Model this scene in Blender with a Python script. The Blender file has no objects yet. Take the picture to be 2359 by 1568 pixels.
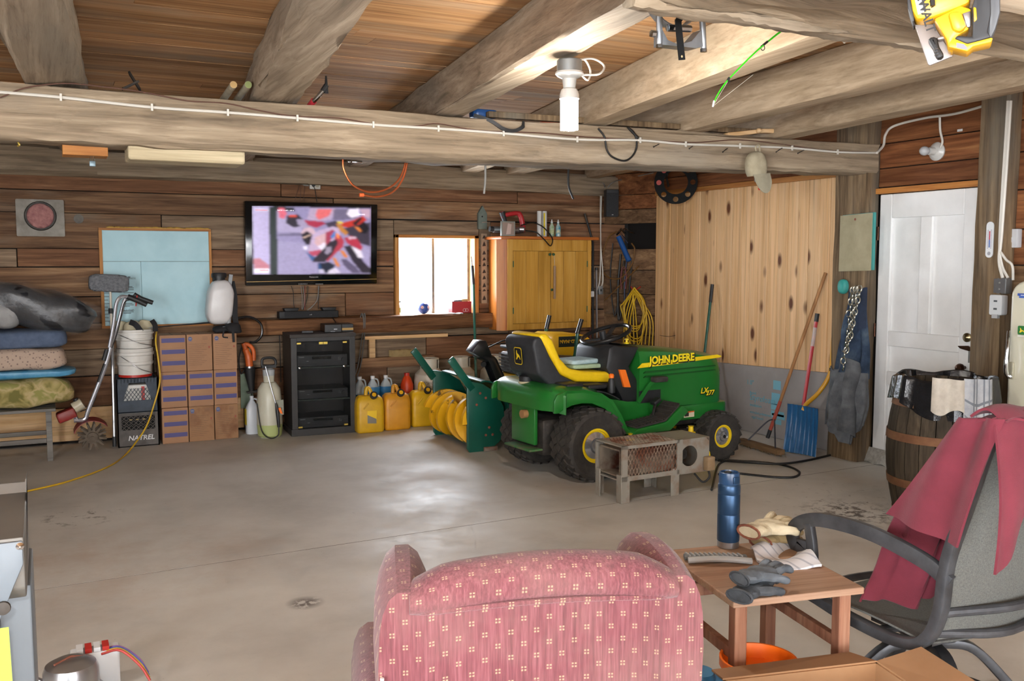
import bpy, bmesh, math, random
from mathutils import Vector as V, Matrix
random.seed(7)
S = bpy.context.scene
COL = S.collection
# ------------------------------------------------------------------ camera
CAM_H, F_PX, W_PX, H_PX = 1.52, 2150.0, 2359.0, 1568.0
YAW, PITCH = math.radians(26.5), math.radians(4.9)      # looks right of the back wall's normal and a little down
cam = bpy.data.cameras.new('camera'); cam_o = bpy.data.objects.new('camera', cam); COL.objects.link(cam_o)
cam.sensor_width = 36.0; cam.lens = 36.0 * F_PX / W_PX; cam.clip_start = 0.02
cam_o.location = (0, 0, CAM_H); cam_o.rotation_euler = (math.pi/2 - PITCH, 0, -YAW)
S.camera = cam_o
# ------------------------------------------------------------------ daylight, flash, exposure
w = bpy.data.worlds.new('overcast_sky'); S.world = w; w.use_nodes = True
w.node_tree.nodes['Background'].inputs[0].default_value = (0.93, 0.96, 1.0, 1)
w.node_tree.nodes['Background'].inputs[1].default_value = 4.0
S.view_settings.view_transform = 'Standard'; S.view_settings.look = 'None'
S.view_settings.exposure = 0.58; S.view_settings.gamma = 1.0
cy = S.cycles; cy.max_bounces = 5; cy.diffuse_bounces = 3; cy.glossy_bounces = 2; cy.transmission_bounces = 2; cy.transparent_max_bounces = 8; cy.caustics_reflective = False; cy.caustics_refractive = False; cy.use_adaptive_sampling = True; cy.adaptive_threshold = .09; cy.adaptive_min_samples = 14; cy.sample_clamp_indirect = 6
def lamp(name, kind, loc, energy, col=(1, 1, 1), rot=(0, 0, 0), **kw):
    l = bpy.data.lights.new(name, kind); l.energy = energy; l.color = col
    for k, v in kw.items(): setattr(l, k, v)
    o = bpy.data.objects.new(name, l); COL.objects.link(o); o.location = loc; o.rotation_euler = rot
    return o
# the photographer's flash, just above and left of the lens
lamp('camera_flash', 'SPOT', (-0.10, -0.06, 1.70), 62, (1.0, 0.97, 0.93), (math.pi/2 - PITCH + .03, 0, -YAW), spot_size=2.2, spot_blend=0.9, shadow_soft_size=0.035)
# daylight added behind the camera, through an unseen opening, to brighten the room
lamp('added_rear_daylight', 'AREA', (1.2, -5.3, 1.35), 230, (0.93, 0.96, 1.0), (math.pi/2, 0, 0), shape='RECTANGLE', size=5.0, size_y=2.3)
# unseen opening in the left wall, added so daylight reaches the right wall
lamp('added_side_daylight', 'AREA', (-3.3, -2.2, 1.25), 520, (0.95, 0.97, 1.0), (math.pi/2, 0, -math.pi/2), shape='RECTANGLE', size=3.9, size_y=2.2)
# daylight of the small window in the back wall
lamp('window_daylight', 'AREA', (3.42, 8.62, 1.40), 45, (0.80, 0.89, 1.0), (-math.pi/2, 0, 0), shape='RECTANGLE', size=0.8, size_y=0.7)
# ------------------------------------------------------------------ measuring: a photo pixel on a known plane gives a point in the room
_f = V((math.sin(YAW)*math.cos(PITCH), math.cos(YAW)*math.cos(PITCH), -math.sin(PITCH)))
_r = V((math.cos(YAW), -math.sin(YAW), 0)); _u = _r.cross(_f); _c = V((0, 0, CAM_H))
def _ray(x, y): return _f + _r*((x - W_PX/2)/F_PX) - _u*((y - H_PX/2)/F_PX)
def G(x, y, z=0.0): d = _ray(x, y); return _c + d*((z - CAM_H)/d.z)      # on a level plane
def B(x, y, Y=8.5): d = _ray(x, y); return _c + d*(Y/d.y)                 # on a plane parallel to the back wall
def R(x, y, X=5.6): d = _ray(x, y); return _c + d*(X/d.x)                 # on a plane parallel to the right wall
# ------------------------------------------------------------------ helpers: materials
MATS = {}
def lin(c):
    if isinstance(c, str):
        c = [int(c[i:i+2], 16)/255 for i in (0, 2, 4)]
        return tuple((x/12.92 if x <= .04045 else ((x+.055)/1.055)**2.4) for x in c) + (1,)
    return tuple(c) + (1,) if len(c) == 3 else tuple(c)
def nt(name):
    m = bpy.data.materials.new(name); m.use_nodes = True; MATS[name] = m
    t = m.node_tree; return m, t, t.nodes['Principled BSDF']
def N(t, kind, **kw):
    n = t.nodes.new(kind)
    for k, v in kw.items():
        if k in n.inputs.keys() if isinstance(k, str) else False: n.inputs[k].default_value = v
        else: setattr(n, k, v)
    return n
def ramp(t, fac, stops):
    r = t.nodes.new('ShaderNodeValToRGB'); e = r.color_ramp.elements
    while len(e) < len(stops): e.new(0.5)
    for i, (p, c) in enumerate(stops): e[i].position = p; e[i].color = lin(c)
    t.links.new(fac, r.inputs[0]); return r.outputs[0]
def mix(t, fac, a, b, mode='MIX'):
    m = t.nodes.new('ShaderNodeMix'); m.data_type = 'RGBA'; m.blend_type = mode
    for k, s in ((0, fac), (6, a), (7, b)):
        if hasattr(s, 'links') or hasattr(s, 'is_linked'): t.links.new(s, m.inputs[k])
        else: m.inputs[k].default_value = s
    return m.outputs[2]
def coords(t, scale=(1, 1, 1), rnd=True):
    tc = t.nodes.new('ShaderNodeTexCoord'); mp = t.nodes.new('ShaderNodeMapping')
    mp.inputs['Scale'].default_value = scale
    if rnd:
        oi = t.nodes.new('ShaderNodeObjectInfo'); mu = t.nodes.new('ShaderNodeMath'); mu.operation = 'MULTIPLY'; mu.inputs[1].default_value = 57.3
        t.links.new(oi.outputs['Random'], mu.inputs[0]); ad = t.nodes.new('ShaderNodeVectorMath')
        t.links.new(tc.outputs['Object'], ad.inputs[0]); t.links.new(mu.outputs[0], ad.inputs[1]); t.links.new(ad.outputs[0], mp.inputs[0])
    else: t.links.new(tc.outputs['Object'], mp.inputs[0])
    return mp.outputs[0]
def noise(t, vec, scale, detail=4, rough=.55, dist=0):
    n = t.nodes.new('ShaderNodeTexNoise'); n.inputs['Scale'].default_value = scale; n.inputs['Detail'].default_value = detail
    n.inputs['Roughness'].default_value = rough; n.inputs['Distortion'].default_value = dist; t.links.new(vec, n.inputs['Vector']); return n.outputs[0]
def bump(t, b, h, strength=.3, dist=.01):
    n = t.nodes.new('ShaderNodeBump'); n.inputs['Strength'].default_value = strength; n.inputs['Distance'].default_value = dist
    t.links.new(h, n.inputs['Height']); t.links.new(n.outputs[0], b.inputs['Normal'])
def P(name, c=None, c2=None, sc=12, rough=.55, metal=0, bmp=0, bsc=None, emit=0, alpha=1, trans=0, lo=.35, hi=.68, coat=0, spec=None, sheen=0):
    """plain painted, plastic, metal or cloth surface with a soft noise variation and fine relief"""
    if name in MATS: return MATS[name]
    m, t, b = nt(name); v = coords(t)
    if c2 is not None: t.links.new(ramp(t, noise(t, v, sc, 5, .6), [(lo, c), (hi, c2)]), b.inputs['Base Color'])
    else: b.inputs['Base Color'].default_value = lin(c)
    b.inputs['Roughness'].default_value = rough; b.inputs['Metallic'].default_value = metal
    if bmp: bump(t, b, noise(t, v, bsc or sc*3, 5, .6), bmp, .006)
    if emit: b.inputs['Emission Color'].default_value = lin(c); b.inputs['Emission Strength'].default_value = emit
    if alpha < 1: b.inputs['Alpha'].default_value = alpha
    if trans: b.inputs['Transmission Weight'].default_value = trans
    if coat: b.inputs['Coat Weight'].default_value = coat; b.inputs['Coat Roughness'].default_value = .08
    if spec is not None: b.inputs['Specular IOR Level'].default_value = spec
    if sheen: b.inputs['Sheen Weight'].default_value = sheen
    return m
def WOOD(name, cols, axis=0, sc=1.0, rough=.75, bmp=.35, stain=None, stain_lo=.5, knots=None, kscale=2.2, ksize=.09, tint=.5, long=.06, fine=.75):
    """sawn wood: grain stretched along one axis, patchy weathering, a tint of its own for every board"""
    if name in MATS: return MATS[name]
    m, t, b = nt(name); s = [1, 1, 1]; s[axis] = long
    v = coords(t, tuple(s)); g = noise(t, v, 22*sc, 7, .62, .6); n = len(cols)
    c = ramp(t, g, [(.28 + .46*i/(n-1), x) for i, x in enumerate(cols)])
    s2 = [1, 1, 1]; s2[axis] = .25; v2 = coords(t, tuple(s2))
    if stain: c = mix(t, ramp(t, noise(t, v2, 3.2*sc, 5, .6), [(stain_lo, (0, 0, 0)), (stain_lo + .22, (1, 1, 1))]), c, lin(stain))
    s4 = [1, 1, 1]; s4[axis] = .018; c = mix(t, fine, c, ramp(t, noise(t, coords(t, tuple(s4)), 75*sc, 4, .7), [(.32, (.62, .60, .58)), (.48, (.95,)*3), (.7, (1.08,)*3)]), 'MULTIPLY')
    oi = t.nodes.new('ShaderNodeObjectInfo'); hs = t.nodes.new('ShaderNodeHueSaturation'); mr = t.nodes.new('ShaderNodeMapRange')
    mr.inputs[3].default_value = 1 - tint/2; mr.inputs[4].default_value = 1 + tint/2
    t.links.new(oi.outputs['Random'], mr.inputs[0]); t.links.new(mr.outputs[0], hs.inputs['Value']); t.links.new(c, hs.inputs['Color']); c = hs.outputs[0]
    if knots:
        s3 = [1, 1, 1]; s3[axis] = .45; vo = t.nodes.new('ShaderNodeTexVoronoi'); vo.inputs['Scale'].default_value = kscale
        t.links.new(coords(t, tuple(s3)), vo.inputs['Vector'])
        c = mix(t, ramp(t, vo.outputs['Distance'], [(ksize*.45, (1, 1, 1)), (ksize, (0, 0, 0))]), c, lin(knots))
    t.links.new(c, b.inputs['Base Color']); b.inputs['Roughness'].default_value = rough; b.inputs['Specular IOR Level'].default_value = .25
    bump(t, b, g, bmp, .008); return m
def PRINT(name, emit=0, rough=.6):
    """flat print: colours stored per face of the print's own mesh"""
    if name in MATS: return MATS[name]
    m, t, b = nt(name); a = t.nodes.new('ShaderNodeVertexColor'); a.layer_name = 'ink'
    t.links.new(a.outputs[0], b.inputs['Base Color']); b.inputs['Roughness'].default_value = rough
    if emit: t.links.new(a.outputs[0], b.inputs['Emission Color']); b.inputs['Emission Strength'].default_value = emit; b.inputs['Base Color'].default_value = (0, 0, 0, 1)
    return m
# ------------------------------------------------------------------ helpers: meshes
def frame(d, up=V((0, 0, 1))):
    d = V(d).normalized(); s = d.cross(up)
    if s.length < 1e-4: s = d.cross(V((1, 0, 0)))
    s.normalize(); return s, s.cross(d)
WC = {}
def world_shift(o):
    while o is not None and o.parent is not None: o = o.parent
    return WC.get(o.name, (0, 0, 0)) if o is not None else (0, 0, 0)
class MB:
    def __init__(s): s.v = []; s.f = []; s.c = []
    def add(s, vs, fs, col=None):
        k = len(s.v); s.v += [tuple(x) for x in vs]; s.f += [tuple(i + k for i in f) for f in fs]; s.c += [col]*len(fs); return s
    def box(s, c, d, rz=0, rot=None, taper=1.0, col=None):
        c = V(c); M = rot if rot is not None else Matrix.Rotation(rz, 3, 'Z'); q = []
        for z in (-.5, .5):
            k = taper if z > 0 else 1
            for x, y in ((-.5, -.5), (.5, -.5), (.5, .5), (-.5, .5)): q.append(c + M @ V((x*d[0]*k, y*d[1]*k, z*d[2])))
        return s.add(q, [(0, 3, 2, 1), (4, 5, 6, 7), (0, 1, 5, 4), (1, 2, 6, 5), (2, 3, 7, 6), (3, 0, 4, 7)], col)
    def bb(s, a, b): return s.box([(x + y)/2 for x, y in zip(a, b)], [abs(y - x) for x, y in zip(a, b)])
    def loft(s, rings, closed=False, cap=True):
        n = len(rings[0]); vs = [p for r in rings for p in r]; fs = []; m = len(rings)
        for i in range(m if closed else m - 1):
            j = (i + 1) % m
            for k in range(n): l = (k + 1) % n; fs.append((i*n + k, i*n + l, j*n + l, j*n + k))
        if cap and not closed: fs.append(tuple(range(n - 1, -1, -1))); fs.append(tuple((m - 1)*n + k for k in range(n)))
        return s.add(vs, fs)
    def tube(s, pts, r, n=8, closed=False, flat=1.0, up=None):
        pts = [V(p) for p in pts]; m = len(pts); rs = r if isinstance(r, (list, tuple)) else [r]*m; rings = []; pu = None
        for i, p in enumerate(pts):
            a = pts[(i - 1) % m] if closed or i else p; b = pts[(i + 1) % m] if closed or i < m - 1 else p
            d = b - a; d = d.normalized() if d.length else V((0, 0, 1))
            if up is not None: sx, sy = frame(d, V(up))
            elif pu is None: sx, sy = frame(d)
            else:
                sx = d.cross(pu)
                sx = sx.normalized() if sx.length > 1e-5 else frame(d)[0]; sy = sx.cross(d)
            pu = sy
            rings.append([p + sx*(math.cos(2*math.pi*k/n)*rs[i]) + sy*(math.sin(2*math.pi*k/n)*rs[i]*flat) for k in range(n)])
        return s.loft(rings, closed)
    def bar(s, pts, w, h, up=(0, 0, 1)):
        """rectangular bar swept along points; w across, h along up"""
        pts = [V(p) for p in pts]; m = len(pts); rings = []
        for i, p in enumerate(pts):
            d = (pts[min(i + 1, m - 1)] - pts[max(i - 1, 0)]); sx, sy = frame(d, V(up))
            rings.append([p + sx*a*w/2 + sy*b*h/2 for a, b in ((-1, -1), (1, -1), (1, 1), (-1, 1))])
        return s.loft(rings)
    def cyl(s, a, b, r, r2=None, n=16): return s.tube([a, b], [r, r if r2 is None else r2], n)
    def lathe(s, prof, n=24, c=(0, 0, 0), ax=(0, 0, 1), cap=True):
        c = V(c); ax = V(ax).normalized(); x, y = frame(ax, V((0, 1, 0)) if abs(ax.y) < .9 else V((0, 0, 1)))
        rings = [[c + ax*z + x*(math.cos(2*math.pi*k/n)*r) + y*(math.sin(2*math.pi*k/n)*r) for k in range(n)] for r, z in prof]
        return s.loft(rings, cap=cap)
    def prism(s, poly, d0, d1, o=(0, 0, 0), ax=(1, 0, 0), ay=(0, 0, 1), az=(0, 1, 0), col=None):
        """a 2-D outline (ax, ay) given thickness from d0 to d1 along az"""
        o, ax, ay, az = V(o), V(ax), V(ay), V(az); n = len(poly)
        q = [o + ax*x + ay*y + az*d for d in (d0, d1) for x, y in poly]
        fs = [tuple(range(n)), tuple(range(2*n - 1, n - 1, -1))] + [(k, n + k, n + (k + 1) % n, (k + 1) % n) for k in range(n)]
        return s.add(q, fs, col)
    def flat(s, poly, o, ax, ay, col=None, off=0.0):
        o, ax, ay = V(o), V(ax), V(ay); nn = ax.cross(ay).normalized()
        return s.add([o + ax*x + ay*y + nn*off for x, y in poly], [tuple(range(len(poly)))], col)
    def rect(s, x0, y0, x1, y1, o, ax, ay, col=None, off=0.0): return s.flat([(x0, y0), (x1, y0), (x1, y1), (x0, y1)], o, ax, ay, col, off)
    def ell(s, c, r, n=14, m=9, rot=None, e=1.0):
        c = V(c); q = []; pw = lambda x: math.copysign(abs(x)**e, x)
        for i in range(m + 1):
            a = math.pi*i/m - math.pi/2; a = max(-1.566, min(1.566, a))
            for k in range(n):
                b = 2*math.pi*k/n; p = V((pw(math.cos(a))*pw(math.cos(b))*r[0], pw(math.cos(a))*pw(math.sin(b))*r[1], pw(math.sin(a))*r[2]))
                q.append(c + (rot @ p if rot is not None else p))
        return s.loft([q[i*n:(i + 1)*n] for i in range(m + 1)])
    def sheet(s, fn, nu, nv, th=.004):
        """a cloth or sheet-metal surface fn(u, v) given real thickness"""
        p = [[V(fn(i/nu, j/nv)) for j in range(nv + 1)] for i in range(nu + 1)]; q = []; 
        for sgn in (0, 1):
            for i in range(nu + 1):
                for j in range(nv + 1):
                    du = p[min(i + 1, nu)][j] - p[max(i - 1, 0)][j]; dv = p[i][min(j + 1, nv)] - p[i][max(j - 1, 0)]
                    nn = du.cross(dv); nn = nn.normalized() if nn.length else V((0, 0, 1)); q.append(p[i][j] + nn*(th*sgn))
        K = (nu + 1)*(nv + 1); a = lambda i, j: i*(nv + 1) + j; fs = []
        for i in range(nu):
            for j in range(nv): fs += [(a(i, j), a(i, j + 1), a(i + 1, j + 1), a(i + 1, j)), tuple(K + x for x in (a(i, j), a(i + 1, j), a(i + 1, j + 1), a(i, j + 1)))]
        ed = [a(i, 0) for i in range(nu)] + [a(nu, j) for j in range(nv)] + [a(i, nv) for i in range(nu, 0, -1)] + [a(0, j) for j in range(nv, 0, -1)]
        for x, y in zip(ed, ed[1:] + ed[:1]): fs.append((x, y, K + y, K + x))
        return s.add(q, fs)
    def log(s, a, b, w, h, seg=14, wob=.012, n=14, e=.45, seed=0):
        """hewn timber: rounded square section that wanders along its length"""
        rg = random.Random(seed); a, b = V(a), V(b); sx, sy = frame(b - a); rings = []; ph = [rg.uniform(0, 6.3) for _ in range(n)]; fr = [rg.uniform(1.5, 5) for _ in range(n)]
        pw = lambda x: math.copysign(abs(x)**e, x)
        for i in range(seg + 1):
            t = i/seg; p = a.lerp(b, t); ring = []
            for k in range(n):
                g = 2*math.pi*k/n; j = wob*(math.sin(ph[k] + t*fr[k]*4) + rg.uniform(-.7, .7)); j2 = wob*(math.sin(ph[(k*5) % n] + t*fr[k]*3.1) + rg.uniform(-.6, .6))
                ring.append(p + sx*(pw(math.cos(g))*w/2 + j) + sy*(pw(math.sin(g))*h/2 + j2))
            rings.append(ring)
        return s.loft(rings)
    def obj(s, name, mat, parent=None, smooth=True, bevel=0, seg=2, ang=.55, label=None, kind=None):
        sh = world_shift(parent)
        me = bpy.data.meshes.new(name); me.from_pydata([(x - sh[0], y - sh[1], z - sh[2]) for x, y, z in s.v], [], s.f); me.validate()
        if any(x is not None for x in s.c) and len(s.c) == len(me.polygons):
            at = me.color_attributes.new('ink', 'FLOAT_COLOR', 'CORNER'); i = 0
            for p, c in zip(me.polygons, s.c):
                cc = lin(c) if c is not None else (1, 1, 1, 1)
                for l in p.loop_indices: at.data[l].color = cc
        bm = bmesh.new(); bm.from_mesh(me)
        if not any(x is not None for x in s.c): bmesh.ops.recalc_face_normals(bm, faces=bm.faces)
        if bevel:
            ee = [x for x in bm.edges if len(x.link_faces) == 2 and x.calc_face_angle(0) > ang]
            if ee: bmesh.ops.bevel(bm, geom=ee, offset=bevel, segments=seg, profile=.5, affect='EDGES', clamp_overlap=True)
        if smooth:
            for fc in bm.faces: fc.smooth = True
            for x in bm.edges:
                if len(x.link_faces) == 2 and x.calc_face_angle(0) > .62: x.smooth = False
        bm.to_mesh(me); bm.free(); me.materials.append(mat)
        o = bpy.data.objects.new(name, me); COL.objects.link(o); o.parent = parent
        if label: o['label'] = label
        if kind: o['kind'] = kind
        return o
def tag(o, label, cat, group=None, kind=None):
    o['label'] = label; o['category'] = cat
    if group: o['group'] = group
    if kind: o['kind'] = kind
    return o
def T(name, label, cat, loc=(0, 0, 0), rz=0, group=None, kind=None, rot=None, wc=False):
    o = bpy.data.objects.new(name, None); COL.objects.link(o); o.empty_display_size = .05
    o.location = loc; o.rotation_euler = rot if rot is not None else (0, 0, rz)
    if wc: WC[o.name] = tuple(loc)        # parts of this thing are given in room coordinates
    return tag(o, label, cat, group, kind)
def ST(name, label=None):
    o = bpy.data.objects.new(name, None); COL.objects.link(o); o['kind'] = 'structure'
    if label: o['label'] = label
    return o
def copy_tree(o, parent=None):
    c = o.copy(); COL.objects.link(c); c.parent = parent
    for ch in list(o.children): copy_tree(ch, c)
    return c
def TEXT(body, size, o, ax, ay, mat, parent=None, name='lettering', ext=.0006, shear=0, bold=0, align='LEFT', sx=1.0):
    cu = bpy.data.curves.new(name, 'FONT'); cu.body = body; cu.size = size; cu.extrude = ext; cu.shear = shear; cu.offset = bold; cu.align_x = align; cu.resolution_u = 2
    tmp = bpy.data.objects.new('tmp', cu); me = bpy.data.meshes.new_from_object(tmp); bpy.data.objects.remove(tmp)
    ob = bpy.data.objects.new(name, me); COL.objects.link(ob); me.materials.clear(); me.materials.append(mat); ob.parent = parent
    ax = V(ax).normalized(); ay = V(ay).normalized(); az = ax.cross(ay).normalized()
    M = Matrix(((ax.x*sx, ay.x, az.x, 0), (ax.y*sx, ay.y, az.y, 0), (ax.z*sx, ay.z, az.z, 0), (0, 0, 0, 1))); M.translation = V(o) - V(world_shift(parent)); ob.matrix_local = M
    return ob
def spline(pts, k=6):
    """smooth curve through points"""
    p = [V(x) for x in pts]; p = [p[0]*2 - p[1]] + p + [p[-1]*2 - p[-2]]; out = []
    for i in range(1, len(p) - 2):
        a, b, c, d = p[i-1:i+3]
        for j in range(k):
            t = j/k; out.append(((b*2) + (c - a)*t + (a*2 - b*5 + c*4 - d)*t*t + (b*3 - a - c*3 + d)*t**3)*.5)
    return out + [p[-2]]
def rr(x0, y0, x1, y1, r, k=4):
    """rounded rectangle outline"""
    o = []
    for cx, cy, a in ((x1 - r, y0 + r, -90), (x1 - r, y1 - r, 0), (x0 + r, y1 - r, 90), (x0 + r, y0 + r, 180)):
        for i in range(k + 1): q = math.radians(a + 90*i/k); o.append((cx + r*math.cos(q), cy + r*math.sin(q)))
    return o
def circ(cx, cy, r, n=20, ry=None): return [(cx + r*math.cos(2*math.pi*i/n), cy + (ry or r)*math.sin(2*math.pi*i/n)) for i in range(n)]
X_, Y_, Z_ = V((1, 0, 0)), V((0, 1, 0)), V((0, 0, 1))
# ================================================================== the setting
BACK, RIGHT, LEFT, FRONT, CEIL = 8.5, 5.6, -3.4, -5.5, 2.60
m_old = WOOD('old_plank_wood', ['4a3524', '6b4f39', '87674b', 'a08262'], 0, 1.0, .8, .4, stain='857868', stain_lo=.54, knots='1c110b', kscale=1.9, ksize=.07, tint=.38)
m_oldg = WOOD('old_plank_wood_grey', ['4d3f31', '6f5c4a', '8a755f', 'a08a72'], 0, 1.1, .85, .4, stain='7d6a55', stain_lo=.5, knots='241a12', kscale=1.7, ksize=.08, tint=.3)
m_oldr = WOOD('old_plank_wood_red', ['4c3221', '6b4a33', '845f44', '9b785a'], 0, .9, .8, .35, stain='7f6b58', stain_lo=.58, knots='1c110b', kscale=2.1, ksize=.07, tint=.3)
m_oldy = WOOD('old_plank_wood_side', ['43311f', '644a33', '7d6146', '95795a'], 1, 1.0, .8, .4, stain='5d554b', stain_lo=.56, tint=.5)
m_red = WOOD('reddish_plank_wood', ['4a2a18', '6b4025', '875735', 'a07149'], 1, .8, .8, .3, tint=.4)
m_hewn = WOOD('hewn_timber_wood', ['66594a', '867662', '9c8b75', 'b3a38c'], 0, .8, .85, .6, stain='8f8577', stain_lo=.5, tint=.2)
m_hewny = WOOD('hewn_joist_wood', ['776a58', '978673', 'ae9d88', 'c4b4a0'], 1, .8, .85, .6, stain='94897a', stain_lo=.5, tint=.3)
m_joist = WOOD('sawn_joist_wood', ['8f7c64', 'a59178', 'b7a38a', 'c6b49c'], 1, .8, .8, .2, stain='9d8f7a', stain_lo=.5, tint=.2, fine=.6)
m_ceil = WOOD('ceiling_board_wood', ['8c6542', 'aa7d53', 'bf9468', 'cea87d'], 0, .9, .8, .25, stain='a99279', stain_lo=.5, tint=.55)
m_post = WOOD('post_wood', ['3c3023', '64523d', '826d53', '9a8466'], 2, .9, .85, .5, stain='6e665a', tint=.15)
m_pine = WOOD('knotty_pine', ['c39763', 'd6ab79', 'e0b98b', 'e7c59a'], 2, .55, .55, .12, knots='5e3417', kscale=5.6, ksize=.20, tint=.18, long=.035)
m_pale = WOOD('pale_new_wood', ['b78d5e', 'cda574', 'd9b588', 'e0c198'], 0, .7, .65, .15, tint=.2)
m_trim = WOOD('orange_pine_trim', ['8a5526', 'ad7138', 'bd8446', 'c89558'], 1, .8, .55, .15, tint=.15)
m_palex = WOOD('weathered_pale_wood', ['8f8064', 'a8997b', 'b9ab8d', 'c6b99c'], 0, .8, .8, .25, tint=.1)
m_trimx = WOOD('orange_pine_trim_back', ['8a5526', 'ad7138', 'bd8446', 'c89558'], 0, .8, .55, .15, tint=.15)
m_trimz = WOOD('orange_pine_trim_upright', ['9a6330', 'b87d42', 'c69050', 'cf9f62'], 2, .8, .55, .15, tint=.15)
m_dark = P('dark_backing', '120d09', rough=.95)
m_outw = P('grey_outer_boards', '55504a', '6a655d', 6, .9)
# concrete floor: warm grey, rusty and damp patches, worn smooth so that it mirrors the window softly
mm, t, b = nt('worn_concrete'); v = coords(t, rnd=False)
c = ramp(t, noise(t, v, 1.3, 8, .62), [(.3, 'b0aca4'), (.5, 'c3bfb7'), (.7, 'cecbc3')])
c = mix(t, ramp(t, noise(t, v, .55, 5, .6, .5), [(.56, (0, 0, 0)), (.74, (.5, .5, .5))]), c, lin('a98a6c'))
c = mix(t, ramp(t, noise(t, v, 7, 6, .7), [(.66, (0, 0, 0)), (.78, (.55, .55, .55))]), c, lin('6f665a'))
c = mix(t, ramp(t, noise(t, v, 60, 3, .6), [(.68, (0, 0, 0)), (.8, (.35, .35, .35))]), c, lin('5d5346'))
def spot(c, px, py, r, col, ns, thr, op=.85, soft=0):
    p = G(px, py); vm = t.nodes.new('ShaderNodeVectorMath'); vm.operation = 'DISTANCE'; t.links.new(v, vm.inputs[0]); vm.inputs[1].default_value = p
    m1 = ramp(t, vm.outputs['Value'], [(r*.35, (1, 1, 1)), (r, (0, 0, 0))]); m2 = ramp(t, noise(t, v, ns, 5, .7), [(thr, (0, 0, 0)), (thr + .06 + soft, (op,)*3)])
    return mix(t, mix(t, 1.0, m1, m2, 'MULTIPLY'), c, lin(col))
c = spot(c, 1985, 1165, .7, '5a4a3a', 16, .60); c = spot(c, 1965, 1180, .35, '3f3022', 14, .5); c = spot(c, 703, 1388, .09, '4f4035', 16, .42); c = spot(c, 260, 1300, 1.1, 'a88c74', 3, .42, .4, .2); c = spot(c, 180, 1190, .3, '6f675c', 9, .55)
t.links.new(c, b.inputs['Base Color']); b.inputs['Specular IOR Level'].default_value = .5
t.links.new(ramp(t, noise(t, v, 2.1, 6, .65), [(.35, (.45,)*3), (.65, (.68,)*3)]), b.inputs['Roughness'])
bump(t, b, noise(t, v, 35, 6, .6), .10, .004); m_floor = mm
fl = MB().bb((LEFT - .3, FRONT - .3, -.2), (RIGHT + .3, BACK + .3, -.012)).obj('floor', P('joint_grime', '5a4836', '43362a', 9, .9))
fl['kind'] = 'structure'
# saw-cut joint across the slab, from the furnace towards the heater
ja, jb = G(85, 1358), G(1330, 1172); jd = (jb - ja).normalized(); j0 = ja - jd*((ja.x - LEFT + .3)/jd.x); j1 = ja + jd*((RIGHT + .3 - ja.x)/jd.x)
sh = V((-jd.y, jd.x, 0))*.0035
for poly in ([(j0 + sh), (j1 + sh), V((RIGHT + .3, BACK + .3, 0)), V((LEFT - .3, BACK + .3, 0))], [V((LEFT - .3, FRONT - 1.5, 0)), V((RIGHT + .3, FRONT - 1.5, 0)), (j1 - sh), (j0 - sh)]):
    MB().prism([(p.x, p.y) for p in poly], -.012, 0, ax=X_, ay=Y_, az=Z_).obj('concrete_slab', m_floor, fl, smooth=False)
MB().bar([V((j0.x, j0.y, -.006)), V((j1.x, j1.y, -.006))], .008, .0105).obj('joint_filler', P('joint_grime'), fl, smooth=False)
# ---- back wall: wide horizontal planks round the window
wb = ST('wall_back'); MB().bb((LEFT, BACK + .035, 0), (2.98, BACK + .16, 2.9)).bb((3.87, BACK + .035, 0), (RIGHT + .2, BACK + .16, 2.9)).bb((2.98, BACK + .035, 0), (3.87, BACK + .16, .98)).bb((2.98, BACK + .035, 1.762), (3.87, BACK + .16, 2.9)).obj('sheathing', m_dark, wb)
def plank(x0, x1, z0, z1, par, mat, name='plank', y=None, sk=None):
    g = .0035; y = BACK + random.uniform(-.004, .006) if y is None else y; th = .035
    tl, tr = random.uniform(-.004, .004), random.uniform(-.004, .004)
    q = MB().add([(x0 + g, y, z0 + g + tl), (x1 - g, y, z0 + g + tr), (x1 - g, y + th, z0 + g + tr), (x0 + g, y + th, z0 + g + tl), (x0 + g, y, z1 - g + tl), (x1 - g, y, z1 - g + tr), (x1 - g, y + th, z1 - g + tr), (x0 + g, y + th, z1 - g + tl)],
        [(0, 3, 2, 1), (4, 5, 6, 7), (0, 1, 5, 4), (1, 2, 6, 5), (2, 3, 7, 6), (3, 0, 4, 7)])
    return q.obj(name, mat, par, smooth=False, bevel=.003, seg=1)
rows = [.02, .30, .555, .78, 1.0, 1.22, 1.465, 1.615, 1.907, 2.09, 2.22]
cuts = {0: [1.55, 4.4], 1: [-.9, 2.9], 2: [.8, 3.3], 3: [2.0, 4.2], 4: [-.6, 2.5, 4.4], 5: [1.05, 4.6], 6: [-.2, 2.2], 7: [.9, 4.0], 8: [-.7, 2.4], 9: [1.92, 4.3]}
for i in range(10):
    z0, z1 = rows[i], rows[i + 1]; xs = [LEFT] + cuts[i] + [RIGHT]
    mt = m_pale if i == 0 else m_old; tri = (m_old, m_oldr, m_old, m_oldg)
    for x0, x1 in zip(xs, xs[1:]):
        if i == 0 and x0 > 1.2: mt = m_old
        elif i: mt = tri[(i*3 + int(x0*7)) % 4] if i not in (9,) else m_oldr
        hit = z1 > 1.0 and z0 < 1.77 and x1 > 2.98 and x0 < 3.87
        if not hit: plank(x0, x1, z0, z1, wb, mt); continue
        if x0 < 2.98: plank(x0, 2.98, z0, z1, wb, mt)
        if x1 > 3.87: plank(3.87, x1, z0, z1, wb, mt)
        if z1 > 1.78: plank(max(x0, 2.98), min(x1, 3.87), 1.764, z1, wb, mt)
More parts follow.
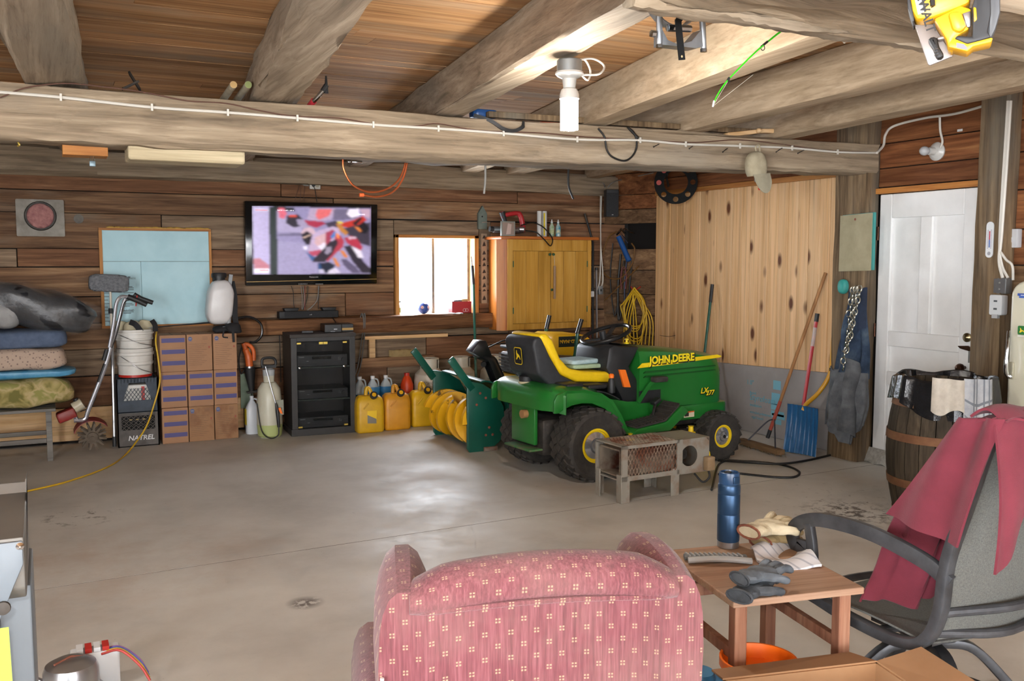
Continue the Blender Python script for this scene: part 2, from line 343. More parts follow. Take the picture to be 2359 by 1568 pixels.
# top plate log of the back wall
o = MB().log((LEFT, BACK - .06, 2.33), (RIGHT, BACK - .06, 2.30), .2, .22, 26, .012, seed=3).obj('top_plate', m_hewn); tag(o, 'grey hewn log plate along the top of the back wall', 'beam', kind='structure')
MB().bb((LEFT, BACK, 2.4), (RIGHT, BACK + .03, 2.62)).obj('plank', m_old, wb, smooth=False)
# ---- right wall
wr = ST('wall_right'); MB().bb((RIGHT + .035, 5.05, 0), (RIGHT + .16, BACK, 2.9)).bb((RIGHT + .035, FRONT, 0), (RIGHT + .16, 4.2, 2.9)).bb((RIGHT + .035, 4.2, 2.03), (RIGHT + .16, 5.05, 2.9)).obj('sheathing', m_dark, wr)
def plank_y(y0, y1, z0, z1, par, mat, x=None, name='plank'):
    g = .0035; x = RIGHT + random.uniform(-.004, .006) if x is None else x
    return MB().bb((x, y0 + g, z0 + g), (x + .035, y1 - g, z1 - g)).obj(name, mat, par, smooth=False, bevel=.003, seg=1)
for z0, z1, mt in [(.02, .3, m_oldy), (.3, .52, m_oldy), (.52, .74, m_oldy), (.74, .95, m_oldy), (.95, 1.17, m_oldy), (1.17, 1.42, m_oldy), (1.42, 1.64, m_oldy), (1.9, 2.05, m_oldy), (2.05, 2.2, m_red), (2.2, 2.42, m_red), (2.42, 2.62, m_red)]:
    A_, B_ = V((RIGHT, 7.93, 0)), V((5.335, BACK + .01, 0)); d_ = (B_ - A_).normalized(); n_ = V((-d_.y, d_.x, 0))
    MB().prism([(A_.x, A_.y), (B_.x, B_.y), (B_.x - n_.x*.03, B_.y - n_.y*.03), (A_.x - n_.x*.03, A_.y - n_.y*.03)], z0 + .003, z1 - .003, ax=X_, ay=Y_, az=Z_).obj('plank', mt, wr, smooth=False, bevel=.003, seg=1)
for z0, z1 in [(2.17, 2.34), (2.34, 2.6)]: plank_y(5.4, 7.9, z0, z1, wr, m_red)
for z0, z1 in [(2.06, 2.2), (2.2, 2.38), (2.38, 2.6)]: plank_y(4.17, 5.1, z0, z1, wr, m_red)
zz = 0.02
for h in (.26, .24, .25, .22, .24, .26, .23, .25, .24, .2, .18):
    plank_y(1.2, 3.98, zz, min(zz + h, 2.6), wr, m_red if zz > 1.4 else m_oldy); plank_y(FRONT, 1.2, zz, min(zz + h, 2.6), wr, m_oldy); zz += h
# vertical knotty pine boards over the lower foam
ys = 7.92; k = 0
while ys > 5.42:
    wd = .118 if k else .13; y2 = max(ys - wd, 5.37)
    MB().prism([(y2 + .0025, .50), (ys - .0025, .50), (ys - .0025, 2.172), (y2 + .0025, 2.172)], RIGHT - .012 - .002*(k % 2), RIGHT + .012, ax=Y_, ay=Z_, az=X_).obj('pine_board', m_pine, wr, smooth=False, bevel=.003, seg=1); ys = y2; k += 1
MB().bb((RIGHT - .03, 5.36, 2.172), (RIGHT + .01, 7.92, 2.215)).obj('pine_top_rail', m_trim, wr, smooth=False, bevel=.004)
# posts
def post(x0, x1, y0, y1, z1, label, seed):
    o = MB().log(((x0 + x1)/2, (y0 + y1)/2, 0), ((x0 + x1)/2, (y0 + y1)/2, z1), y1 - y0, x1 - x0, 12, .006, 12, .3, seed).obj('wall_post', m_post)
    return tag(o, label, 'post', kind='structure')
post(5.42, 5.6, 5.06, 5.36, 2.62, 'weathered wooden post between the pine boards and the white door', 1)
post(5.46, 5.6, 3.95, 4.165, 2.62, 'weathered wooden post with the thermometer beside the white door', 2)
# left and front walls, out of the picture; the opening in each is added to let daylight in
wl = ST('wall_left'); MB().bb((LEFT - .1, FRONT, 0), (LEFT, -4.2, 2.9)).bb((LEFT - .1, -.2, 0), (LEFT, BACK + .1, 2.9)).bb((LEFT - .1, -4.2, 2.45), (LEFT, -.2, 2.9)).obj('boarding', m_oldy, wl)
wf = ST('wall_front'); MB().bb((LEFT, FRONT - .1, 0), (-1.5, FRONT, 2.9)).bb((3.9, FRONT - .1, 0), (RIGHT + .1, FRONT, 2.9)).bb((-1.5, FRONT - .1, 2.55), (3.9, FRONT, 2.9)).obj('boarding', m_old, wf)
# ---- ceiling boards
ce = ST('ceiling'); MB().bb((LEFT - .1, FRONT - .1, CEIL + .03), (RIGHT + .16, BACK + .16, CEIL + .1)).obj('roof_deck', m_dark, ce)
y = FRONT; k = 0
while y < BACK:
    wd = random.choice((.13, .15, .16, .18)); x = LEFT; L = [random.uniform(-.6, 1.5), random.uniform(2.2, 4.6)]
    for x1 in sorted(L) + [RIGHT]:
        dz = random.uniform(-.0015, .0015)
        MB().bb((x + .001, y + .001, CEIL + dz), (x1 - .001, min(y + wd, BACK) - .001, CEIL + dz + .025)).obj('ceiling_board', m_ceil, ce, smooth=False); x = x1
    y += wd
# ---- beams and joists
def beam(a, b, w, h, label, mat, seg=26, wob=.012, e=.4, seed=0, name='beam', n=16):
    return tag(MB().log(a, b, w, h, seg, wob, n, e, seed).obj(name, mat), label, 'beam', kind='structure')
q = MB().log((LEFT, 5.17, 0), (5.55, 5.17, 0), .25, 1.0, 70, .010, 16, .22, 11)
def bmz(x): return (2.222, .135) if x < 2 else (2.217 + .050*(x - 2)/3.5, .132 - .022*(x - 2)/3.5)
q.v = [(x, y, bmz(x)[0] + z*2*bmz(x)[1]) for x, y, z in q.v]; rgb_ = random.Random(31); q.v = [(x, y, z + (rgb_.uniform(-.006, .006) if z < bmz(x)[0] else rgb_.uniform(-.003, .003))) for x, y, z in q.v]
tag(q.obj('cross_beam', m_hewn), 'long grey hewn cross beam with the white cable stapled along it', 'beam', kind='structure')
beam((LEFT, 1.60, 2.23), (5.6, 1.62, 2.24), .34, .29, 'rough bark-edged beam overhead that carries the yellow saw', m_hewn, 60, .020, .25, 12, 'cross_beam', 16)
JZ = 2.365
def joist(a, b, w, h, label, mat, wob, e, seed):
    """a, b: pixels on the right bottom edge of the joist, where it meets the cross beam and nearer"""
    p, q = G(*a, JZ), G(*b, JZ); d = (q - p); y0, y1 = 8.4, 1.3; f = lambda yy: p + d*((yy - p.y)/d.y); o = V((-w/2, 0, h/2))
    return beam(f(y0) + o, f(y1) + o, w, h, label, mat, 40, wob, e, seed, 'ceiling_joist')
joist((190, 188), (150, 0), .27, .235, 'thick grey hewn joist nearest the furnace corner', m_hewny, .010, .3, 21)
joist((695, 232), (858, 20), .24, .235, 'wavy hewn joist with peeled bark above the television', m_hewny, .013, .3, 22)
joist((1060, 272), (1490, 45), .17, .235, 'hewn joist that carries the bare light bulb', m_hewny, .006, .14, 23)
joist((1435, 275), (1950, 88), .15, .23, 'pale sawn joist behind the green fishing rod', m_joist, .002, .06, 24)
joist((1685, 289), (2315, 142), .15, .23, 'pale sawn joist next to the bark-edged beam', m_joist, .002, .06, 25)
joist((1831, 319), (2359, 211), .15, .23, 'pale sawn joist closest to the door wall', m_joist, .002, .06, 26)
# ---- window in the back wall
wn = ST('window_1', 'small two-pane window in the plank wall'); wx0, wx1, wz0, wz1 = 2.985, 3.855, 1.0, 1.765
for a, c_ in (((wx0, wz0), (wx0 + .035, wz1)), ((wx1 - .045, wz0), (wx1, wz1))): MB().bb((a[0], BACK - .03, a[1]), (c_[0], BACK + .15, c_[1])).obj('jamb', m_trimz, wn, smooth=False, bevel=.003)
MB().bb((wx0, BACK - .03, wz1 - .03), (wx1, BACK + .15, wz1)).obj('head', m_trimx, wn, smooth=False, bevel=.003)
MB().bb((wx0, BACK - .02, wz0 - .02), (wx1, BACK + .15, wz0)).obj('stool', m_pale, wn, smooth=False)
m_sash = P('grey_sash_paint', '6d675e', '8a8478', 20, .7)
for x in (wx0 + .035, (wx0 + wx1)/2 - .012, wx1 - .07): MB().bb((x, BACK + .10, wz0), (x + .024, BACK + .135, wz1 - .03)).obj('sash_bar', m_sash, wn, smooth=False)
m_glass = P('window_glass', 'ffffff', rough=.03, alpha=.12, spec=.3)
for x in (wx0 + .059, (wx0 + wx1)/2 + .012): MB().bb((x, BACK + .112, wz0), (x + .36, BACK + .116, wz1 - .03)).obj('pane', m_glass, wn, smooth=False)
o = MB().log((1.30, BACK - .075, .925), (3.98, BACK - .075, .925), .13, .15, 22, .007, 12, .35, 8).obj('wall_ledge', WOOD('brown_ledge_wood', ['3a2415', '5d3d25', '7c5636', '96734e'], 0, .9, .75, .45, tint=.1)); tag(o, 'rough brown log ledge under the window', 'ledge', kind='structure')
# ---- white panel door in the right wall
dr = ST('door_1', 'white four-panel door'); m_white = P('white_door_paint', 'e2e2e1', 'eaeae9', 6, .4, bmp=.04)
dy0, dy1, dz1, dx = 4.205, 5.045, 2.005, 5.575
MB().bb((dx + .028, dy0, .02), (dx + .045, dy1, dz1)).obj('panel', m_white, dr)
pan = [(4.33, 4.58, 1.0, 1.83), (4.68, 4.935, 1.0, 1.83), (4.33, 4.935, .70, .89), (4.33, 4.58, .22, .60), (4.68, 4.935, .22, .60)]
for y0, y1, z0, z1 in [(dy0, 4.33, .02, dz1), (4.935, dy1, .02, dz1), (4.58, 4.68, 1.0, 1.83), (4.58, 4.68, .22, .60), (4.33, 4.935, 1.83, dz1), (4.33, 4.935, .89, 1.0), (4.33, 4.935, .60, .70), (4.33, 4.935, .02, .22)]:
    MB().bb((dx, y0, z0), (dx + .028, y1, z1)).obj('stile' if z1 - z0 > .3 else 'rail', m_white, dr, smooth=False, bevel=.006)
m_brz = P('old_bronze', '3a2418', '57392a', 30, .35, .8); m_chr = P('chrome', 'c9ccd0', rough=.14, metal=1)
MB().lathe([(.006, 0), (.012, .01), (.012, .03), (.028, .045), (.031, .06), (.024, .078), (.002, .085)], 20, (dx, 4.268, .795), (-1, 0, 0)).obj('door_knob', m_brz, dr)
MB().lathe([(.031, 0), (.031, .012), (.02, .018), (.008, .03), (.001, .03)], 20, (dx, 4.262, 1.0), (-1, 0, 0)).obj('deadbolt', P('aged_brass', '8f8061', rough=.3, metal=1), dr)
MB().prism([(4.215, .925), (4.25, .945), (4.33, .938), (4.31, .922), (4.24, .91)], dx - .012, dx, ax=Y_, ay=Z_, az=X_).obj('latch', m_brz, dr)
MB().bb((dx - .004, 4.213, .83), (dx, 4.25, .91)).obj('strike_plate', P('dull_zinc', '8d8d8a', rough=.5, metal=.6), dr)
for z in (1.72, 1.0): MB().cyl((dx - .006, 5.052, z - .05), (dx - .006, 5.052, z + .05), .008).obj('hinge', m_brz, dr)
MB().bb((5.545, 4.17, 2.01), (5.60, 5.09, 2.05)).obj('trim_1', m_trim)['kind'] = 'structure'
MB().bb((5.548, 4.172, 0), (5.60, 4.2, 2.05)).obj('trim_2', m_trimz)['kind'] = 'structure'
MB().bb((RIGHT + .13, 4.1, 0), (RIGHT + .16, 5.1, 2.1)).obj('door_backing', m_dark, dr)
# ================================================================== garden tractor
GREEN = P('tractor_green', '1c6826', '206e2a', 4, .32, coat=.3); YEL = P('tractor_yellow', 'e8c412', 'f0d021', 8, .4); BLK = P('black_plastic', '1b1c1e', '242527', 10, .5)
m_rub = P('tyre_rubber', '2b2825', '3d3833', 25, .85, bmp=.2); m_hub = P('polished_hubcap', 'c9cacd', rough=.18, metal=.8); m_iron = P('dark_iron', '2d2b29', '46403a', 20, .6, .5)
m_yelp = P('bright_yellow_print', 'f0d81c', rough=.5); m_blkp = P('black_print', '0d0d0d', rough=.6)
def wheel(par, name, c, r, wd, rim, side, nl):
    """side: -1 towards the camera"""
    q = MB(); h = wd/2
    q.lathe([(rim, -h*.8), (r*.86, -h), (r*.95, -h*.9), (r*.985, -h*.62), (r, 0), (r*.985, h*.62), (r*.95, h*.9), (r*.86, h), (rim, h*.8)], 36, c, (0, 1, 0), cap=False)
    for i in range(nl):
        for k, yy in enumerate((-.74, -.38, 0, .38, .74)):
            a = 2*math.pi*(i + (.5 if k % 2 else 0))/nl; rad = r*(1.0 if abs(yy) < .6 else .972)
            M = Matrix.Rotation(-a, 3, 'Y') @ Matrix.Rotation(.6 if k % 2 else -.6, 3, 'X')
            q.box(V(c) + V((math.cos(a)*rad, yy*h, math.sin(a)*rad)), (.014, wd*.2, 2*math.pi*r/nl*.62), rot=M)
    w = q.obj(name, m_rub, par)
    MB().lathe([(rim*1.07, h*.72), (rim*1.07, h*.84), (rim*.95, h*.84), (rim*.9, h*.45), (rim*.5, h*.4), (rim*.2, h*.4)], 32, c, (0, side, 0)).obj('rim', YEL, w)
    MB().lathe([(rim*.86, h*.55), (rim*.84, h*.74), (rim*.5, h*.86), (rim*.42, h*.80), (rim*.40, h*.95), (rim*.22, h*1.0), (.001, h*.98)], 28, c, (0, side, 0)).obj('hubcap', m_hub, w)
    MB().lathe([(rim*.17, h*.9), (rim*.17, h*1.02), (.001, h*1.02)], 12, c, (0, side, 0)).obj('axle_bolt', BLK, w)
    MB().lathe([(rim*1.05, h*.7), (rim*.9, h*.4), (.04, h*.1)], 20, c, (0, -side, 0)).obj('inner_rim', YEL, w)
    return w
tr = T('garden_tractor', 'green and yellow garden tractor with black seat back and steering wheel', 'tractor', (3.306, 5.832, 0), math.radians(5))
for s_ in (-1, 1):
    wheel(tr, 'rear_wheel', (0, .335*s_, .252), .25, .235, .112, s_, 22)
    wheel(tr, 'front_wheel', (1.245, .305*s_, .185), .183, .155, .082, s_, 20)
# hood, lofted
def hood_sec(x, zb, zt, hw):
    h = [(-hw, zb), (-hw, zb + .12), (-hw*1.01, zt - .16), (-hw*.99, zt - .075), (-hw*.93, zt - .03), (-hw*.75, zt - .006), (-hw*.35, zt)]
    return [V((x, y, z)) for y, z in h] + [V((x, -y, z)) for y, z in reversed(h)]
q = MB().loft([hood_sec(x, *a) for x, a in ((.53, (.44, .888, .235)), (.75, (.44, .875, .24)), (1.0, (.43, .85, .24)), (1.22, (.42, .818, .238)), (1.31, (.42, .79, .23)), (1.345, (.42, .74, .215)), (1.352, (.42, .66, .20)))])
q.obj('hood', GREEN, tr)
for z in (.705, .672): MB().prism([(.56, z - .008), (1.27, z + .004), (1.27, z + .012), (.58, z + .006)], -.249, -.236, ax=X_, ay=Z_, az=Y_).obj('hood_groove', P('deep_green', '0f4a18', rough=.5), tr)
MB().prism([(.50, .738), (.545, .772), (1.29, .798), (1.335, .782), (1.31, .774), (.9, .752)], -.2466, -.2436, ax=X_, ay=Z_, az=Y_).obj('side_stripe', YEL, tr)
TEXT('JOHN DEERE', .079, (.618, -.2472, .758), (1, 0, .035), Z_, m_blkp, tr, ext=.001, bold=.0075, sx=.95)
TEXT('JOHN DEERE', .079, (.613, -.2492, .762), (1, 0, .035), Z_, m_yelp, tr, ext=.001, bold=.003, sx=.95)
TEXT('LX', .06, (1.12, -.2468, .505), (1, 0, .03), Z_, m_blkp, tr, ext=.001, bold=.005, shear=.25); TEXT('LX', .06, (1.118, -.2485, .508), (1, 0, .03), Z_, m_yelp, tr, ext=.001, bold=.001, shear=.25)
TEXT('277', .052, (1.178, -.2468, .487), (1, 0, .03), Z_, m_blkp, tr, ext=.001, bold=.005, shear=.25); TEXT('277', .052, (1.176, -.2485, .49), (1, 0, .03), Z_, m_yelp, tr, ext=.001, bold=.001, shear=.25)
MB().bb((1.345, -.19, .44), (1.372, .19, .69)).obj('grille', BLK, tr, bevel=.01)
for i in range(9): MB().bb((1.366, -.18, .46 + i*.025), (1.38, .18, .468 + i*.025)).obj('grille_slat', BLK, tr, smooth=False)
MB().prism(rr(.86, -.245, 1.42, .245, .06), .31, .43, ax=X_, ay=Y_, az=Z_).obj('front_bumper', GREEN, tr, bevel=.02)
MB().rect(0, 0, .105, .045, (.955, -.2462, .335), (1, 0, 0), (0, 0, 1), 'd9cfae').rect(.008, .008, .05, .037, (.955, -.2466, .335), (1, 0, 0), (0, 0, 1), '2a2620').rect(0, .036, .105, .045, (.955, -.2466, .335), (1, 0, 0), (0, 0, 1), 'e0641c').obj('warning_decal', PRINT('ink_print'), tr)
MB().bb((.55, -.19, .27), (1.33, .19, .44)).obj('engine_frame', m_iron, tr, bevel=.01)
MB().tube([(1.245, -.3, .185), (1.245, -.12, .215), (1.245, .12, .215), (1.245, .3, .185)], .022, 8).obj('front_axle', m_iron, tr)
MB().tube([(.95, -.2, .24), (1.24, -.2, .20)], .012).obj('tie_rod', m_iron, tr)
# dash tower
MB().prism([(.275, .895), (.325, .915), (.40, .90), (.565, .892), (.465, .742), (.64, .535), (.66, .47), (.42, .475), (.25, .75)], -.205, .205, ax=X_, ay=Z_, az=Y_).obj('dash_tower', BLK, tr, bevel=.025)
MB().prism([(.42, .91), (.56, .897), (.56, .903), (.42, .915)], -.15, .15, ax=X_, ay=Z_, az=Y_).obj('instrument_panel', P('glossy_black', '131416', rough=.15), tr)
MB().lathe([(.018, 0), (.02, .012), (.009, .016), (.008, .03), (.016, .034), (.014, .042), (.001, .043)], 12, (.50, -.12, .905), (0, 0, 1)).obj('choke_knob', YEL, tr)
MB().prism([(0, 0), (.055, -.004), (.105, -.135), (.045, -.13)], -.224, -.206, (.355, 0, .735), X_, Z_, Y_).obj('hang_tag', P('safety_orange', 'f2741c', rough=.5), tr)
MB().lathe([(.035, 0), (.028, .12), (.024, .24)], 14, (.43, 0, .77), (-.28, 0, .96)).obj('steering_column', BLK, tr)
cn = V((.40, 0, .975)); axs = V((-.33, 0, .944)); sx, sy = frame(axs, Y_)
sw = MB().tube([cn + sx*(math.cos(a)*.185) + sy*(math.sin(a)*.185) for a in [2*math.pi*i/32 for i in range(32)]], .0155, 10, True).obj('steering_wheel', P('black_wheel_rim', '17181a', rough=.3), tr)
for a in (0.5, 2.6, 4.7): MB().bar([cn - axs*.03, cn + (sx*math.cos(a) + sy*math.sin(a))*.18], .035, .012, axs).obj('spoke', BLK, sw)
MB().lathe([(.05, -.04), (.05, -.012), (.03, 0), (.001, 0)], 16, cn - axs*.01, axs).obj('wheel_boss', BLK, sw)
# seat
MB().prism([(-.365, .95), (-.345, .99), (-.29, 1.0), (-.22, .86), (-.13, .725), (0, .665), (.30, .64), (.315, .60), (-.05, .60), (-.2, .63), (-.32, .74)], -.185, .195, ax=X_, ay=Z_, az=Y_).obj('seat_shell', P('seat_vinyl_black', '26282b', '303236', 30, .55), tr, bevel=.035, seg=4)
MB().prism([(-.315, 1.012), (-.25, 1.02), (-.20, .97), (-.14, .845), (-.06, .765), (.08, .735), (.30, .72), (.345, .68), (.31, .64), (0, .665), (-.13, .725), (-.22, .86), (-.30, .98)], -.192, .20, ax=X_, ay=Z_, az=Y_).obj('seat_cushion', P('seat_vinyl_yellow', 'e2b90f', 'efc91c', 14, .45), tr, bevel=.03, seg=3)
ex_ = V((-.36, 0, 0)); ro = V((-.349, -.055, .80)); ay_ = V((-.09, 0, .995)).normalized(); ax_ = V((0, -1, 0))
em = MB()
for p_, c_ in ((rr(-.006, -.006, .096, .116, .02), 'd8b81a'), (rr(0, 0, .09, .11, .016), '101010')): em.flat(p_, ro + V((-.012, .1, 0)), ax_, ay_, c_, .002 if c_[0] == 'd' else .003)
em.flat([(.018, .03), (.03, .05), (.025, .075), (.03, .095), (.036, .095), (.038, .075), (.055, .068), (.07, .055), (.078, .03), (.07, .032), (.06, .048), (.045, .045), (.03, .028)], ro + V((-.012, .1, 0)), ax_, ay_, 'e3c31e', .0045)
em.obj('seat_emblem', PRINT('ink_print'), tr)
MB().bb((-.22, -.16, .55), (.2, .16, .605)).obj('seat_bracket', m_iron, tr, bevel=.01)
MB().lathe([(.028, 0), (.03, .06), (.02, .1), (.001, .1)], 14, (.235, -.285, .585)).obj('cup_lever', BLK, tr)
MB().lathe([(.018, 0), (.02, .02), (.012, .03), (.001, .031)], 12, (.235, -.285, .69)).obj('lever_knob', P('safety_orange'), tr)
MB().tube([(.235, -.285, .58), (.235, -.285, .69)], .011).obj('lift_lever', BLK, tr)
# fenders and rear deck
top = [(-.345, .50), (-.345, .585), (-.32, .625), (-.26, .643), (-.1, .64), (.04, .605), (.13, .55), (.2, .455), (.26, .345), (.31, .305)]
arch = [(.27, .30), (.215, .335), (.16, .42), (.08, .50), (-.03, .545), (-.12, .553), (-.20, .545), (-.27, .52), (-.31, .50)]
for s_ in (-1, 1): MB().prism(top + arch, .40*s_, .42*s_, ax=X_, ay=Z_, az=Y_).obj('fender', GREEN, tr, bevel=.006)
def deck(u, v_):
    i = min(int(u*(len(top) - 1)), len(top) - 2); f_ = u*(len(top) - 1) - i; x = top[i][0]*(1 - f_) + top[i + 1][0]*f_; z = top[i][1]*(1 - f_) + top[i + 1][1]*f_
    y = -.42 + .84*v_; k = max(0, abs(y) - .24)/.18; x2 = max(x, -.345 + .10*k*k); return V((x2, y, z - .02*max(0, abs(y) - .35)/.07 + .006))
MB().sheet(deck, 27, 12, .02).obj('rear_deck', GREEN, tr)
MB().bb((-.33, -.15, .24), (-.30, .15, .56)).obj('rear_panel', GREEN, tr, bevel=.006)
MB().bb((-.38, -.17, .20), (-.2, .17, .215)).obj('hitch_plate', P('worn_green', '2c6b35', '6a5a45', 14, .7), tr, bevel=.004)
MB().cyl((-.31, -.05, .45), (-.37, -.05, .45), .03).obj('drain_filter', P('tan_filter', '9a7148', rough=.7), tr)
MB().bb((-.28, -.18, .16), (.2, .18, .42)).obj('transmission', m_iron, tr, bevel=.03)
MB().cyl((-.2, -.3, .252), (.0, -.3, .252), .05).cyl((0, -.34, .252), (0, .34, .252), .03).obj('rear_axle', m_iron, tr)
MB().lathe([(.05, 0), (.052, .035), (.045, .04), (.001, .041)], 18, (-.27, .05, .665)).obj('fuel_cap', BLK, tr); MB().lathe([(.055, -.02), (.055, .0), (.001, .001)], 18, (-.27, .05, .665)).obj('filler_neck', P('dusty_cream', 'b5a98a', rough=.7), tr)
for a, b_ in (((-.2, -.36, .64), (-.06, -.20, .68)), ((-.02, -.36, .63), (.14, -.24, .66))): MB().bb(a, b_).obj('deck_tray', BLK, tr, bevel=.012)
MB().sheet(lambda u, v_: (.02 + .2*u, -.40 + .18*v_, .622 - .045*u*u - .03*u), 6, 3, .008).obj('fender_mat', BLK, tr)
# footrests
for s_ in (-1, 1):
    MB().prism([(.285, .295), (.64, .30), (.815, .425), (.745, .475), (.60, .365), (.33, .34)], .235*s_, .46*s_, ax=X_, ay=Z_, az=Y_).obj('footrest', GREEN, tr, bevel=.01)
    MB().prism([(.12, .56), (.42, .50), (.74, .485), (.66, .36), (.3, .33)], .215*s_, .245*s_, ax=X_, ay=Z_, az=Y_).obj('inner_panel', GREEN, tr, bevel=.006)
ft = MB().prism([(.335, .343), (.595, .371), (.725, .472), (.725, .484), (.59, .383), (.335, .355)], -.455, -.27, ax=X_, ay=Z_, az=Y_).obj('foot_mat', m_rub, tr)
for i in range(13):
    u = i/12; x = .345 + .25*min(1, u*1.5) + .125*max(0, (u - .667)*3); z = .358 + .028*min(1, u*1.5) + .098*max(0, (u - .667)*3)
    MB().bb((x, -.45, z), (x + .01, -.275, z + .007)).obj('rib', m_rub, ft, smooth=False)
MB().tube([(.60, -.31, .40), (.60, -.33, .47), (.585, -.36, .50)], .012).obj('pedal_arm', m_iron, tr); MB().box((.58, -.36, .505), (.07, .06, .03), rot=Matrix.Rotation(-.5, 3, 'Y')).obj('drive_pedal', BLK, tr, bevel=.008)
MB().bar([(.50, -.26, .49), (.60, -.27, .62), (.64, -.29, .65)], .03, .012, Y_).obj('brake_arm', GREEN, tr); MB().bb((.60, -.34, .635), (.72, -.27, .675)).obj('brake_pedal', m_rub, tr, bevel=.012)
MB().bb((.52, -.25, .48), (.72, -.245, .57)).obj('side_opening', BLK, tr)
# mower deck below
MB().prism(rr(.22, -.49, .95, .49, .16, 6), .11, .245, ax=X_, ay=Y_, az=Z_).obj('mower_deck', P('deck_green_dirty', '27552a', '5b4c36', 7, .75), tr, bevel=.02)
for x, y in ((.3, -.43), (.86, -.43)): MB().lathe([(.035, 0), (.035, .02), (.02, .025), (.018, .06), (.024, .065), (.001, .067)], 14, (x, y, .245)).obj('spindle_cap', YEL, tr)
MB().cyl((.98, -.44, .07), (.98, -.40, .07), .07).obj('gauge_wheel', YEL, tr); MB().tube([(.98, -.42, .07), (.98, -.42, .20)], .012).obj('gauge_bracket', YEL, tr)
MB().tube([(.75, -.46, .23), (1.02, -.4, .31)], .01).obj('lift_link', m_iron, tr)
# towels on the seat
sd = tr.matrix_basis
def towel(name, lab, c, d, mat, seed):
    rg = random.Random(seed); q = MB(); o = T(name, lab, 'towel', sd @ V(c), math.radians(5) + rg.uniform(-.1, .1))
    q.prism(rr(-d[0]/2, -d[1]/2, d[0]/2, d[1]/2, .025), 0, d[2], ax=X_, ay=Y_, az=Z_); q.obj('folded_layers', mat, o, bevel=d[2]*.42, seg=4)
    return o
towel('folded_towel', 'folded pale green towel lying lowest on the tractor seat', (.16, 0, .745), (.24, .25, .03), P('pale_green_terry', '93a98a', 'a3b89a', 60, .9, bmp=.5), 1)
towel('folded_towel', 'folded pale blue towel on top of the tractor seat', (.14, .01, .7755), (.25, .23, .034), P('pale_blue_terry', '9db6ba', 'b5cccf', 40, .9, bmp=.5), 2)
# ================================================================== snow blower behind the tractor
m_dg = P('dark_green_enamel', '0a4a3b', '0d5445', 5, .35, coat=.2); m_auger = P('auger_yellow', 'e9ad12', '6a4a1c', 9, .5, lo=.58, hi=.66)
sb = T('snow_blower', 'dark green snow blower with yellow auger, black chute and handlebars', 'snow blower', (3.0, 7.1, 0), wc=True)
YN, YF = 6.70, 7.52
pl = [(0, .03), (.02, .0), (.2, .0), (.29, .08), (.33, .2), (.32, .35), (.25, .47), (.13, .545), (.02, .57), (0, .57)]
for yy in (YN, YF): MB().prism(pl, yy - .012, yy + .012, (2.94 + (yy - YN)*.05, 0, 0), X_, Z_, Y_).obj('side_plate', m_dg, sb, bevel=.004)
def hous(u, v_):
    a = math.radians(100 - 215*u); return V((3.10 + .205*math.cos(a), YN + (YF - YN)*v_, .29 + .265*math.sin(a)))
MB().sheet(hous, 22, 4, .012).obj('auger_housing', m_dg, sb)
for yy in (YN, YF):
    MB().bar([(2.99, yy, .50), (2.90, yy, .62), (2.82, yy, .73), (2.80, yy, .755)], .025, .062, (1, 0, .9)).obj('drift_cutter', m_dg, sb, bevel=.006)
    MB().bb((3.08, yy - .03, 0), (3.2, yy + .03, .035)).obj('skid_shoe', P('rusty_steel', '6d4a34', '8d8378', 18, .7, .4), sb, bevel=.006)
for x, z in ((3.1, .43), (3.1, .13), (3.16, .13), (3.13, .19), (3.05, .47), (3.02, .38)): MB().lathe([(.011, 0), (.011, .006), (.001, .009)], 8, (x, YN - .012, z), (0, -1, 0)).obj('rivet', P('rusty_bolt', '7a4634', rough=.7), sb)
MB().cyl((3.09, YN, .215), (3.09, YF, .215), .022).obj('auger_shaft', m_iron, sb)
for side in (0, 1):
    def flight(u, v_, side=side):
        a = 2*math.pi*1.15*u*(1 if side else -1) + side*2.0; r_ = .10 + .09*v_
        y = YN + .03 + (.36*u if side == 0 else .43 + .36*u); return V((3.09 + r_*math.cos(a), y, .215 + r_*math.sin(a)))
    for k in (0, 1):
        MB().sheet(lambda u, v_, k=k, side=side: flight(u, v_) if k == 0 else (lambda p: V((2*3.09 - p.x, p.y, 2*.215 - p.z)))(flight(u, v_)), 44, 2, .04).obj('auger_flight', m_auger, sb)
MB().cyl((3.09, 7.06, .215), (3.09, 7.16, .215), .06).obj('gear_case', P('cast_yellow', 'd9a312', '6a4a1c', 9, .6), sb)
MB().cyl((3.26, 7.11, .24), (3.46, 7.11, .24), .17, n=24).obj('impeller_housing', m_dg, sb)
MB().cyl((3.38, 7.0, .40), (3.38, 7.0, .50), .085, n=20).obj('chute_ring', P('gloss_black_paint', '141416', rough=.3), sb)
def chute(u, v_):
    ph = math.radians(-110 + 220*v_) ; k = .085 - .012*u; tip = max(0, u - .72)/.28
    return V((3.40 - .18*u - .08*tip**1.4, 7.0, .40 + .40*u - .08*tip*tip)) + V((math.cos(ph)*k*.9, math.sin(ph)*k, .25*math.cos(ph)*k))
MB().sheet(chute, 14, 12, .008).obj('discharge_chute', P('gloss_black_paint'), sb)
d0 = V((3.22, 7.0, .655))
MB().prism([(-.10, .06), (-.03, .15), (.03, .15), (.085, .02), (.04, -.03)], -.07, .07, d0 + V((-.03, 0, .06)), X_, Z_, Y_).obj('chute_deflector', P('gloss_black_paint'), sb, bevel=.008)
MB().cyl((3.19, 6.915, .67), (3.19, 6.93, .67), .022).obj('wing_knob', BLK, sb)
MB().bb((3.5, 6.92, .36), (3.86, 7.28, .56)).obj('engine_base', P('engine_yellow', 'e0a80f', rough=.45), sb, bevel=.02)
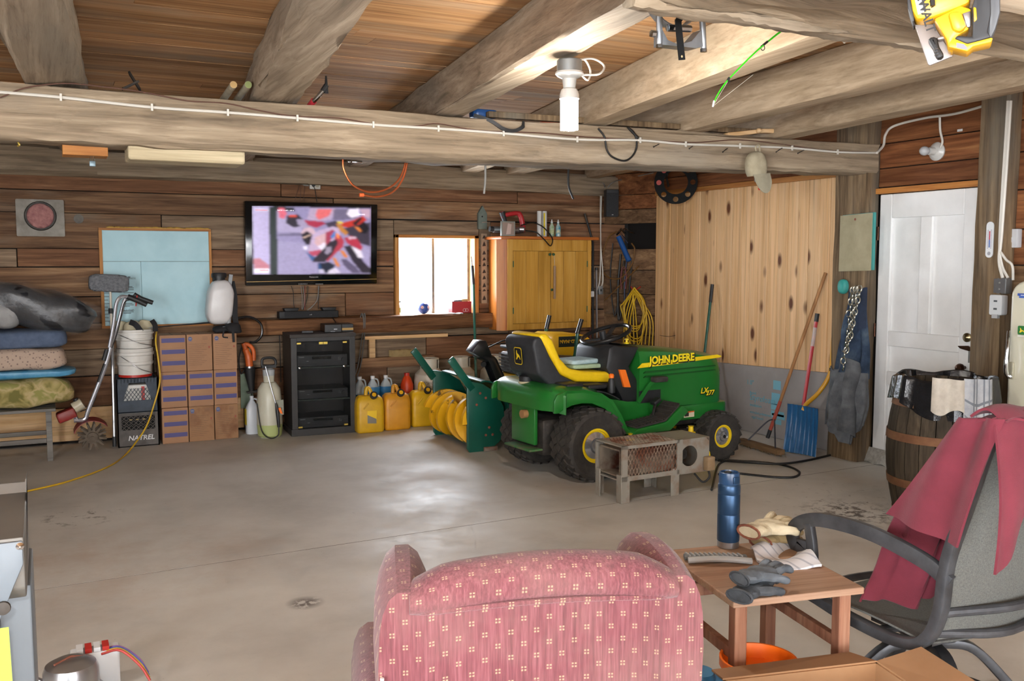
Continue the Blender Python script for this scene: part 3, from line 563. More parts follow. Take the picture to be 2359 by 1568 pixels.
en = MB().bb((3.5, 6.95, .56), (3.8, 7.25, .74)).obj('engine_block', P('engine_alloy', '3c3c3c', '6f6f6f', 18, .45, .7), sb, bevel=.02)
for i in range(6): MB().bb((3.49, 6.945, .575 + i*.028), (3.66, 7.26, .583 + i*.028)).obj('cooling_fin', P('engine_alloy'), en, smooth=False)
cg = MB()
for i in range(7): cg.tube([(3.49 + i*.03, 6.92, .56), (3.49 + i*.03, 6.92, .78)], .004, 6)
for z in (.58, .64, .70, .76): cg.tube([(3.48, 6.915, z), (3.70, 6.915, z)], .004, 6)
cg.obj('muffler_guard', P('black_wire', '101010', rough=.5), sb)
MB().bb((3.47, 6.93, .775), (3.72, 7.2, .80)).obj('engine_cover', P('grey_plastic', '565a5e', rough=.45), sb, bevel=.01)
MB().lathe([(.022, 0), (.024, .02), (.001, .022)], 12, (3.52, 6.95, .80)).obj('oil_cap', P('engine_yellow'), sb)
MB().lathe([(.035, 0), (.036, .03), (.03, .035), (.001, .036)], 16, (3.72, 6.96, .80)).obj('fuel_cap', P('cap_red', 'b5291f', rough=.4), sb)
MB().bb((3.46, 6.84, .12), (3.9, 7.36, .36)).obj('drive_frame', m_dg, sb, bevel=.01)
for yy in (6.78, 7.42): 
    w_ = MB().lathe([(.1, -.06), (.19, -.07), (.2, -.04), (.2, .04), (.19, .07), (.1, .06)], 24, (3.78, yy, .2), (0, 1, 0)).obj('drive_wheel', m_rub, sb); MB().cyl((3.78, yy - .05, .2), (3.78, yy + .05, .2), .1).obj('rim', YEL, w_)
hn, hf = B(1340, 735, 6.86), B(1266, 726, 7.34)
for h_, yy in ((hn, 6.86), (hf, 7.34)):
    base = V((3.88, yy, .42)); k_ = base.lerp(h_, .8)
    MB().tube([base, base.lerp(h_, .55) + V((.03, 0, -.03)), k_], .016, 10).obj('handlebar', m_dg, sb)
    MB().tube([k_, h_], .0195, 12).obj('hand_grip', P('black_vinyl', '15161a', rough=.3), sb)
c1 = B(1262, 812, 6.98); c2 = B(1388, 824, 6.98); zt = B(1290, 768, 7.0).z
MB().prism([(c1.x - .02, c1.z - .01), (c1.x + .0, zt - .02), (c1.x + .06, zt + .005), (c2.x - .22, zt - .01), (c2.x - .16, c1.z + .1), (c2.x + .02, c2.z + .04), (c2.x + .02, c2.z)], 6.9, 7.3, ax=X_, ay=Z_, az=Y_).obj('control_dash', P('dash_yellow', 'e9b41f', rough=.4), sb, bevel=.025)
bp = V((c1.x + .06, 6.8985, c1.z + .05)); MB().rect(0, 0, .24, .09, bp, X_, Z_, '1e2420').rect(.01, .05, .23, .055, bp - Y_*.0005, X_, Z_, 'd9a520').obj('dash_decal', PRINT('ink_print'), sb)
TEXT('YARD-MAN', .045, bp + V((.232, -.001, .062)), -X_, -Z_, P('dash_yellow'), sb, sx=.95)
MB().tube(spline([(3.27, 7.0, .80), (3.45, 7.0, .86), (3.7, 7.03, .85), (3.95, 7.05, .74)]), .006, 6).obj('chute_cable', P('black_wire'), sb)
MB().tube([(3.3, 7.03, .82), (3.7, 7.05, .83), (4.1, 7.08, .8)], .005, 6).obj('chute_rod', P('black_wire'), sb)
# ================================================================== expanded-metal heater
m_galv = P('galvanised_rusty', 'a09c92', '8a6a50', 7, .55, .35, lo=.5, hi=.75, bmp=.1); m_scorch = P('scorched_steel', '8f8577', '5a3426', 6, .6, .4, lo=.42, hi=.62)
ht = T('shop_heater', 'scorched metal shop heater caged in expanded mesh on four legs', 'heater', (3.19, 4.83, 0), math.radians(3))
L_, D_, zb_, zt_ = .46, .28, .14, .365
for x, y, h in ((.0, 0, .0), (.42, 0, 0), (0, D_, 0), (.42, D_, 0)):
    MB().bb((x - .02 if x == 0 else x - .045, y - .004, 0), (x + .045 if x == 0 else x + .02, y + .004, zb_ + .04)).bb((x - .022 if x == 0 else x + .014, y - .004, 0), (x - .014 if x == 0 else x + .022, y + (.05 if y == 0 else -.05), zb_ + .04)).obj('leg', m_galv, ht, bevel=.002, seg=1)
MB().bb((-.01, .03, zb_ + .02), (L_ - .02, D_ - .03, zb_ + .03)).bb((-.01, .03, zt_ - .04), (L_ - .02, D_ - .03, zt_ - .03)).bb((-.01, .03, zb_ + .02), (L_ - .02, .038, zt_ - .03)).bb((-.01, D_ - .038, zb_ + .02), (L_ - .02, D_ - .03, zt_ - .03)).obj('inner_duct', m_scorch, ht, smooth=False)
fr_ = MB()
for y in (0, D_):
    fr_.bb((-.02, y - .006, zb_), (L_ - .02, y + .006, zb_ + .03)).bb((-.02, y - .006, zt_ - .02), (L_ - .02, y + .006, zt_))
for x in (-.02, L_ - .04):
    for y in (0, D_): fr_.bb((x, y - .006, zb_), (x + .045, y + .006, zt_))
    fr_.bb((x, 0, zt_ - .008), (x + .045, D_, zt_)).bb((x, 0, zb_), (x + .03, D_, zb_ + .008))
fr_.obj('cage_frame', m_galv, ht, smooth=False)
def mesh_panel(o, ax, ay, w, h, name, cw=.026, chh=.046):
    q = MB(); o, ax, ay = V(o), V(ax), V(ay); nx, ny = int(w/cw), int(h/chh); cw2, ch2 = w/nx, h/ny; az = ax.cross(ay)
    for j in range(ny*2):
        for i in range(nx):
            for sgn in (0, 1):
                x0 = i*cw2 + (cw2/2 if sgn else 0) + (0 if j % 2 == 0 else (cw2/2 if not sgn else -cw2/2)); x1 = i*cw2 + (cw2/2 if (sgn == 0) == (j % 2 == 0) else (0 if j % 2 else cw2))
                a = (i + .5)*cw2; b_ = (i*cw2 if sgn == 0 else (i + 1)*cw2); p0, p1 = ((a, b_) if j % 2 == 0 else (b_, a))
                q.bar([o + ax*p0 + ay*(j*ch2/2), o + ax*p1 + ay*((j + 1)*ch2/2)], .0035, .003, az)
    return q.obj(name, P('mesh_rust', 'a89a88', '85553f', 9, .6, .4, lo=.42, hi=.6), ht, smooth=False)
mesh_panel((.02, -.004, zb_ + .03), X_, Z_, L_ - .06, zt_ - zb_ - .05, 'mesh_panel'); mesh_panel((.02, 0, zt_), X_, Y_, L_ - .06, D_, 'mesh_panel')
# blower box on the far end with its round opening
bx0, bx1 = L_ - .02, L_ + .235; q = MB(); cxx, czz, rr_ = bx0 + .085, .25, .068; n_ = 28
for yy in (.0, D_):
    outer = []; inner = []
    for i in range(n_):
        a = 2*math.pi*i/n_; ca, sa = math.cos(a), math.sin(a); k = min([abs((bx1 if ca > 0 else bx0) - cxx)/abs(ca) if abs(ca) > 1e-6 else 9, abs((.36 if sa > 0 else .135) - czz)/abs(sa) if abs(sa) > 1e-6 else 9])
        outer.append(V((cxx + ca*k, yy, czz + sa*k))); inner.append(V((cxx + ca*rr_, yy, czz + sa*rr_)))
    fs = [(i, (i + 1) % n_, n_ + (i + 1) % n_, n_ + i) for i in range(n_)]
    q.add(outer + inner, fs)
q.bb((bx0, 0, .358), (bx1, D_, .362)).bb((bx0, 0, .133), (bx1, D_, .137)).bb((bx1 - .003, 0, .135), (bx1, D_, .36)).obj('blower_box', m_galv, ht, smooth=False)
MB().cyl((cxx, .06, czz), (cxx, .2, czz), .035).cyl((cxx - .0, .2, czz), (cxx, .22, czz), .062).obj('blower_motor', m_iron, ht)
MB().bb((bx1 - .055, -.05, .145), (bx1 + .01, -.004, .235)).obj('switch_box', P('tan_box', '8d7455', '9d8467', 12, .6), ht, bevel=.006)
MB().tube(spline([(bx1 - .03, -.03, .145), (bx1 - .03, -.04, .10), (bx1 - .07, -.02, .07), (bx1 - .1, .03, .12)]), .007, 8).obj('lead', P('black_cable', '1e1d1c', rough=.6), ht)
# ================================================================== along the back wall, from the bench to the jerry cans
INK = PRINT('ink_print')
def soft(c, d, seed=0, amp=.012, e=.45, n=26, m=14, fr=1.0):
    """a soft folded bundle: rounded block with folds"""
    rg = random.Random(seed); ph = [rg.uniform(0, 6.3) for _ in range(6)]; q = MB(); q.ell((0, 0, 0), (d[0]/2, d[1]/2, d[2]/2), n, m, e=e)
    q.v = [(c[0] + x + amp*math.sin(ph[0] + z*34*fr + x*4), c[1] + y + amp*math.sin(ph[1] + x*13*fr + z*22), c[2] + z + amp*(math.sin(ph[2] + x*17*fr + y*9)*.6 + math.sin(ph[3] + x*7 + y*15*fr)*.5)) for x, y, z in q.v]; return q
m_grey_w = WOOD('grey_painted_wood', ['5b5955', '76736e', '89867f'], 0, 1, .7, .2, tint=.1)
# flue plate with pink insulation
a, b_ = B(35, 458), B(150, 545); fp = T('flue_plate', 'square grey metal flue plate stuffed with pink insulation', 'flue cover', ((a.x + b_.x)/2, 8.485, (a.z + b_.z)/2))
w_, h_ = (b_.x - a.x)/2, (a.z - b_.z)/2
MB().prism(rr(-w_, -h_, w_, h_, .01), -.008, .002, ax=X_, ay=Z_, az=Y_).obj('plate', P('stained_sheet_metal', '8a857b', '6a6358', 7, .6, .3, bmp=.1), fp)
MB().lathe([(.112, 0), (.118, .008), (.112, .03), (.1, .03), (.1, 0)], 28, (0, -.008, .015), (0, -1, 0), cap=False).obj('collar', m_iron, fp)
MB().ell((0, -.02, .015), (.1, .02, .1), 20, 10).obj('insulation', P('pink_fibreglass', 'b5827c', '8d5c5c', 22, .95, bmp=1), fp)
p = B(181, 504); MB().lathe([(.036, 0), (.038, .008), (.001, .01)], 20, (p.x, 8.492, p.z), (0, -1, 0)).obj('wall_plug', P('dull_grey_disc', '55514b', '6b665e', 20, .7))
tag(bpy.data.objects['wall_plug'], 'small round grey disc between the flue plate and the blue foam', 'disc')
# blue foam panel in its pine frame
fx0, fx1, fz0, fz1 = .405, 1.30, .955, 1.79; fo = T('foam_insulation', 'pale blue foam board in a thin pine frame on the plank wall', 'foam panel', ((fx0 + fx1)/2, 8.49, fz0), wc=True)
m_foam = P('pale_blue_foam', 'a9cdd6', 'b4d6de', 5, .7, bmp=.05); xs_ = B(325, 640).x; zs_ = B(350, 602).z
for x0, x1, z0, z1 in ((fx0 + .025, fx1 - .02, zs_ + .001, fz1 - .02), (fx0 + .025, xs_ - .0008, fz0 + .02, zs_ - .001), (xs_ + .0008, fx1 - .02, fz0 + .02, zs_ - .001)): MB().bb((x0, 8.478, z0), (x1, 8.494, z1)).obj('foam_sheet', m_foam, fo, smooth=False, bevel=.002, seg=1)
for a, b_ in (((fx0, fz0), (fx0 + .025, fz1)), ((fx1 - .02, fz0), (fx1, fz1))): MB().bb((a[0], 8.472, a[1]), (b_[0], 8.496, b_[1])).obj('frame_strip', m_trimz, fo, smooth=False)
for z in (fz0, fz1 - .02): MB().bb((fx0, 8.471, z), (fx1, 8.496, z + .02)).obj('frame_strip', m_trimx, fo, smooth=False)
sf = MB(); rg = random.Random(4)
for i in range(40): x = fx0 + .05 + (fx1 - fx0 - .08)*rg.random(); sf.ell((x, 8.485, fz1 + .004), (.02 + .02*rg.random(), .012, .006 + .006*rg.random()), 8, 5)
sf.obj('spray_foam', P('yellow_spray_foam', 'b08a3c', 'c7a354', 30, .9, bmp=.6), fo)
pr = MB(); rg = random.Random(9); o_ = V((B(238, 668).x, 8.4775, 0))
for i, (py, w2) in enumerate([(640, .02), (661, .07), (664, .08), (668, .08), (675, .08), (681, .08), (685, .06), (690, .05), (700, .07), (703, .08), (706, .05), (716, .075), (719, .08), (722, .06)]):
    z = B(280, py).z; x0 = B(294 if i == 0 else 284, py).x; pr.rect(x0, z, x0 + w2, z + (.012 if i == 0 else .006), (0, 8.4772, 0), X_, Z_, '57666b')
for i in range(9): z = B(280, 675 + i*8).z; pr.rect(o_.x, z, o_.x + .03 + .03*rg.random(), z + .006, (0, 8.4772, 0), X_, Z_, '6b7b80')
pr.obj('printed_notice', INK, fo); TEXT('STANDARDS', .02, (B(278, 643).x, 8.4768, B(278, 643).z), X_, Z_, P('grey_ink', '4f5d62'), fo); TEXT('+·AYS+B-', .022, (B(284, 716).x, 8.4768, B(284, 716).z), X_, Z_, P('grey_ink'), fo)
# ---- folding bench with bedding
bn = T('folding_bench', 'grey wooden folding bench under the pile of bedding', 'bench', (-.3, 8.05, 0), wc=True); BZ = .40
for i in range(4): MB().bb((-1.0, 7.83 + i*.105, BZ - .022), (.03, 7.83 + i*.105 + .095, BZ)).obj('slat', m_grey_w, bn, smooth=False, bevel=.003)
for x in (-.95, -.02):
    for y in (7.85, 8.22): MB().bb((x - .02, y - .02, 0), (x + .02, y + .02, BZ - .022)).obj('leg', m_grey_w, bn, smooth=False, bevel=.003)
    MB().bb((x - .012, 7.87, .32), (x + .012, 8.2, .36)).obj('apron', m_grey_w, bn, smooth=False)
for y in (7.85, 8.22): MB().bb((-.93, y - .012, .14), (-.04, y + .012, .175)).obj('stretcher', m_grey_w, bn, smooth=False, bevel=.003)
mm_, t, b = nt('leaf_print_cloth'); v = coords(t, (1, 1, 1)); vo = t.nodes.new('ShaderNodeTexVoronoi'); vo.inputs['Scale'].default_value = 11; t.links.new(v, vo.inputs['Vector'])
t.links.new(ramp(t, noise(t, v, 8, 3, .5, .8), [(.36, '6f6a34'), (.46, 'a0925a'), (.54, 'b8a478'), (.64, '8d8a4c')]), b.inputs['Base Color']); b.inputs['Roughness'].default_value = .85; bump(t, b, noise(t, v, 14, 4), .3)
m_leaf = mm_
mm_, t, b = nt('floral_cloth'); v = coords(t, (1, 1, 1)); vo = t.nodes.new('ShaderNodeTexVoronoi'); vo.inputs['Scale'].default_value = 46; t.links.new(v, vo.inputs['Vector'])
c = ramp(t, vo.outputs['Distance'], [(.12, '7d6a66'), (.24, '8f7b72'), (.32, 'b5a08f')]); t.links.new(c, b.inputs['Base Color']); b.inputs['Roughness'].default_value = .9; bump(t, b, noise(t, v, 12, 4), .3); m_floral = mm_
def bundle(name, lab, cat, c, d, mat, seed, amp=.012, e=.4, fr=1.0):
    o = soft((0, 0, 0), d, seed, amp, e, fr=fr).obj(name, mat); o.location = c; return tag(o, lab, cat)
bundle('quilt', 'leaf-patterned olive quilt folded at the bottom of the bedding pile', 'quilt', (-.25, 8.06, .515), (.82, .44, .22), m_leaf, 1, .014, .5)
bundle('plastic_tarp', 'bright blue plastic sheet folded under the floral blanket', 'tarp', (-.25, 8.07, .66), (.86, .40, .07), P('blue_poly_sheet', '3f87b2', '6ba6c4', 8, .35), 2, .008, .5)
bundle('blanket', 'pale floral cotton blanket folded in the middle of the pile', 'blanket', (-.27, 8.07, .775), (.78, .42, .17), m_floral, 3, .010, .42)
bundle('blanket', 'rolled grey-blue blanket under the plastic-wrapped bundle', 'blanket', (-.15, 8.07, .925), (.56, .36, .14), P('denim_blue_felt', '4a5870', '58667e', 20, .9, bmp=.3), 4, .005, .4)
wp = T('wrapped_bundle', 'black bundle wrapped in clear plastic on top of the bedding', 'bundle', (-.1, 8.06, 1.0), wc=True)
q = soft((0, 0, 0), (.86, .40, .29), 5, .016, .7, 30, 16); M_ = Matrix.Rotation(.28, 3, 'Y'); q.v = [tuple(V((-.08, 8.06, 1.16)) + M_ @ V(x)) for x in q.v]; q.obj('black_contents', P('black_bag', '17181b', '2b2c30', 12, .3, bmp=.4), wp)
q = soft((0, 0, 0), (.55, .34, .22), 6, .014, .7); q.v = [tuple(V((-.42, 8.02, 1.15)) + M_ @ V(x)) for x in q.v]; q.obj('white_contents', P('grey_white_bag', '8e8e8e', 'a5a5a4', 8, .35, bmp=.3), wp)
q = soft((0, 0, 0), (.95, .44, .33), 7, .02, .75, 34, 18, 1.4); q.v = [tuple(V((-.08, 8.06, 1.165)) + M_ @ V(x)) for x in q.v]; q.obj('plastic_wrap', P('clear_film', 'ffffff', rough=.12, alpha=.05, bmp=.5, bsc=14), wp)
# ---- garden tiller with chrome handlebar
m_chrome = P('chrome_tube', 'c4c7cf', rough=.2, metal=.75); YT = 8.02
tl = T('garden_tiller', 'small red garden tiller with chrome handlebar leaning by the bench', 'tiller', (B(215, 1030, YT).x, YT, 0), wc=True)
pt = lambda x, y, Y=YT: B(x, y, Y)
MB().tube(spline([pt(170, 968), pt(195, 965), pt(205, 940), pt(240, 850), pt(255, 800)]), .017, 10).obj('lower_shaft', m_chrome, tl)
MB().tube([pt(228, 880), pt(243, 838)], .017, 10).tube([pt(240, 830), pt(247, 805)], .02, 10).obj('shaft_clamp', BLK, tl)
MB().tube(spline([pt(252, 800), pt(262, 745), pt(268, 700), pt(278, 684), pt(295, 683)]), .0145, 10).obj('handlebar', m_chrome, tl)
MB().tube(spline([pt(255, 800, 8.06), pt(272, 745, 8.06), pt(288, 690, 8.06), pt(300, 683, 8.06)]), .0145, 10).obj('handlebar', m_chrome, tl)
MB().tube([pt(294, 683), pt(312, 690), pt(338, 702)], [.022, .021, .019], 12).obj('grip', BLK, tl); MB().tube([pt(308, 678, 8.06), pt(325, 688, 8.06), pt(352, 697, 8.06)], [.02, .02, .018], 12).obj('grip', BLK, tl)
MB().tube([pt(316, 680), pt(313, 705)], .005).obj('throttle_trigger', P('cap_red'), tl)
MB().tube(spline([pt(300, 690), pt(285, 700), pt(272, 760), pt(250, 820), pt(232, 860), pt(215, 930), pt(185, 948)]), .004, 6).obj('throttle_cable', P('black_wire'), tl)
MB().box(pt(153, 955), (.14, .13, .08), rot=Matrix.Rotation(-.35, 3, 'Y')).obj('engine_cover', P('tiller_red', '8e1f1c', '7c2a24', 14, .45), tl, bevel=.015)
MB().cyl(pt(170, 940), pt(190, 928), .045).obj('fuel_tank', P('cloudy_plastic', 'b9b19a', rough=.4), tl); MB().cyl(pt(173, 918), pt(178, 926), .02).obj('fuel_cap', BLK, tl)
MB().tube([pt(170, 950), pt(178, 970)], .015).obj('neck', m_chrome, tl)
c0 = pt(212, 1003); 
for dy in (-.06, .06):
    poly = []
    for i in range(24):
        a = 2*math.pi*i/24; r_ = .052 if i % 2 == 0 else .105; poly += [(c0.x + r_*math.cos(a), c0.z + r_*math.sin(a)), (c0.x + r_*1.02*math.cos(a + .12), c0.z + r_*1.02*math.sin(a + .12))]
    MB().prism(poly, YT + dy - .006, YT + dy + .006, ax=X_, ay=Z_, az=Y_).obj('tine', P('soil_steel', '564c40', '74685a', 20, .8, .3), tl)
MB().cyl(c0 - Y_*.09, c0 + Y_*.09, .04).cyl(c0 - Y_*.1, c0 + Y_*.1, .012).obj('tine_hub', P('soil_steel'), tl)
def shield(u, v_): a = math.radians(35 + 130*u); return V((c0.x + .135*math.cos(a), YT - .11 + .22*v_, c0.z + .01 + .125*math.sin(a)))
MB().sheet(shield, 14, 3, .004).obj('guard', P('tiller_red'), tl)
# ---- snow broom
YB = 8.12; br = T('snow_broom', 'grey foam-headed snow broom on a metal pole against the blue foam', 'broom', (B(264, 1028, YB).x, YB, 0), wc=True); pt = lambda x, y: B(x, y, YB + .1*(1030 - y)/400)
MB().tube([pt(264, 1026), pt(258, 780)], .0125, 10).obj('pole', P('brushed_alloy', 'a7a9ad', rough=.3, metal=.9), br)
MB().tube([pt(258, 785), pt(254, 665)], .0095, 10).obj('inner_pole', P('beige_pole', 'c9bfae', rough=.4), br)
MB().tube([pt(264, 1028), pt(263, 1005)], .0155, 10).tube([pt(255, 722), pt(255, 710)], .017, 10).obj('pole_cap', BLK, br)
c0 = pt(251, 652); q = MB(); q.ell((0, 0, 0), (.15, .055, .068), 34, 18, e=.4); rg = random.Random(3)
q.v = [tuple(c0 + Matrix.Rotation(.06, 3, 'Y') @ V((x + rg.uniform(-.004, .004), y + rg.uniform(-.005, .005), z + rg.uniform(-.005, .005)))) for x, y, z in q.v]; q.obj('foam_head', P('grey_foam', '7e8083', '5c5e62', 60, .95, bmp=1), br)
# ---- milk crates
def crate(name, lab, z0, mat, text, sx=.315, sy=.31, h=.28):
    o = T(name, lab, 'crate', (.477, 8.125, z0), 0); t_ = .008
    MB().bb((0, 0, 0), (sx, sy, .012)).obj('base', mat, o, bevel=.003)
    for (x0, y0, x1, y1) in ((0, 0, t_, sy), (sx - t_, 0, sx, sy), (0, sy - t_, sx, sy)): MB().bb((x0, y0, 0), (x1, y1, h)).obj('side', mat, o, smooth=False)
    q = MB()
    if text:
        q.bb((0, 0, 0), (sx, t_, .14)).bb((0, 0, .255), (sx, t_, h)).bb((0, 0, .14), (.03, t_, .255)).bb((sx - .03, 0, .14), (sx, t_, .255)); n = 7; cw = (sx - .06)/n
        for r_ in range(3):
            for i in range(n + 1):
                x = .03 + i*cw - (cw/2 if r_ % 2 else 0); 
                q.tube([(x, .004, .14 + r_*.038), (x + cw/2, .004, .14 + r_*.038 + .019), (x, .004, .14 + (r_ + 1)*.038), ], .0042, 6) if x < sx - .03 else None
                q.tube([(x + cw, .004, .14 + r_*.038), (x + cw/2, .004, .14 + r_*.038 + .019), (x + cw, .004, .14 + (r_ + 1)*.038)], .0042, 6) if x < sx - .05 else None
        q.obj('front', mat, o, smooth=False); MB().bb((.03, .02, .12), (sx - .03, .024, .25)).obj('liner', P('hole_shade', '141414', rough=.9), o)  # dark sheet behind the lattice stands for the shade inside the crate
        TEXT('NATREL', .055, (.075, -.0015, .055), X_, Z_, P('white_print', 'd6d6d6'), o, ext=.001, shear=.2, bold=.001)
        for x in (.1, .15, .2): MB().ell((x, .0, .225), (.013, .006, .006), 8, 5).obj('hand_hold', P('tan_bits', 'a08e66', rough=.8), o)
    else:
        q.bb((0, 0, 0), (sx, t_, .10)).bb((0, 0, .245), (sx, t_, h)).prism([(0, .1), (.045, .1), (.095, .245), (0, .245)], 0, t_, ax=X_, ay=Z_, az=Y_).prism([(sx, .1), (sx - .045, .1), (sx - .095, .245), (sx, .245)], 0, t_, ax=X_, ay=Z_, az=Y_)
        q.obj('front', mat, o, smooth=False); m2 = MB()
        for i in range(8):
            x = .045 + i*.028; m2.bar([(x, .004, .1), (x + .07, .004, .2)], .004, .004, Y_).bar([(x + .07 - .03, .004, .1), (x - .03, .004, .2)], .004, .004, Y_)
        m2.obj('lattice', mat, o, smooth=False); MB().bb((.05, .03, .02), (sx - .05, .2, .225)).obj('white_carton', P('white_carton', 'cfcfca', rough=.6), o, bevel=.01); MB().bb((.19, .026, .03), (.215, .03, .21)).obj('red_stripe', P('cap_red'), o)
        for i in range(12): MB().bb((.01 + i*.025, .003, .247), (.014 + i*.025, .0, .278)).obj('rib', mat, o, smooth=False)
    return o
crate('milk_crate', 'grey plastic milk crate with white lettering on the floor', 0, P('dusty_grey_crate', '4c4845', '5d5854', 14, .7), True)
crate('milk_crate', 'dark blue plastic milk crate stacked under the white buckets', .281, P('dusty_blue_crate', '2b3540', '3b4652', 12, .65), False)
# ---- nested white buckets
m_pail = P('white_pail', 'd6d4ce', 'cac7c0', 8, .4)
for k, (lab, z0, z1, r_) in enumerate((('lower white plastic bucket standing in the blue crate', .565, .80, .145), ('upper white plastic bucket nested in the one below', .803, .955, .15))):
    bk = T('bucket', lab, 'bucket', (.635, 8.29, z0), group='nested white buckets'); h = z1 - z0
    MB().lathe([(r_*.9, 0), (r_*.93, h*.4), (r_*1.0, h*.45), (r_*1.0, h*.52), (r_*.97, h*.54), (r_*.98, h*.75), (r_*1.05, h*.77), (r_*1.05, h*.86), (r_*1.0, h*.88), (r_*1.02, h), (r_*.96, h), (r_*.9, h*.3), (.001, h*.3)], 32).obj('pail', m_pail, bk)
    MB().tube(spline([(-r_*.9, -r_*.35, h*.80), (-r_*.5, -r_*.93, h*.62), (r_*.2, -r_*1.06, h*.3), (r_*.9, -r_*.6, h*.12)]), .0028, 6).obj('wire_handle', P('bright_wire', '8d8d8d', rough=.3, metal=.8), bk)
    if k == 0: MB().lathe([(r_*.905, 0), (r_*.908, .02)], 32, cap=False).obj('red_band', P('cap_red'), bk)
kp = T('knee_pads', 'tan work pads with black straps stuffed in the white bucket', 'pads', (.635, 8.29, .955), wc=True)
for i, (x, y, a) in enumerate(((.54, 8.30, .3), (.62, 8.24, -.4), (.72, 8.31, .2))): q = soft((0, 0, 0), (.13, .045, .14), 30 + i, .006, .6); q.v = [tuple(V((x, y, .955)) + Matrix.Rotation(a, 3, 'Y') @ V(p_)) for p_ in q.v]; q.obj('pad', P('tan_canvas', 'b5aa8c', 'c4bb9f', 14, .9), kp)
MB().bar(spline([(.60, 8.2, 1.02), (.64, 8.17, 1.0), (.68, 8.15, .94)]), .045, .004, -Y_).bar(spline([(.77, 8.2, 1.03), (.79, 8.17, .99), (.79, 8.15, .94)]), .04, .004, -Y_).obj('strap', P('black_webbing', '17171a', rough=.8), kp)
# ---- nine cardboard boxes
m_kraft = P('kraft_board', '9a7355', 'a57d5d', 5, .8, bmp=.08); m_kwet = P('kraft_board_damp', '96704f', '6d4429', 4, .8, lo=.5, hi=.7)
cols_x = [.815, 1.028, 1.238, 1.438]; hz = [0, .298, .598, .905]
places = [['lowest in the column beside the milk crates', 'at the floor in the middle column', 'at the floor in the column next to the white jug'], ['in the middle of the column beside the milk crates', 'in the very centre of the stack', 'at mid height next to the hanging saw'], ['topmost beside the white buckets', 'topmost of the middle column', 'topmost under the backpack sprayer']]
for r_ in range(3):
    for c_ in range(3):
        x0, x1, z0, z1 = cols_x[c_] + .003, cols_x[c_ + 1] - .004, hz[r_] + .0005, hz[r_ + 1] - .001
        stripes = c_ == 0 or r_ == 1
        o = T('cardboard_box', 'brown carton with ' + ('purple stripes' if stripes else 'printed text') + ', ' + places[r_][c_], 'box', (x0, 8.13 + .008*((r_*2 + c_) % 3), z0), 0, 'cartons stacked three by three'); w_, h_ = x1 - x0, z1 - z0
        MB().bb((0, 0, 0), (w_, .30, h_)).obj('carton', m_kwet if r_ == 0 and c_ else m_kraft, o, smooth=False, bevel=.004, seg=2)
        MB().bb((w_*.48, .0, h_), (w_*.52, .3, h_ + .0006)).obj('top_seam', P('kraft_dark', '6e5038', rough=.8), o)
        q = MB(); O_ = V((0, -.0008, 0)); N0 = len(q.f)
        if stripes:
            for i in range(3): zc = h_*(.86 - .31*i); q.rect(.014, zc - .018, w_ - .01, zc + .018, O_, X_, Z_, '4a4678')
            for i in range(4): zc = h_*(.95 - .31*i); q.rect(.014, zc, w_ - .02, zc + .002, O_, X_, Z_, '7c5a44')
        else:
            q.flat(circ(.028, h_*.88, .017, 16), O_, X_, Z_, '4a5a86'); q.rect(.013, h_*.81, .045, h_*.82, O_, X_, Z_, '5a6690'); q.rect(.017, h_*.875, .039, h_*.889, O_ - Y_*.0004, X_, Z_, 'b9a58e')
            for i in range(3): q.rect(w_*.62, h_*(.92 - .035*i), w_*.83, h_*(.93 - .035*i), O_, X_, Z_, '7a5b47')
            q.flat([(w_*.88, h_*.68), (w_*.92, h_*.64), (w_*.88, h_*.60), (w_*.84, h_*.64)], O_, X_, Z_, '9a4a3a')
            for i in range(12): q.rect(.015, h_*(.73 - .052*i), w_*(.78 - .1*((i*7) % 3)), h_*(.737 - .052*i), O_, X_, Z_, '6b4d38')
        q.obj('print', INK, o, smooth=False)
# ---- backpack sprayer on the boxes
sp = T('backpack_sprayer', 'white tank backpack sprayer with black cap on the top carton', 'sprayer', (1.335, 8.25, .907), wc=True)
q = MB(); q.ell((0, 0, 0), (.11, .10, .19), 24, 22, e=.5); q.v = [(1.325 + x*(1 - .25*max(0, z - .08)/.11 - .12*max(0, -z - .1)/.09) + .012*math.sin(z*9), 8.27 + y*(1 + .02*math.sin(z*75)), 1.165 + z) for x, y, z in q.v]; q.obj('tank', P('translucent_white', 'd5d3d2', 'c9c6c6', 5, .35), sp)
MB().lathe([(.062, 0), (.062, .03), (.055, .04), (.001, .042)], 24, (1.325, 8.27, 1.375)).lathe([(.05, 0), (.05, .05)], 20, (1.325, 8.27, 1.335)).obj('lid', BLK, sp)
MB().prism([(0, 0), (.07, 0), (.075, .10), (.05, .12), (.04, .03), (0, .03)], 8.19, 8.33, (1.33, 0, .93), X_, Z_, Y_).obj('base_bracket', P('bracket_grey', '8a8d8f', rough=.5), sp, bevel=.008)
MB().bar(spline([(1.43, 8.27, 1.34), (1.445, 8.24, 1.2), (1.44, 8.22, 1.05), (1.45, 8.2, .95)]), .045, .02, Y_).obj('harness', P('black_webbing'), sp)
MB().bar([(1.405, 8.24, 1.30), (1.42, 8.24, 1.40)], .03, .02, Y_).obj('pump_lever', P('bracket_grey'), sp)
q = soft((1.33, 8.23, .935), (.17, .14, .05), 41, .012, .7); q.obj('strap_heap', P('black_webbing'), sp); q = soft((1.43, 8.18, .93), (.13, .1, .09), 42, .014, .7); q.obj('strap_heap', P('black_webbing'), sp)
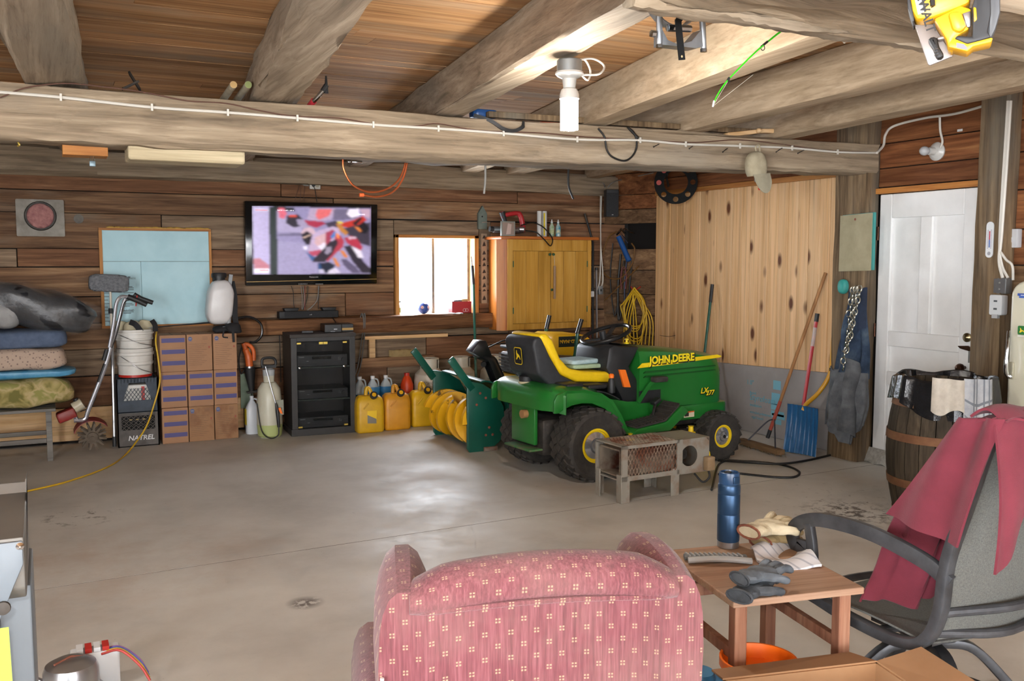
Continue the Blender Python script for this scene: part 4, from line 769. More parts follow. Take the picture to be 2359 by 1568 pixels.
MB().bar(spline([(1.33, 8.12, .93), (1.32, 8.11, .88), (1.36, 8.11, .87)]), .012, .003, -Y_).bar([(1.40, 8.1, .93), (1.405, 8.1, .83)], .02, .003, -Y_).obj('strap_end', P('black_webbing'), sp)
w0, w1 = B(492, 742, 8.3), B(335, 755, 8.3); MB().tube([w0, w0.lerp(w1, .6), w1], [.008, .005, .004], 8).tube([w0 + V((.04, 0, .002)), w0 - V((.02, 0, 0))], .014, 8).obj('spray_wand', BLK, sp); MB().tube([w1 + V((.07, 0, .002)), w1], [.01, .006], 8).obj('nozzle', P('bracket_grey'), sp)
MB().tube(spline([B(545, 733, 8.22), B(575, 730, 8.22), B(600, 745, 8.22), B(603, 770, 8.22), B(590, 786, 8.22), B(575, 788, 8.22)]), .011, 10).obj('hose', P('black_gloss_hose', '151515', rough=.25), sp)
# ---- orange reciprocating saw hanging on the wall
rs = T('reciprocating_saw', 'orange and black reciprocating saw hanging blade down beside the cartons', 'saw', (B(572, 870, 8.4).x, 8.42, 0.5), wc=True); pt = lambda x, y: B(x, y, 8.42)
m_or = P('tool_orange', 'd0652b', 'c05a26', 12, .45)
MB().tube(spline([pt(561, 790), pt(566, 805), pt(572, 822), pt(575, 845)]), [.022]*6 + [.03]*6 + [.034]*6 + [.034], 14).tube(spline([pt(562, 792), pt(575, 795), pt(584, 808), pt(585, 830)]), .018, 12).obj('handle', m_or, rs)
MB().ell(pt(573, 808), (.022, .02, .03)).obj('trigger', P('worn_grip', '6f5a44', rough=.7), rs)
MB().tube([pt(575, 843), pt(575, 847)], .038, 16).obj('steel_collar', P('brushed_alloy'), rs)
MB().tube([pt(575, 847), pt(577, 870), pt(580, 900)], [.05, .04, .022], 14).obj('boot', P('rubber_boot', '1d1c1c', rough=.6), rs)
MB().prism([(-.05, -.005), (.07, .01), (.055, -.012), (-.04, -.022)], -.02, .02, pt(581, 900), X_, Z_, Y_).obj('shoe', m_iron, rs); MB().bb(pt(580, 925) - V((.006, .002, .05)), pt(580, 900) + V((.004, .002, .02))).obj('blade', m_iron, rs, smooth=False)
MB().tube(spline([pt(556, 800), pt(550, 830), pt(555, 860), pt(565, 850)]), .006, 8).obj('cord', P('black_wire'), rs)
MB().bb((B(553, 850, 8.48).x, 8.475, B(560, 940, 8.48).z), (B(582, 850, 8.48).x, 8.482, B(560, 860, 8.48).z)).obj('green_board', P('faded_mint', '8fa08c', '7d8f7c', 10, .8)); tag(bpy.data.objects['green_board'], 'small faded mint board on the wall behind the hanging saw', 'board')
# ---- white jug and pump sprayer
def jug(name, lab, loc, w, d, h, mat, cap, liquid=None, group=None, lvl=.55, label_col=None):
    o = T(name, lab, 'jug', loc, 0, group)
    prof = [(1, 0), (1.0, .58), (.92, .68), (.62, .80), (.34, .88), (.25, .92), (.25, .965)]
    def ring(k, z, g=.28): return [V((math.copysign(abs(math.cos(a))**.6, math.cos(a))*w/2*k, math.copysign(abs(math.sin(a))**.6, math.sin(a))*d/2*k, z)) for a in [2*math.pi*i/20 for i in range(20)]]
    MB().loft([ring(.94, 0), ring(1, .012)] + [ring(k, z*h) for k, z in prof[1:]]).obj('bottle', mat, o)
    MB().lathe([(w*.15, 0), (w*.16, h*.07), (w*.14, h*.08), (.001, h*.081)], 16, (0, 0, h*.93)).obj('cap', cap, o)
    MB().tube(spline([(w*.12, -d*.02, h*.93), (w*.36, -d*.05, h*.90), (w*.45, -d*.05, h*.76), (w*.44, -d*.02, h*.64)]), w*.06, 8).obj('handle', mat, o)
    if liquid: MB().loft([ring(1.006, .014)] + [ring(1.006, h*lvl*k) for k in (.5, 1)]).obj('liquid', liquid, o)
    if label_col: MB().rect(-w*.42, h*.12, w*.3, h*.5, (0, -d/2 - .004, 0), X_, Z_, label_col).obj('paper_label', INK, o)
    return o
p = G(585, 1000); jug('detergent_jug', 'white plastic jug with a yellow label edge beside the cartons', (p.x, p.y + .06, 0), .115, .11, .33, P('white_jug', 'cfd3d8', rough=.4), P('white_jug'))
MB().bb((p.x - .058, p.y + .02, .08), (p.x - .056, p.y + .1, .22)).obj('yellow_label', P('label_yellow', 'd5bd20'), None); o = bpy.data.objects['yellow_label']; jg = bpy.data.objects['detergent_jug']; o.parent = jg; o.location = -jg.location
p = G(628, 1010); ps = T('pump_sprayer', 'tall cloudy pump sprayer with black handle beside the stereo cabinet', 'sprayer', (p.x, p.y + .1, 0))
MB().lathe([(.085, 0), (.1, .02), (.108, .12), (.106, .30), (.095, .42), (.06, .475), (.045, .48), (.048, .54)], 28).obj('tank', P('cloudy_tank', 'b9b7a4', 'c4c2b0', 4, .35), ps)
MB().lathe([(.086, .002), (.1015, .02), (.1085, .10), (.109, .115)], 28).obj('green_liquid', P('pale_green_fluid', 'aab577', rough=.3), ps)
MB().lathe([(.05, 0), (.052, .05), (.03, .06), (.02, .065)], 20, (0, 0, .535)).obj('collar', P('pale_grey', 'a5a9ab', rough=.5), ps)
MB().tube(spline([(-.055, 0, .62), (-.045, 0, .68), (.045, 0, .68), (.055, 0, .62), (-.055, 0, .62)], 5), .012, 8).bb((-.06, -.025, .60), (.06, .025, .625)).obj('pump_handle', BLK, ps)
MB().tube([(-.04, -.07, .62), (.0, -.11, .42), (.03, -.12, .30)], .005, 8).obj('wand', P('brushed_alloy'), ps); MB().tube([(.03, -.12, .31), (.04, -.125, .24), (.05, -.125, .10)], [.008, .016, .013], 10).obj('wand_grip', BLK, ps); MB().prism([(0, 0), (.02, .01), (.04, -.05), (.02, -.04)], -.006, .006, (.045, -.125, .26), X_, Z_, Y_).obj('trigger', P('safety_orange'), ps)
MB().tube(spline([(.05, -.125, .10), (.04, -.13, .03), (-.03, -.13, .012), (-.09, -.09, .08), (-.108, -.02, .3)]), .005, 8).obj('hose', P('black_wire'), ps)
for i in range(9): pass
MB().rect(0, 0, .07, .13, (.03, -.1, .20), X_, Z_, '8d8f80').obj('instruction_label', INK, ps)
# ---- stereo cabinet with glass doors
rk = T('stereo_cabinet', 'black stereo cabinet with two smoked glass doors', 'cabinet', (1.86, 7.985, 0), -.06); RW, RD, RH = .56, .42, .885
m_bk = P('black_ash_board', '1c1b1b', '282624', 16, .5); m_bkt = P('dusty_black_top', '3b3632', '2b2725', 9, .7)
for a, b_ in (((0, .02, .04), (.02, RD, RH - .03)), ((RW - .02, .02, .04), (RW, RD, RH - .03)), ((.02, RD - .01, .04), (RW - .02, RD, RH - .03))): MB().bb(a, b_).obj('side', m_bk, rk, smooth=False, bevel=.002)
MB().bb((-.008, 0, RH - .03), (RW + .008, RD, RH)).obj('top', m_bkt, rk, smooth=False, bevel=.003); MB().bb((-.008, 0, 0), (RW + .008, RD, .06)).obj('plinth', m_bk, rk, smooth=False, bevel=.003)
for x in (0, RW - .05): MB().bb((x, 0, .06), (x + .05, .018, RH - .03)).obj('front_stile', m_bk, rk, smooth=False, bevel=.002)
MB().bb((.05, 0, RH - .06), (RW - .05, .018, RH - .03)).obj('front_rail', m_bk, rk, smooth=False)
for z in (.30, .585): MB().bb((.02, .03, z), (RW - .02, RD - .01, z + .012)).obj('shelf', P('glass_shelf', '5a6660', rough=.2, alpha=.6), rk, smooth=False)
m_smoke = P('smoked_glass', '15181a', rough=.08, alpha=.2)
for x in (.052, RW/2 + .001): 
    d_ = MB().bb((x, .004, .065), (x + RW/2 - .053, .009, RH - .065)).obj('glass_door', m_smoke, rk, smooth=False)
    MB().bb((x + (.19 if x < .2 else .0), -.001, RH - .09), (x + (.225 if x < .2 else .035), .011, RH - .07)).obj('catch', P('brass', 'b59d4c', rough=.3, metal=.9), d_)
    for z in (.07, RH - .085): MB().bb((x + (.0 if x < .2 else .17), -.001, z), (x + (.035 if x < .2 else .205), .011, z + .014)).obj('hinge', P('brass'), d_)
    MB().lathe([(.009, 0), (.01, .008), (.001, .012)], 12, (x + (.02 if x < .2 else .18), .003, .595), (0, -1, 0)).obj('knob', m_chr, d_)
for nm, lab, z, h in (('stereo_receiver', 'black stereo receiver on the upper shelf of the cabinet', .598, .10), ('cassette_deck', 'black cassette deck on the middle shelf of the cabinet', .313, .085), ('compact_disc_player', 'black disc player at the bottom of the stereo cabinet', .061, .09)):
    u_ = T(nm, lab, 'stereo', (0, 0, 0), 0); u_.matrix_basis = rk.matrix_basis @ Matrix.Translation((.06, .05, z))
    MB().bb((0, 0, 0), (.44, .30, h)).obj('chassis', P('stereo_chassis', '24272a', rough=.4), u_, smooth=False, bevel=.003)
    MB().bb((.13, -.003, h*.62), (.30, 0, h*.85)).obj('display', P('dark_display', '0a0f0e', rough=.1), u_)
    q = MB()
    for i in range(3): q.rect(.36 + .014*(i % 2), h*.5 + .014*(i//2), .365 + .014*(i % 2), h*.55 + .014*(i//2), (0, -.0015, 0), X_, Z_, 'b8bcc0')
    q.rect(.015, h*.8, .06, h*.86, (0, -.0015, 0), X_, Z_, '8d9093').rect(.08, h*.45, .1, h*.5, (0, -.0015, 0), X_, Z_, '8d9093').obj('markings', INK, u_)
    for i in range(6): MB().bb((.03 + i*.045, -.004, h*.2), (.06 + i*.045, 0, h*.32)).obj('key', BLK, u_)
    MB().lathe([(.02, 0), (.02, .014), (.001, .015)], 18, (.405, 0, h*.5), (0, -1, 0)).obj('volume_knob', BLK, u_)
def on_rack(nm, lab, x, y, w, d, h, mat, z0=RH + .001, rz=0):
    o = T(nm, lab, 'set-top box' if 'box' in nm else 'remote', rk.matrix_basis @ V((x, y, z0)), -.06 + rz); MB().bb((0, 0, 0), (w, d, h)).obj('case', mat, o, smooth=False, bevel=.004); return o
o = on_rack('set_top_box', 'black set-top box on the stereo cabinet beside the bronze-fronted one', .32, .12, .15, .2, .07, P('stereo_black', '121314', rough=.35)); MB().rect(.08, .025, .11, .031, (0, -.0006, 0), X_, Z_, 'c9cdd0').rect(.05, .006, .09, .010, (0, -.0006, 0), X_, Z_, '9da1a4').obj('marking', INK, o)
o = on_rack('set_top_box', 'bronze-fronted set-top box at the edge of the stereo cabinet', .475, .14, .105, .18, .07, P('stereo_black', '121314', rough=.35)); MB().bb((.002, -.003, .015), (.103, 0, .035)).obj('bronze_strip', P('bronze_strip', '9a7b45', rough=.4, metal=.5), o)
o = on_rack('remote_control', 'small black remote control lying on the stereo cabinet', .12, .14, .10, .04, .018, BLK, rz=-.2)
for i in range(5): MB().bb((.01 + i*.017, .008, .018), (.02 + i*.017, .016, .0195)).obj('key', P('grey_plastic'), o)
# ---- yellow jerry cans
def jerry(lab, px, py, mat, worn, rz, s=1.0):
    p = G(px, py); o = T('jerry_can', lab, 'jerry can', (p.x, p.y, 0), rz, 'yellow jerry cans in a row'); w, d, h = .25*s, .17*s, .33*s
    side = [(-.02, 0), (w, 0), (w + .0, h*.62), (w*.94, h*.80), (w*.74, h*.97), (w*.25, h), (0, h*.93), (-.02, h*.8)]
    MB().prism(rr(0, 0, w, d, .04), 0, h*.66, ax=X_, ay=Y_, az=Z_).obj('tank', mat, o, bevel=.022, seg=3)
    def ring(k0, k1, z): return [V((w/2 + (x - w/2)*k0, d/2 + (y - d/2)*k1, z)) for x, y in rr(0, 0, w, d, .04)]
    MB().loft([ring(1, 1, h*.60), ring(.99, .98, h*.78), ring(.90, .84, h*.92), ring(.72, .6, h*.99), ring(.5, .4, h*1.0)]).obj('shoulder', mat, o)
    MB().tube(spline([(w*.40, d*.5, h*.97), (w*.42, d*.5, h*1.17), (w*.52, d*.5, h*1.17), (w*.62, d*.42, h*.97)]), .017*s, 10).obj('handle', mat, o)
    MB().lathe([(.03, 0), (.034, .012), (.034, .032), (.022, .034), (.001, .034)], 20, (w*.60, d*.12, h*.985), (0, -.85, .52)).obj('cap', BLK, o); MB().lathe([(.019, .033), (.019, .037), (.001, .0375)], 16, (w*.60, d*.12, h*.985), (0, -.85, .52)).obj('cap_disc', P('engine_yellow'), o)
    MB().tube([(w*.22, -.004, h*.66), (w*.4, -.004, h*.82)], .006, 8).obj('rib', mat, o)
    if worn: MB().flat([(.09, .09), (.17, .085), (.175, .2), (.09, .2)], (0, -.001, 0), X_, Z_, 'e8c122').flat([(.09, .09), (.17, .085), (.17, .125), (.09, .165)], (0, -.0016, 0), X_, Z_, '7a756a').obj('torn_sticker', INK, o)
    return o
m_jc = P('can_yellow', 'd2a413', 'bf9418', 7, .45); m_jo = P('can_amber', 'd08f15', 'be8018', 7, .45)
jerry('yellow jerry can with a torn sticker beside the stereo cabinet', 824, 1000, m_jc, True, -.05); jerry('amber jerry can between the two yellower ones', 887, 993, m_jo, False, -.05); jerry('yellow jerry can beside the snow blower, third from the stereo cabinet', 950, 985, P('can_bright', 'dfae0e', 'd0a012', 7, .45), False, -.05)
jerry('yellow jerry can mostly hidden behind the snow blower plate', 1012, 986, m_jc, False, 0)
# ---- washer fluid jugs behind the cans
m_clr = P('clear_jug', 'b9c4c9', rough=.25, alpha=.75); m_fl = P('blue_washer_fluid', '2c6c9c', '3a7aa8', 4, .25); m_capw = P('white_cap', 'd5d8da', rough=.4)
for px, lab, lv in ((829, 'blue washer fluid jug, half empty, nearest the stereo cabinet', .55), (859, 'blue washer fluid jug in the middle of the three', .72), (889, 'blue washer fluid jug nearest the orange bottle', .72)):
    p = B(px, 915, 8.28); jug('washer_fluid_jug', lab, (p.x, 8.28, 0.10), .125, .12, .35, m_clr, m_capw, m_fl, 'washer fluid jugs', lv)
MB().log((2.5, 8.30, .05), (2.98, 8.30, .05), .2, .095, 6, .002, 12, .2, 4).obj('support_timber', m_old); tag(bpy.data.objects['support_timber'], 'low rough timber behind the jerry cans that lifts the jugs', 'timber')
p = B(947, 915, 8.2); ob = T('oil_bottle', 'orange-topped bottle with a pale label behind the jerry cans', 'bottle', (p.x, 8.31, .10))
MB().lathe([(.055, 0), (.06, .02), (.06, .17), (.06, .18)], 20).obj('label_body', P('pale_label', 'b5b7a6', '8ea390', 14, .6), ob); MB().lathe([(.0605, .17), (.06, .25), (.04, .31), (.024, .33), (.024, .34)], 20).obj('orange_top', P('bright_orange', 'd8481e', rough=.4), ob); MB().lathe([(.026, .335), (.026, .36), (.001, .361)], 16).obj('cap', P('cap_red'), ob)
# ---- propane cylinders
def propane(lab, px, py, Y, z0=0, r_=.15):
    p = B(px, py, Y); o = T('propane_cylinder', lab, 'gas cylinder', (p.x, Y, 0), 0, 'white propane cylinders'); m = P('cylinder_white', 'bdb7a9', 'c8c3b6', 5, .4)
    MB().lathe([(.11, 0), (.11, .03), (r_*.95, .05), (r_, .10), (r_, .37), (r_*.93, .44), (r_*.6, .49), (.02, .505), (.02, .53)], 30).obj('tank', m, o)
    q = MB(); n = 22
    for k in range(3): a0 = 2*math.pi*k/3 - .5; q.sheet(lambda u, v_: (.085*math.cos(a0 + 1.5*u), .085*math.sin(a0 + 1.5*u), .485 + .10*v_), 8, 2, .004)
    q.tube([(.085*math.cos(2*math.pi*i/n), .085*math.sin(2*math.pi*i/n), .585) for i in range(n)], .007, 8, True).obj('collar', m, o)
    MB().cyl((0, 0, .51), (0, 0, .55), .016).lathe([(.012, 0), (.028, .004), (.028, .018), (.001, .02)], 12, (0, -.02, .54), (0, -1, 0)).obj('valve', m_iron, o)
    MB().sheet(lambda u, v_: ((r_ + .001)*math.sin(-1.0 + 1.5*u), -(r_ + .001)*math.cos(-1.0 + 1.5*u), .26 + .12*v_), 14, 1, .0008).obj('warning_label', P('printed_label', 'a9a7a0', '85837c', 60, .6, lo=.5, hi=.55), o)
    return o
propane('white propane cylinder nearest the orange bottle', 990, 900, 8.3, r_=.15); propane('white propane cylinder beside the leaning green pole', 1062, 890, 8.3, r_=.15); propane('white propane cylinder half hidden behind the blower chute', 1140, 880, 8.3)
# ---- wall bits above the cans: small shelf frame, masking tape
sh_ = T('shelf_bracket', 'rough lumber shelf frame on the wall behind the jugs', 'shelf', (B(930, 785, 8.4).x, 8.4, .77), wc=True)
a, b_ = B(838, 778, 8.40), B(1028, 770, 8.40); MB().bb((a.x, 8.36, a.z - .015), (b_.x, 8.47, a.z + .015)).obj('shelf_board', m_pale, sh_, smooth=False); MB().bb((B(842, 0, 8.40).x, 8.42, B(845, 825, 8.4).z), (B(856, 0, 8.40).x, 8.46, a.z - .016)).obj('upright', m_pale, sh_, smooth=False)
a, b_ = B(830, 825, 8.42), B(1000, 840, 8.42); MB().bb((a.x, 8.40, b_.z), (b_.x, 8.475, a.z)).obj('lower_rail', m_old, sh_, smooth=False)
p = B(930, 811, 8.36); mt_ = T('webbing_loop', 'loose roll of tan webbing on the wall behind the cans', 'webbing', (p.x, 8.36, p.z - .04), wc=True); z0_ = B(920, 823, 8.36).z
zl = b_.z + (a.z - b_.z) + .002
MB().bar(spline([(p.x - .12, 8.44, zl + .03), (p.x - .06, 8.385, zl + .03), (p.x + .08, 8.37, zl + .03), (p.x + .16, 8.42, zl + .03), (p.x + .08, 8.455, zl + .03), (p.x - .05, 8.45, zl + .03)]), .004, .062).obj('outer_turn', P('tan_webbing', '9a8357', '86714b', 20, .8), mt_); MB().bar([(p.x + .03 + .05*math.cos(a_/3), 8.41 + .03*math.sin(a_/3), zl + .035) for a_ in range(19)], .004, .06).obj('inner_turn', P('tan_webbing'), mt_)
rs2 = T('wall_sign', 'red and white sign panel low on the wall behind the blower engine', 'sign', B(1170, 850, 8.47), wc=True); a, b_ = B(1136, 816, 8.47), B(1206, 852, 8.47)
MB().bb((a.x, 8.465, b_.z), (b_.x, 8.48, a.z)).obj('panel', P('sign_red', 'a3262c', rough=.5), rs2, smooth=False); MB().bb((a.x + .02, 8.463, a.z - .045), (b_.x - .02, 8.466, a.z - .015)).obj('white_band', P('white_carton'), rs2, smooth=False); MB().bb((a.x, 8.463, b_.z), (a.x + .03, 8.466, b_.z + .06)).obj('white_corner', P('white_carton'), rs2, smooth=False)
# ================================================================== television and its cables
TY = 8.385
tv = T('television', 'wide flat television on the plank wall showing a motorcycle race', 'television', (2.2, TY, 1.30), wc=True)
tp = lambda zx, zy, Y=TY: B(540 + zx/4.126, 400 + zy/4.126, Y)
a, b_, c_, d_ = tp(98, 258), tp(1362, 292), tp(1355, 1045), tp(112, 1065)
MB().prism([(d_.x, d_.z), (c_.x, c_.z), (b_.x, b_.z), (a.x, a.z)], TY, TY + .075, ax=X_, ay=Z_, az=Y_).obj('housing', P('tv_gloss_black', '0c0c0e', rough=.12), tv, bevel=.008)
MB().bb((1.85, TY + .075, 1.5), (2.55, 8.495, 1.85)).obj('wall_mount', m_iron, tv)
s0, s1, s2, s3 = tp(168, 308), tp(1297, 330), tp(1292, 948), tp(185, 958)
import numpy as np
PW, PH = 170, 96; gx, gy = np.meshgrid(np.linspace(165, 1300, PW), np.linspace(305, 960, PH)); img = np.zeros((PH, PW, 3))
def poly(pts, col):
    ins = np.zeros((PH, PW), bool)
    for (x0, y0), (x1, y1) in zip(pts, pts[1:] + pts[:1]):
        if y0 != y1: ins ^= ((y0 > gy) != (y1 > gy)) & (gx < (x1 - x0)*(gy - y0)/(y1 - y0) + x0)
    img[ins] = lin(col)[:3]
poly([(168, 308), (185, 958), (1292, 948), (1297, 330)], '8e86ad'); poly([(412, 640), (412, 955), (1292, 948), (1292, 700)], '9890b4'); poly([(405, 312), (407, 560), (640, 560), (640, 470), (560, 440), (450, 420), (420, 316)], 'a59bbd')
poly([(170, 308), (328, 312), (335, 955), (185, 955)], 'b3a8cf'); poly([(180, 810), (235, 800), (290, 840), (330, 870), (332, 905), (190, 905)], 'b5707f'); poly([(186, 898), (330, 898), (333, 945), (187, 945)], 'e9e4ee')
poly([(195, 330), (328, 334), (328, 356), (197, 356)], 'cfc6e0'); poly([(330, 312), (403, 314), (411, 956), (337, 956)], '1d2a2a')
poly([(400, 312), (570, 326), (572, 360), (405, 352)], '20242c')
poly([(415, 325), (470, 320), (500, 380), (470, 430), (425, 415)], 'd2657a'); poly([(500, 400), (600, 385), (650, 430), (640, 500), (560, 510), (490, 470)], '2b2633'); poly([(520, 392), (590, 392), (590, 415), (520, 415)], 'c8452e')
poly([(590, 430), (700, 440), (760, 510), (660, 520), (600, 480)], '9b8fae'); poly([(660, 440), (840, 455), (870, 475), (780, 515), (700, 490)], 'a3304a'); poly([(720, 330), (960, 326), (920, 440), (780, 450), (690, 430)], 'b09cb8'); poly([(790, 335), (930, 335), (900, 400), (800, 440), (770, 400)], 'd96a6e')
poly([(860, 470), (960, 445), (1020, 500), (900, 520)], '40384a'); poly([(940, 340), (1090, 335), (1170, 420), (1020, 440), (940, 440)], '6c647e'); poly([(1090, 335), (1180, 332), (1190, 400), (1110, 420), (1070, 380)], 'e8e0ee'); poly([(1190, 335), (1290, 335), (1292, 430), (1220, 400)], 'b99bb0')
poly([(1010, 470), (1130, 440), (1220, 400), (1260, 440), (1170, 500), (1080, 515), (1020, 500)], 'b8332a'); poly([(1120, 470), (1200, 410), (1215, 430), (1150, 500)], '2a2026'); poly([(1030, 520), (1290, 460), (1292, 690), (1190, 660), (1090, 590)], '3a3442'); poly([(1170, 500), (1230, 450), (1285, 520), (1250, 570), (1190, 560)], '1b1a22'); poly([(1140, 500), (1180, 510), (1210, 545), (1190, 555)], 'd07a3a')
poly([(410, 575), (640, 560), (640, 590), (410, 590)], '6d6684')
poly([(635, 560), (660, 520), (710, 508), (750, 520), (770, 560), (735, 600), (640, 610)], 'c4a7b5'); poly([(635, 575), (690, 545), (745, 580), (740, 640), (720, 680), (680, 670), (650, 630)], '1f1a24'); poly([(650, 605), (725, 575), (728, 583), (655, 615)], 'd5b5a5')
poly([(740, 580), (800, 540), (940, 500), (990, 520), (1010, 590), (930, 700), (820, 760), (740, 790), (700, 740)], 'b7a2c0'); poly([(770, 600), (880, 560), (920, 600), (860, 680), (790, 690), (760, 660)], 'c9a5ad'); poly([(790, 690), (860, 650), (880, 690), (830, 730)], 'dcd4e4'); poly([(870, 560), (930, 530), (960, 550), (900, 660), (870, 680)], '9d3b52'); poly([(910, 600), (955, 545), (975, 570), (930, 620)], '3f7cc0')
poly([(650, 690), (690, 690), (690, 720), (660, 725)], 'e2dcf0'); poly([(705, 740), (830, 720), (800, 770), (730, 790)], 'b04a62'); poly([(680, 740), (760, 790), (800, 780), (790, 830), (730, 825)], '3d5f92')
poly([(960, 560), (1010, 590), (1045, 640), (1030, 700), (960, 760), (880, 840), (870, 800), (950, 700)], 'a8384a'); poly([(960, 560), (990, 575), (1000, 620), (975, 610)], 'e2864a'); poly([(820, 740), (900, 650), (970, 620), (985, 660), (930, 760), (860, 840), (740, 840), (760, 800)], '2d2733'); poly([(870, 700), (920, 690), (920, 740), (880, 770), (860, 750)], '8d8499')
poly([(1045, 610), (1110, 590), (1160, 610), (1220, 700), (1200, 730), (1130, 690), (1070, 660)], 'a83247'); poly([(1080, 600), (1150, 595), (1160, 615), (1090, 625)], 'c9a8bb'); poly([(1040, 690), (1110, 680), (1160, 740), (1240, 850), (1290, 900), (1290, 945), (1210, 940), (1120, 830)], '2b2733'); poly([(1110, 690), (1200, 730), (1230, 800), (1180, 800)], 'd9d2e0')
poly([(960, 470), (1010, 480), (1080, 560), (1060, 590), (1000, 540)], 'b77a3a'); poly([(970, 455), (1020, 452), (1030, 470), (990, 475)], 'd9c23a'); poly([(1000, 730), (1030, 725), (1080, 790), (1050, 800)], 'cf7a36'); poly([(930, 800), (960, 800), (1000, 870), (990, 890), (960, 860)], 'c87838')
poly([(1010, 810), (1060, 810), (1150, 880), (1205, 945), (1120, 945), (1040, 870)], '57506a'); poly([(790, 850), (900, 840), (960, 870), (940, 900), (880, 945), (800, 945)], '1d2436'); poly([(790, 855), (820, 850), (830, 945), (795, 945)], '2a4c7a'); poly([(900, 920), (960, 890), (1010, 945), (880, 948)], 'cfc8dc'); poly([(800, 910), (840, 905), (860, 940), (800, 945)], 'b9b4cc')
rgn = np.random.RandomState(3); img *= (1 + .10*rgn.randn(PH, PW, 1))
for _ in range(4): img = (img*2 + np.roll(img, 1, 0) + np.roll(img, -1, 0) + np.roll(img, 1, 1)*2 + np.roll(img, -1, 1)*2)/8
pic = MB(); pv = [(lambda q_: (q_.x, TY - .0014, q_.z))(tp(gx[j, i], gy[j, i])) for j in range(PH) for i in range(PW)]
pic.add(pv, [(j*PW + i, (j + 1)*PW + i, (j + 1)*PW + i + 1, j*PW + i + 1) for j in range(PH - 1) for i in range(PW - 1)])
scr = pic.obj('screen', PRINT('screen_light', emit=.42, rough=.2), tv, smooth=False); at = scr.data.color_attributes.new('ink', 'FLOAT_COLOR', 'POINT'); fl4 = np.ones((PH*PW, 4), np.float32); fl4[:, :3] = np.clip(img.reshape(-1, 3), 0, 1); at.data.foreach_set('color', fl4.ravel())
m_scrw = P('screen_white', 'f0edf5', emit=.8); m_scrr = P('screen_red', 'c01a35', emit=.7)
for body, zx, zy, sz, m_ in (('YAMAHA', 238, 925, .019, m_scrr), ('RACE 2 | LAP 1 OF 8', 408, 352, .0165, m_scrw), ('MOTOAMERICA', 200, 350, .0145, m_scrr), ('RACING', 1178, 392, .017, m_scrw)): TEXT(body, sz, tp(zx, zy, TY - .0045), X_, Z_, m_, tv, ext=.0002)
TEXT('Panasonic', .021, tp(712, 988, TY - .001), X_, Z_, P('silver_print', 'a9a9a9', rough=.3), tv, ext=.0004)
pr = MB(); z_ = tp(600, 1048, TY).z
for i in range(8): x = tp(612 + i*11, 1048).x; pr.rect(x, z_ - .006, x + .0018, z_ + .006, (0, TY - .0008, 0), X_, Z_, 'd0d0d0')
x = tp(770, 1048).x; pr.rect(x, z_ - .004, x + .07, z_ + .001, (0, TY - .0008, 0), X_, Z_, '8d8d8d'); pr.obj('front_sockets', INK, tv)
a, b_ = tp(115, 1028), tp(1352, 1000); MB().prism([(a.x, a.z - .0025), (b_.x, b_.z - .0025), (b_.x, b_.z + .0025), (a.x, a.z + .0025)], TY - .002, TY, ax=X_, ay=Z_, az=Y_).obj('bronze_line', P('bronze_strip'), tv)
m_bw = P('black_wire', '101010', rough=.5); m_gw = P('grey_wire', '7d7a75', rough=.6); m_ww = P('white_cable', 'cfcbc2', rough=.5)
def cable(name, lab, pts, r_, mat, k=6, cat='cable', group=None): o = MB().tube(spline(pts, k), r_, 7).obj(name, mat); return tag(o, lab, cat, group)
for i, (pts, m_, lab) in enumerate(([[(540, 1065), (560, 1130), (565, 1250), (585, 1300)], m_bw, 'black cable hanging below the television nearest the blue foam'], [[(632, 1065), (645, 1180), (640, 1290)], m_gw, 'pale grey cable below the television, furthest left of the thin bunch'], [[(650, 1065), (665, 1180), (650, 1290)], m_gw, 'pale grey cable in the middle of the bunch under the television'], [[(672, 1065), (668, 1180), (668, 1290)], P('red_wire', '8a4038', rough=.6), 'thin reddish cable in the bunch under the television'], [[(700, 1065), (690, 1190), (650, 1295)], m_bw, 'black cable crossing the bunch under the television'], [[(800, 1065), (790, 1190), (740, 1260), (690, 1300)], m_gw, 'thick grey cable curving below the television'], [[(805, 1065), (798, 1200), (798, 1285)], m_bw, 'straight dark cable below the television nearest the window'])):
    cable('tv_cable', lab, [tp(x, y, 8.46) for x, y in pts], .0045 if i in (5,) else .0032, m_)
ol = T('wall_outlet', 'white double outlet above the television', 'outlet', tp(763, 112, 8.47), wc=True); p = tp(763, 112, 8.47)
MB().prism(rr(p.x - .05, p.z - .034, p.x + .05, p.z + .034, .008), 8.45, 8.475, ax=X_, ay=Z_, az=Y_).obj('box', P('ivory_plastic', 'c5c3bb', rough=.4), ol, bevel=.004); MB().prism(circ(p.x + .02, p.z, .017), 8.447, 8.45, ax=X_, ay=Z_, az=Y_).obj('socket', P('beige_socket', 'a69f88', rough=.5), ol); MB().prism(circ(p.x - .018, p.z, .014), 8.43, 8.45, ax=X_, ay=Z_, az=Y_).obj('plug', BLK, ol)
cable('tv_cable', 'black power cord from the outlet down to the television', [tp(745, 112, 8.43), tp(765, 150, 8.44), tp(785, 270, 8.46)], .0035, m_bw)
cable('conduit_cable', 'grey cable bending into the outlet above the television', [tp(645, -60, 8.46), tp(645, 40, 8.46), tp(650, 100, 8.46), tp(705, 112, 8.46)], .008, m_gw)
for x0, x1, lab in ((635, 570, 'thin speaker wire left of the outlet, reaching furthest out'), (640, 625, 'thin speaker wire beside the grey cable over the television'), (680, 655, 'thin speaker wire close to the outlet over the television')): cable('speaker_wire', lab, [tp(x0, -40, 8.47), tp(x0 - 5, 60, 8.47), tp(x1, 265, 8.47)], .0022, P('brown_wire', '5a3c30', rough=.6))
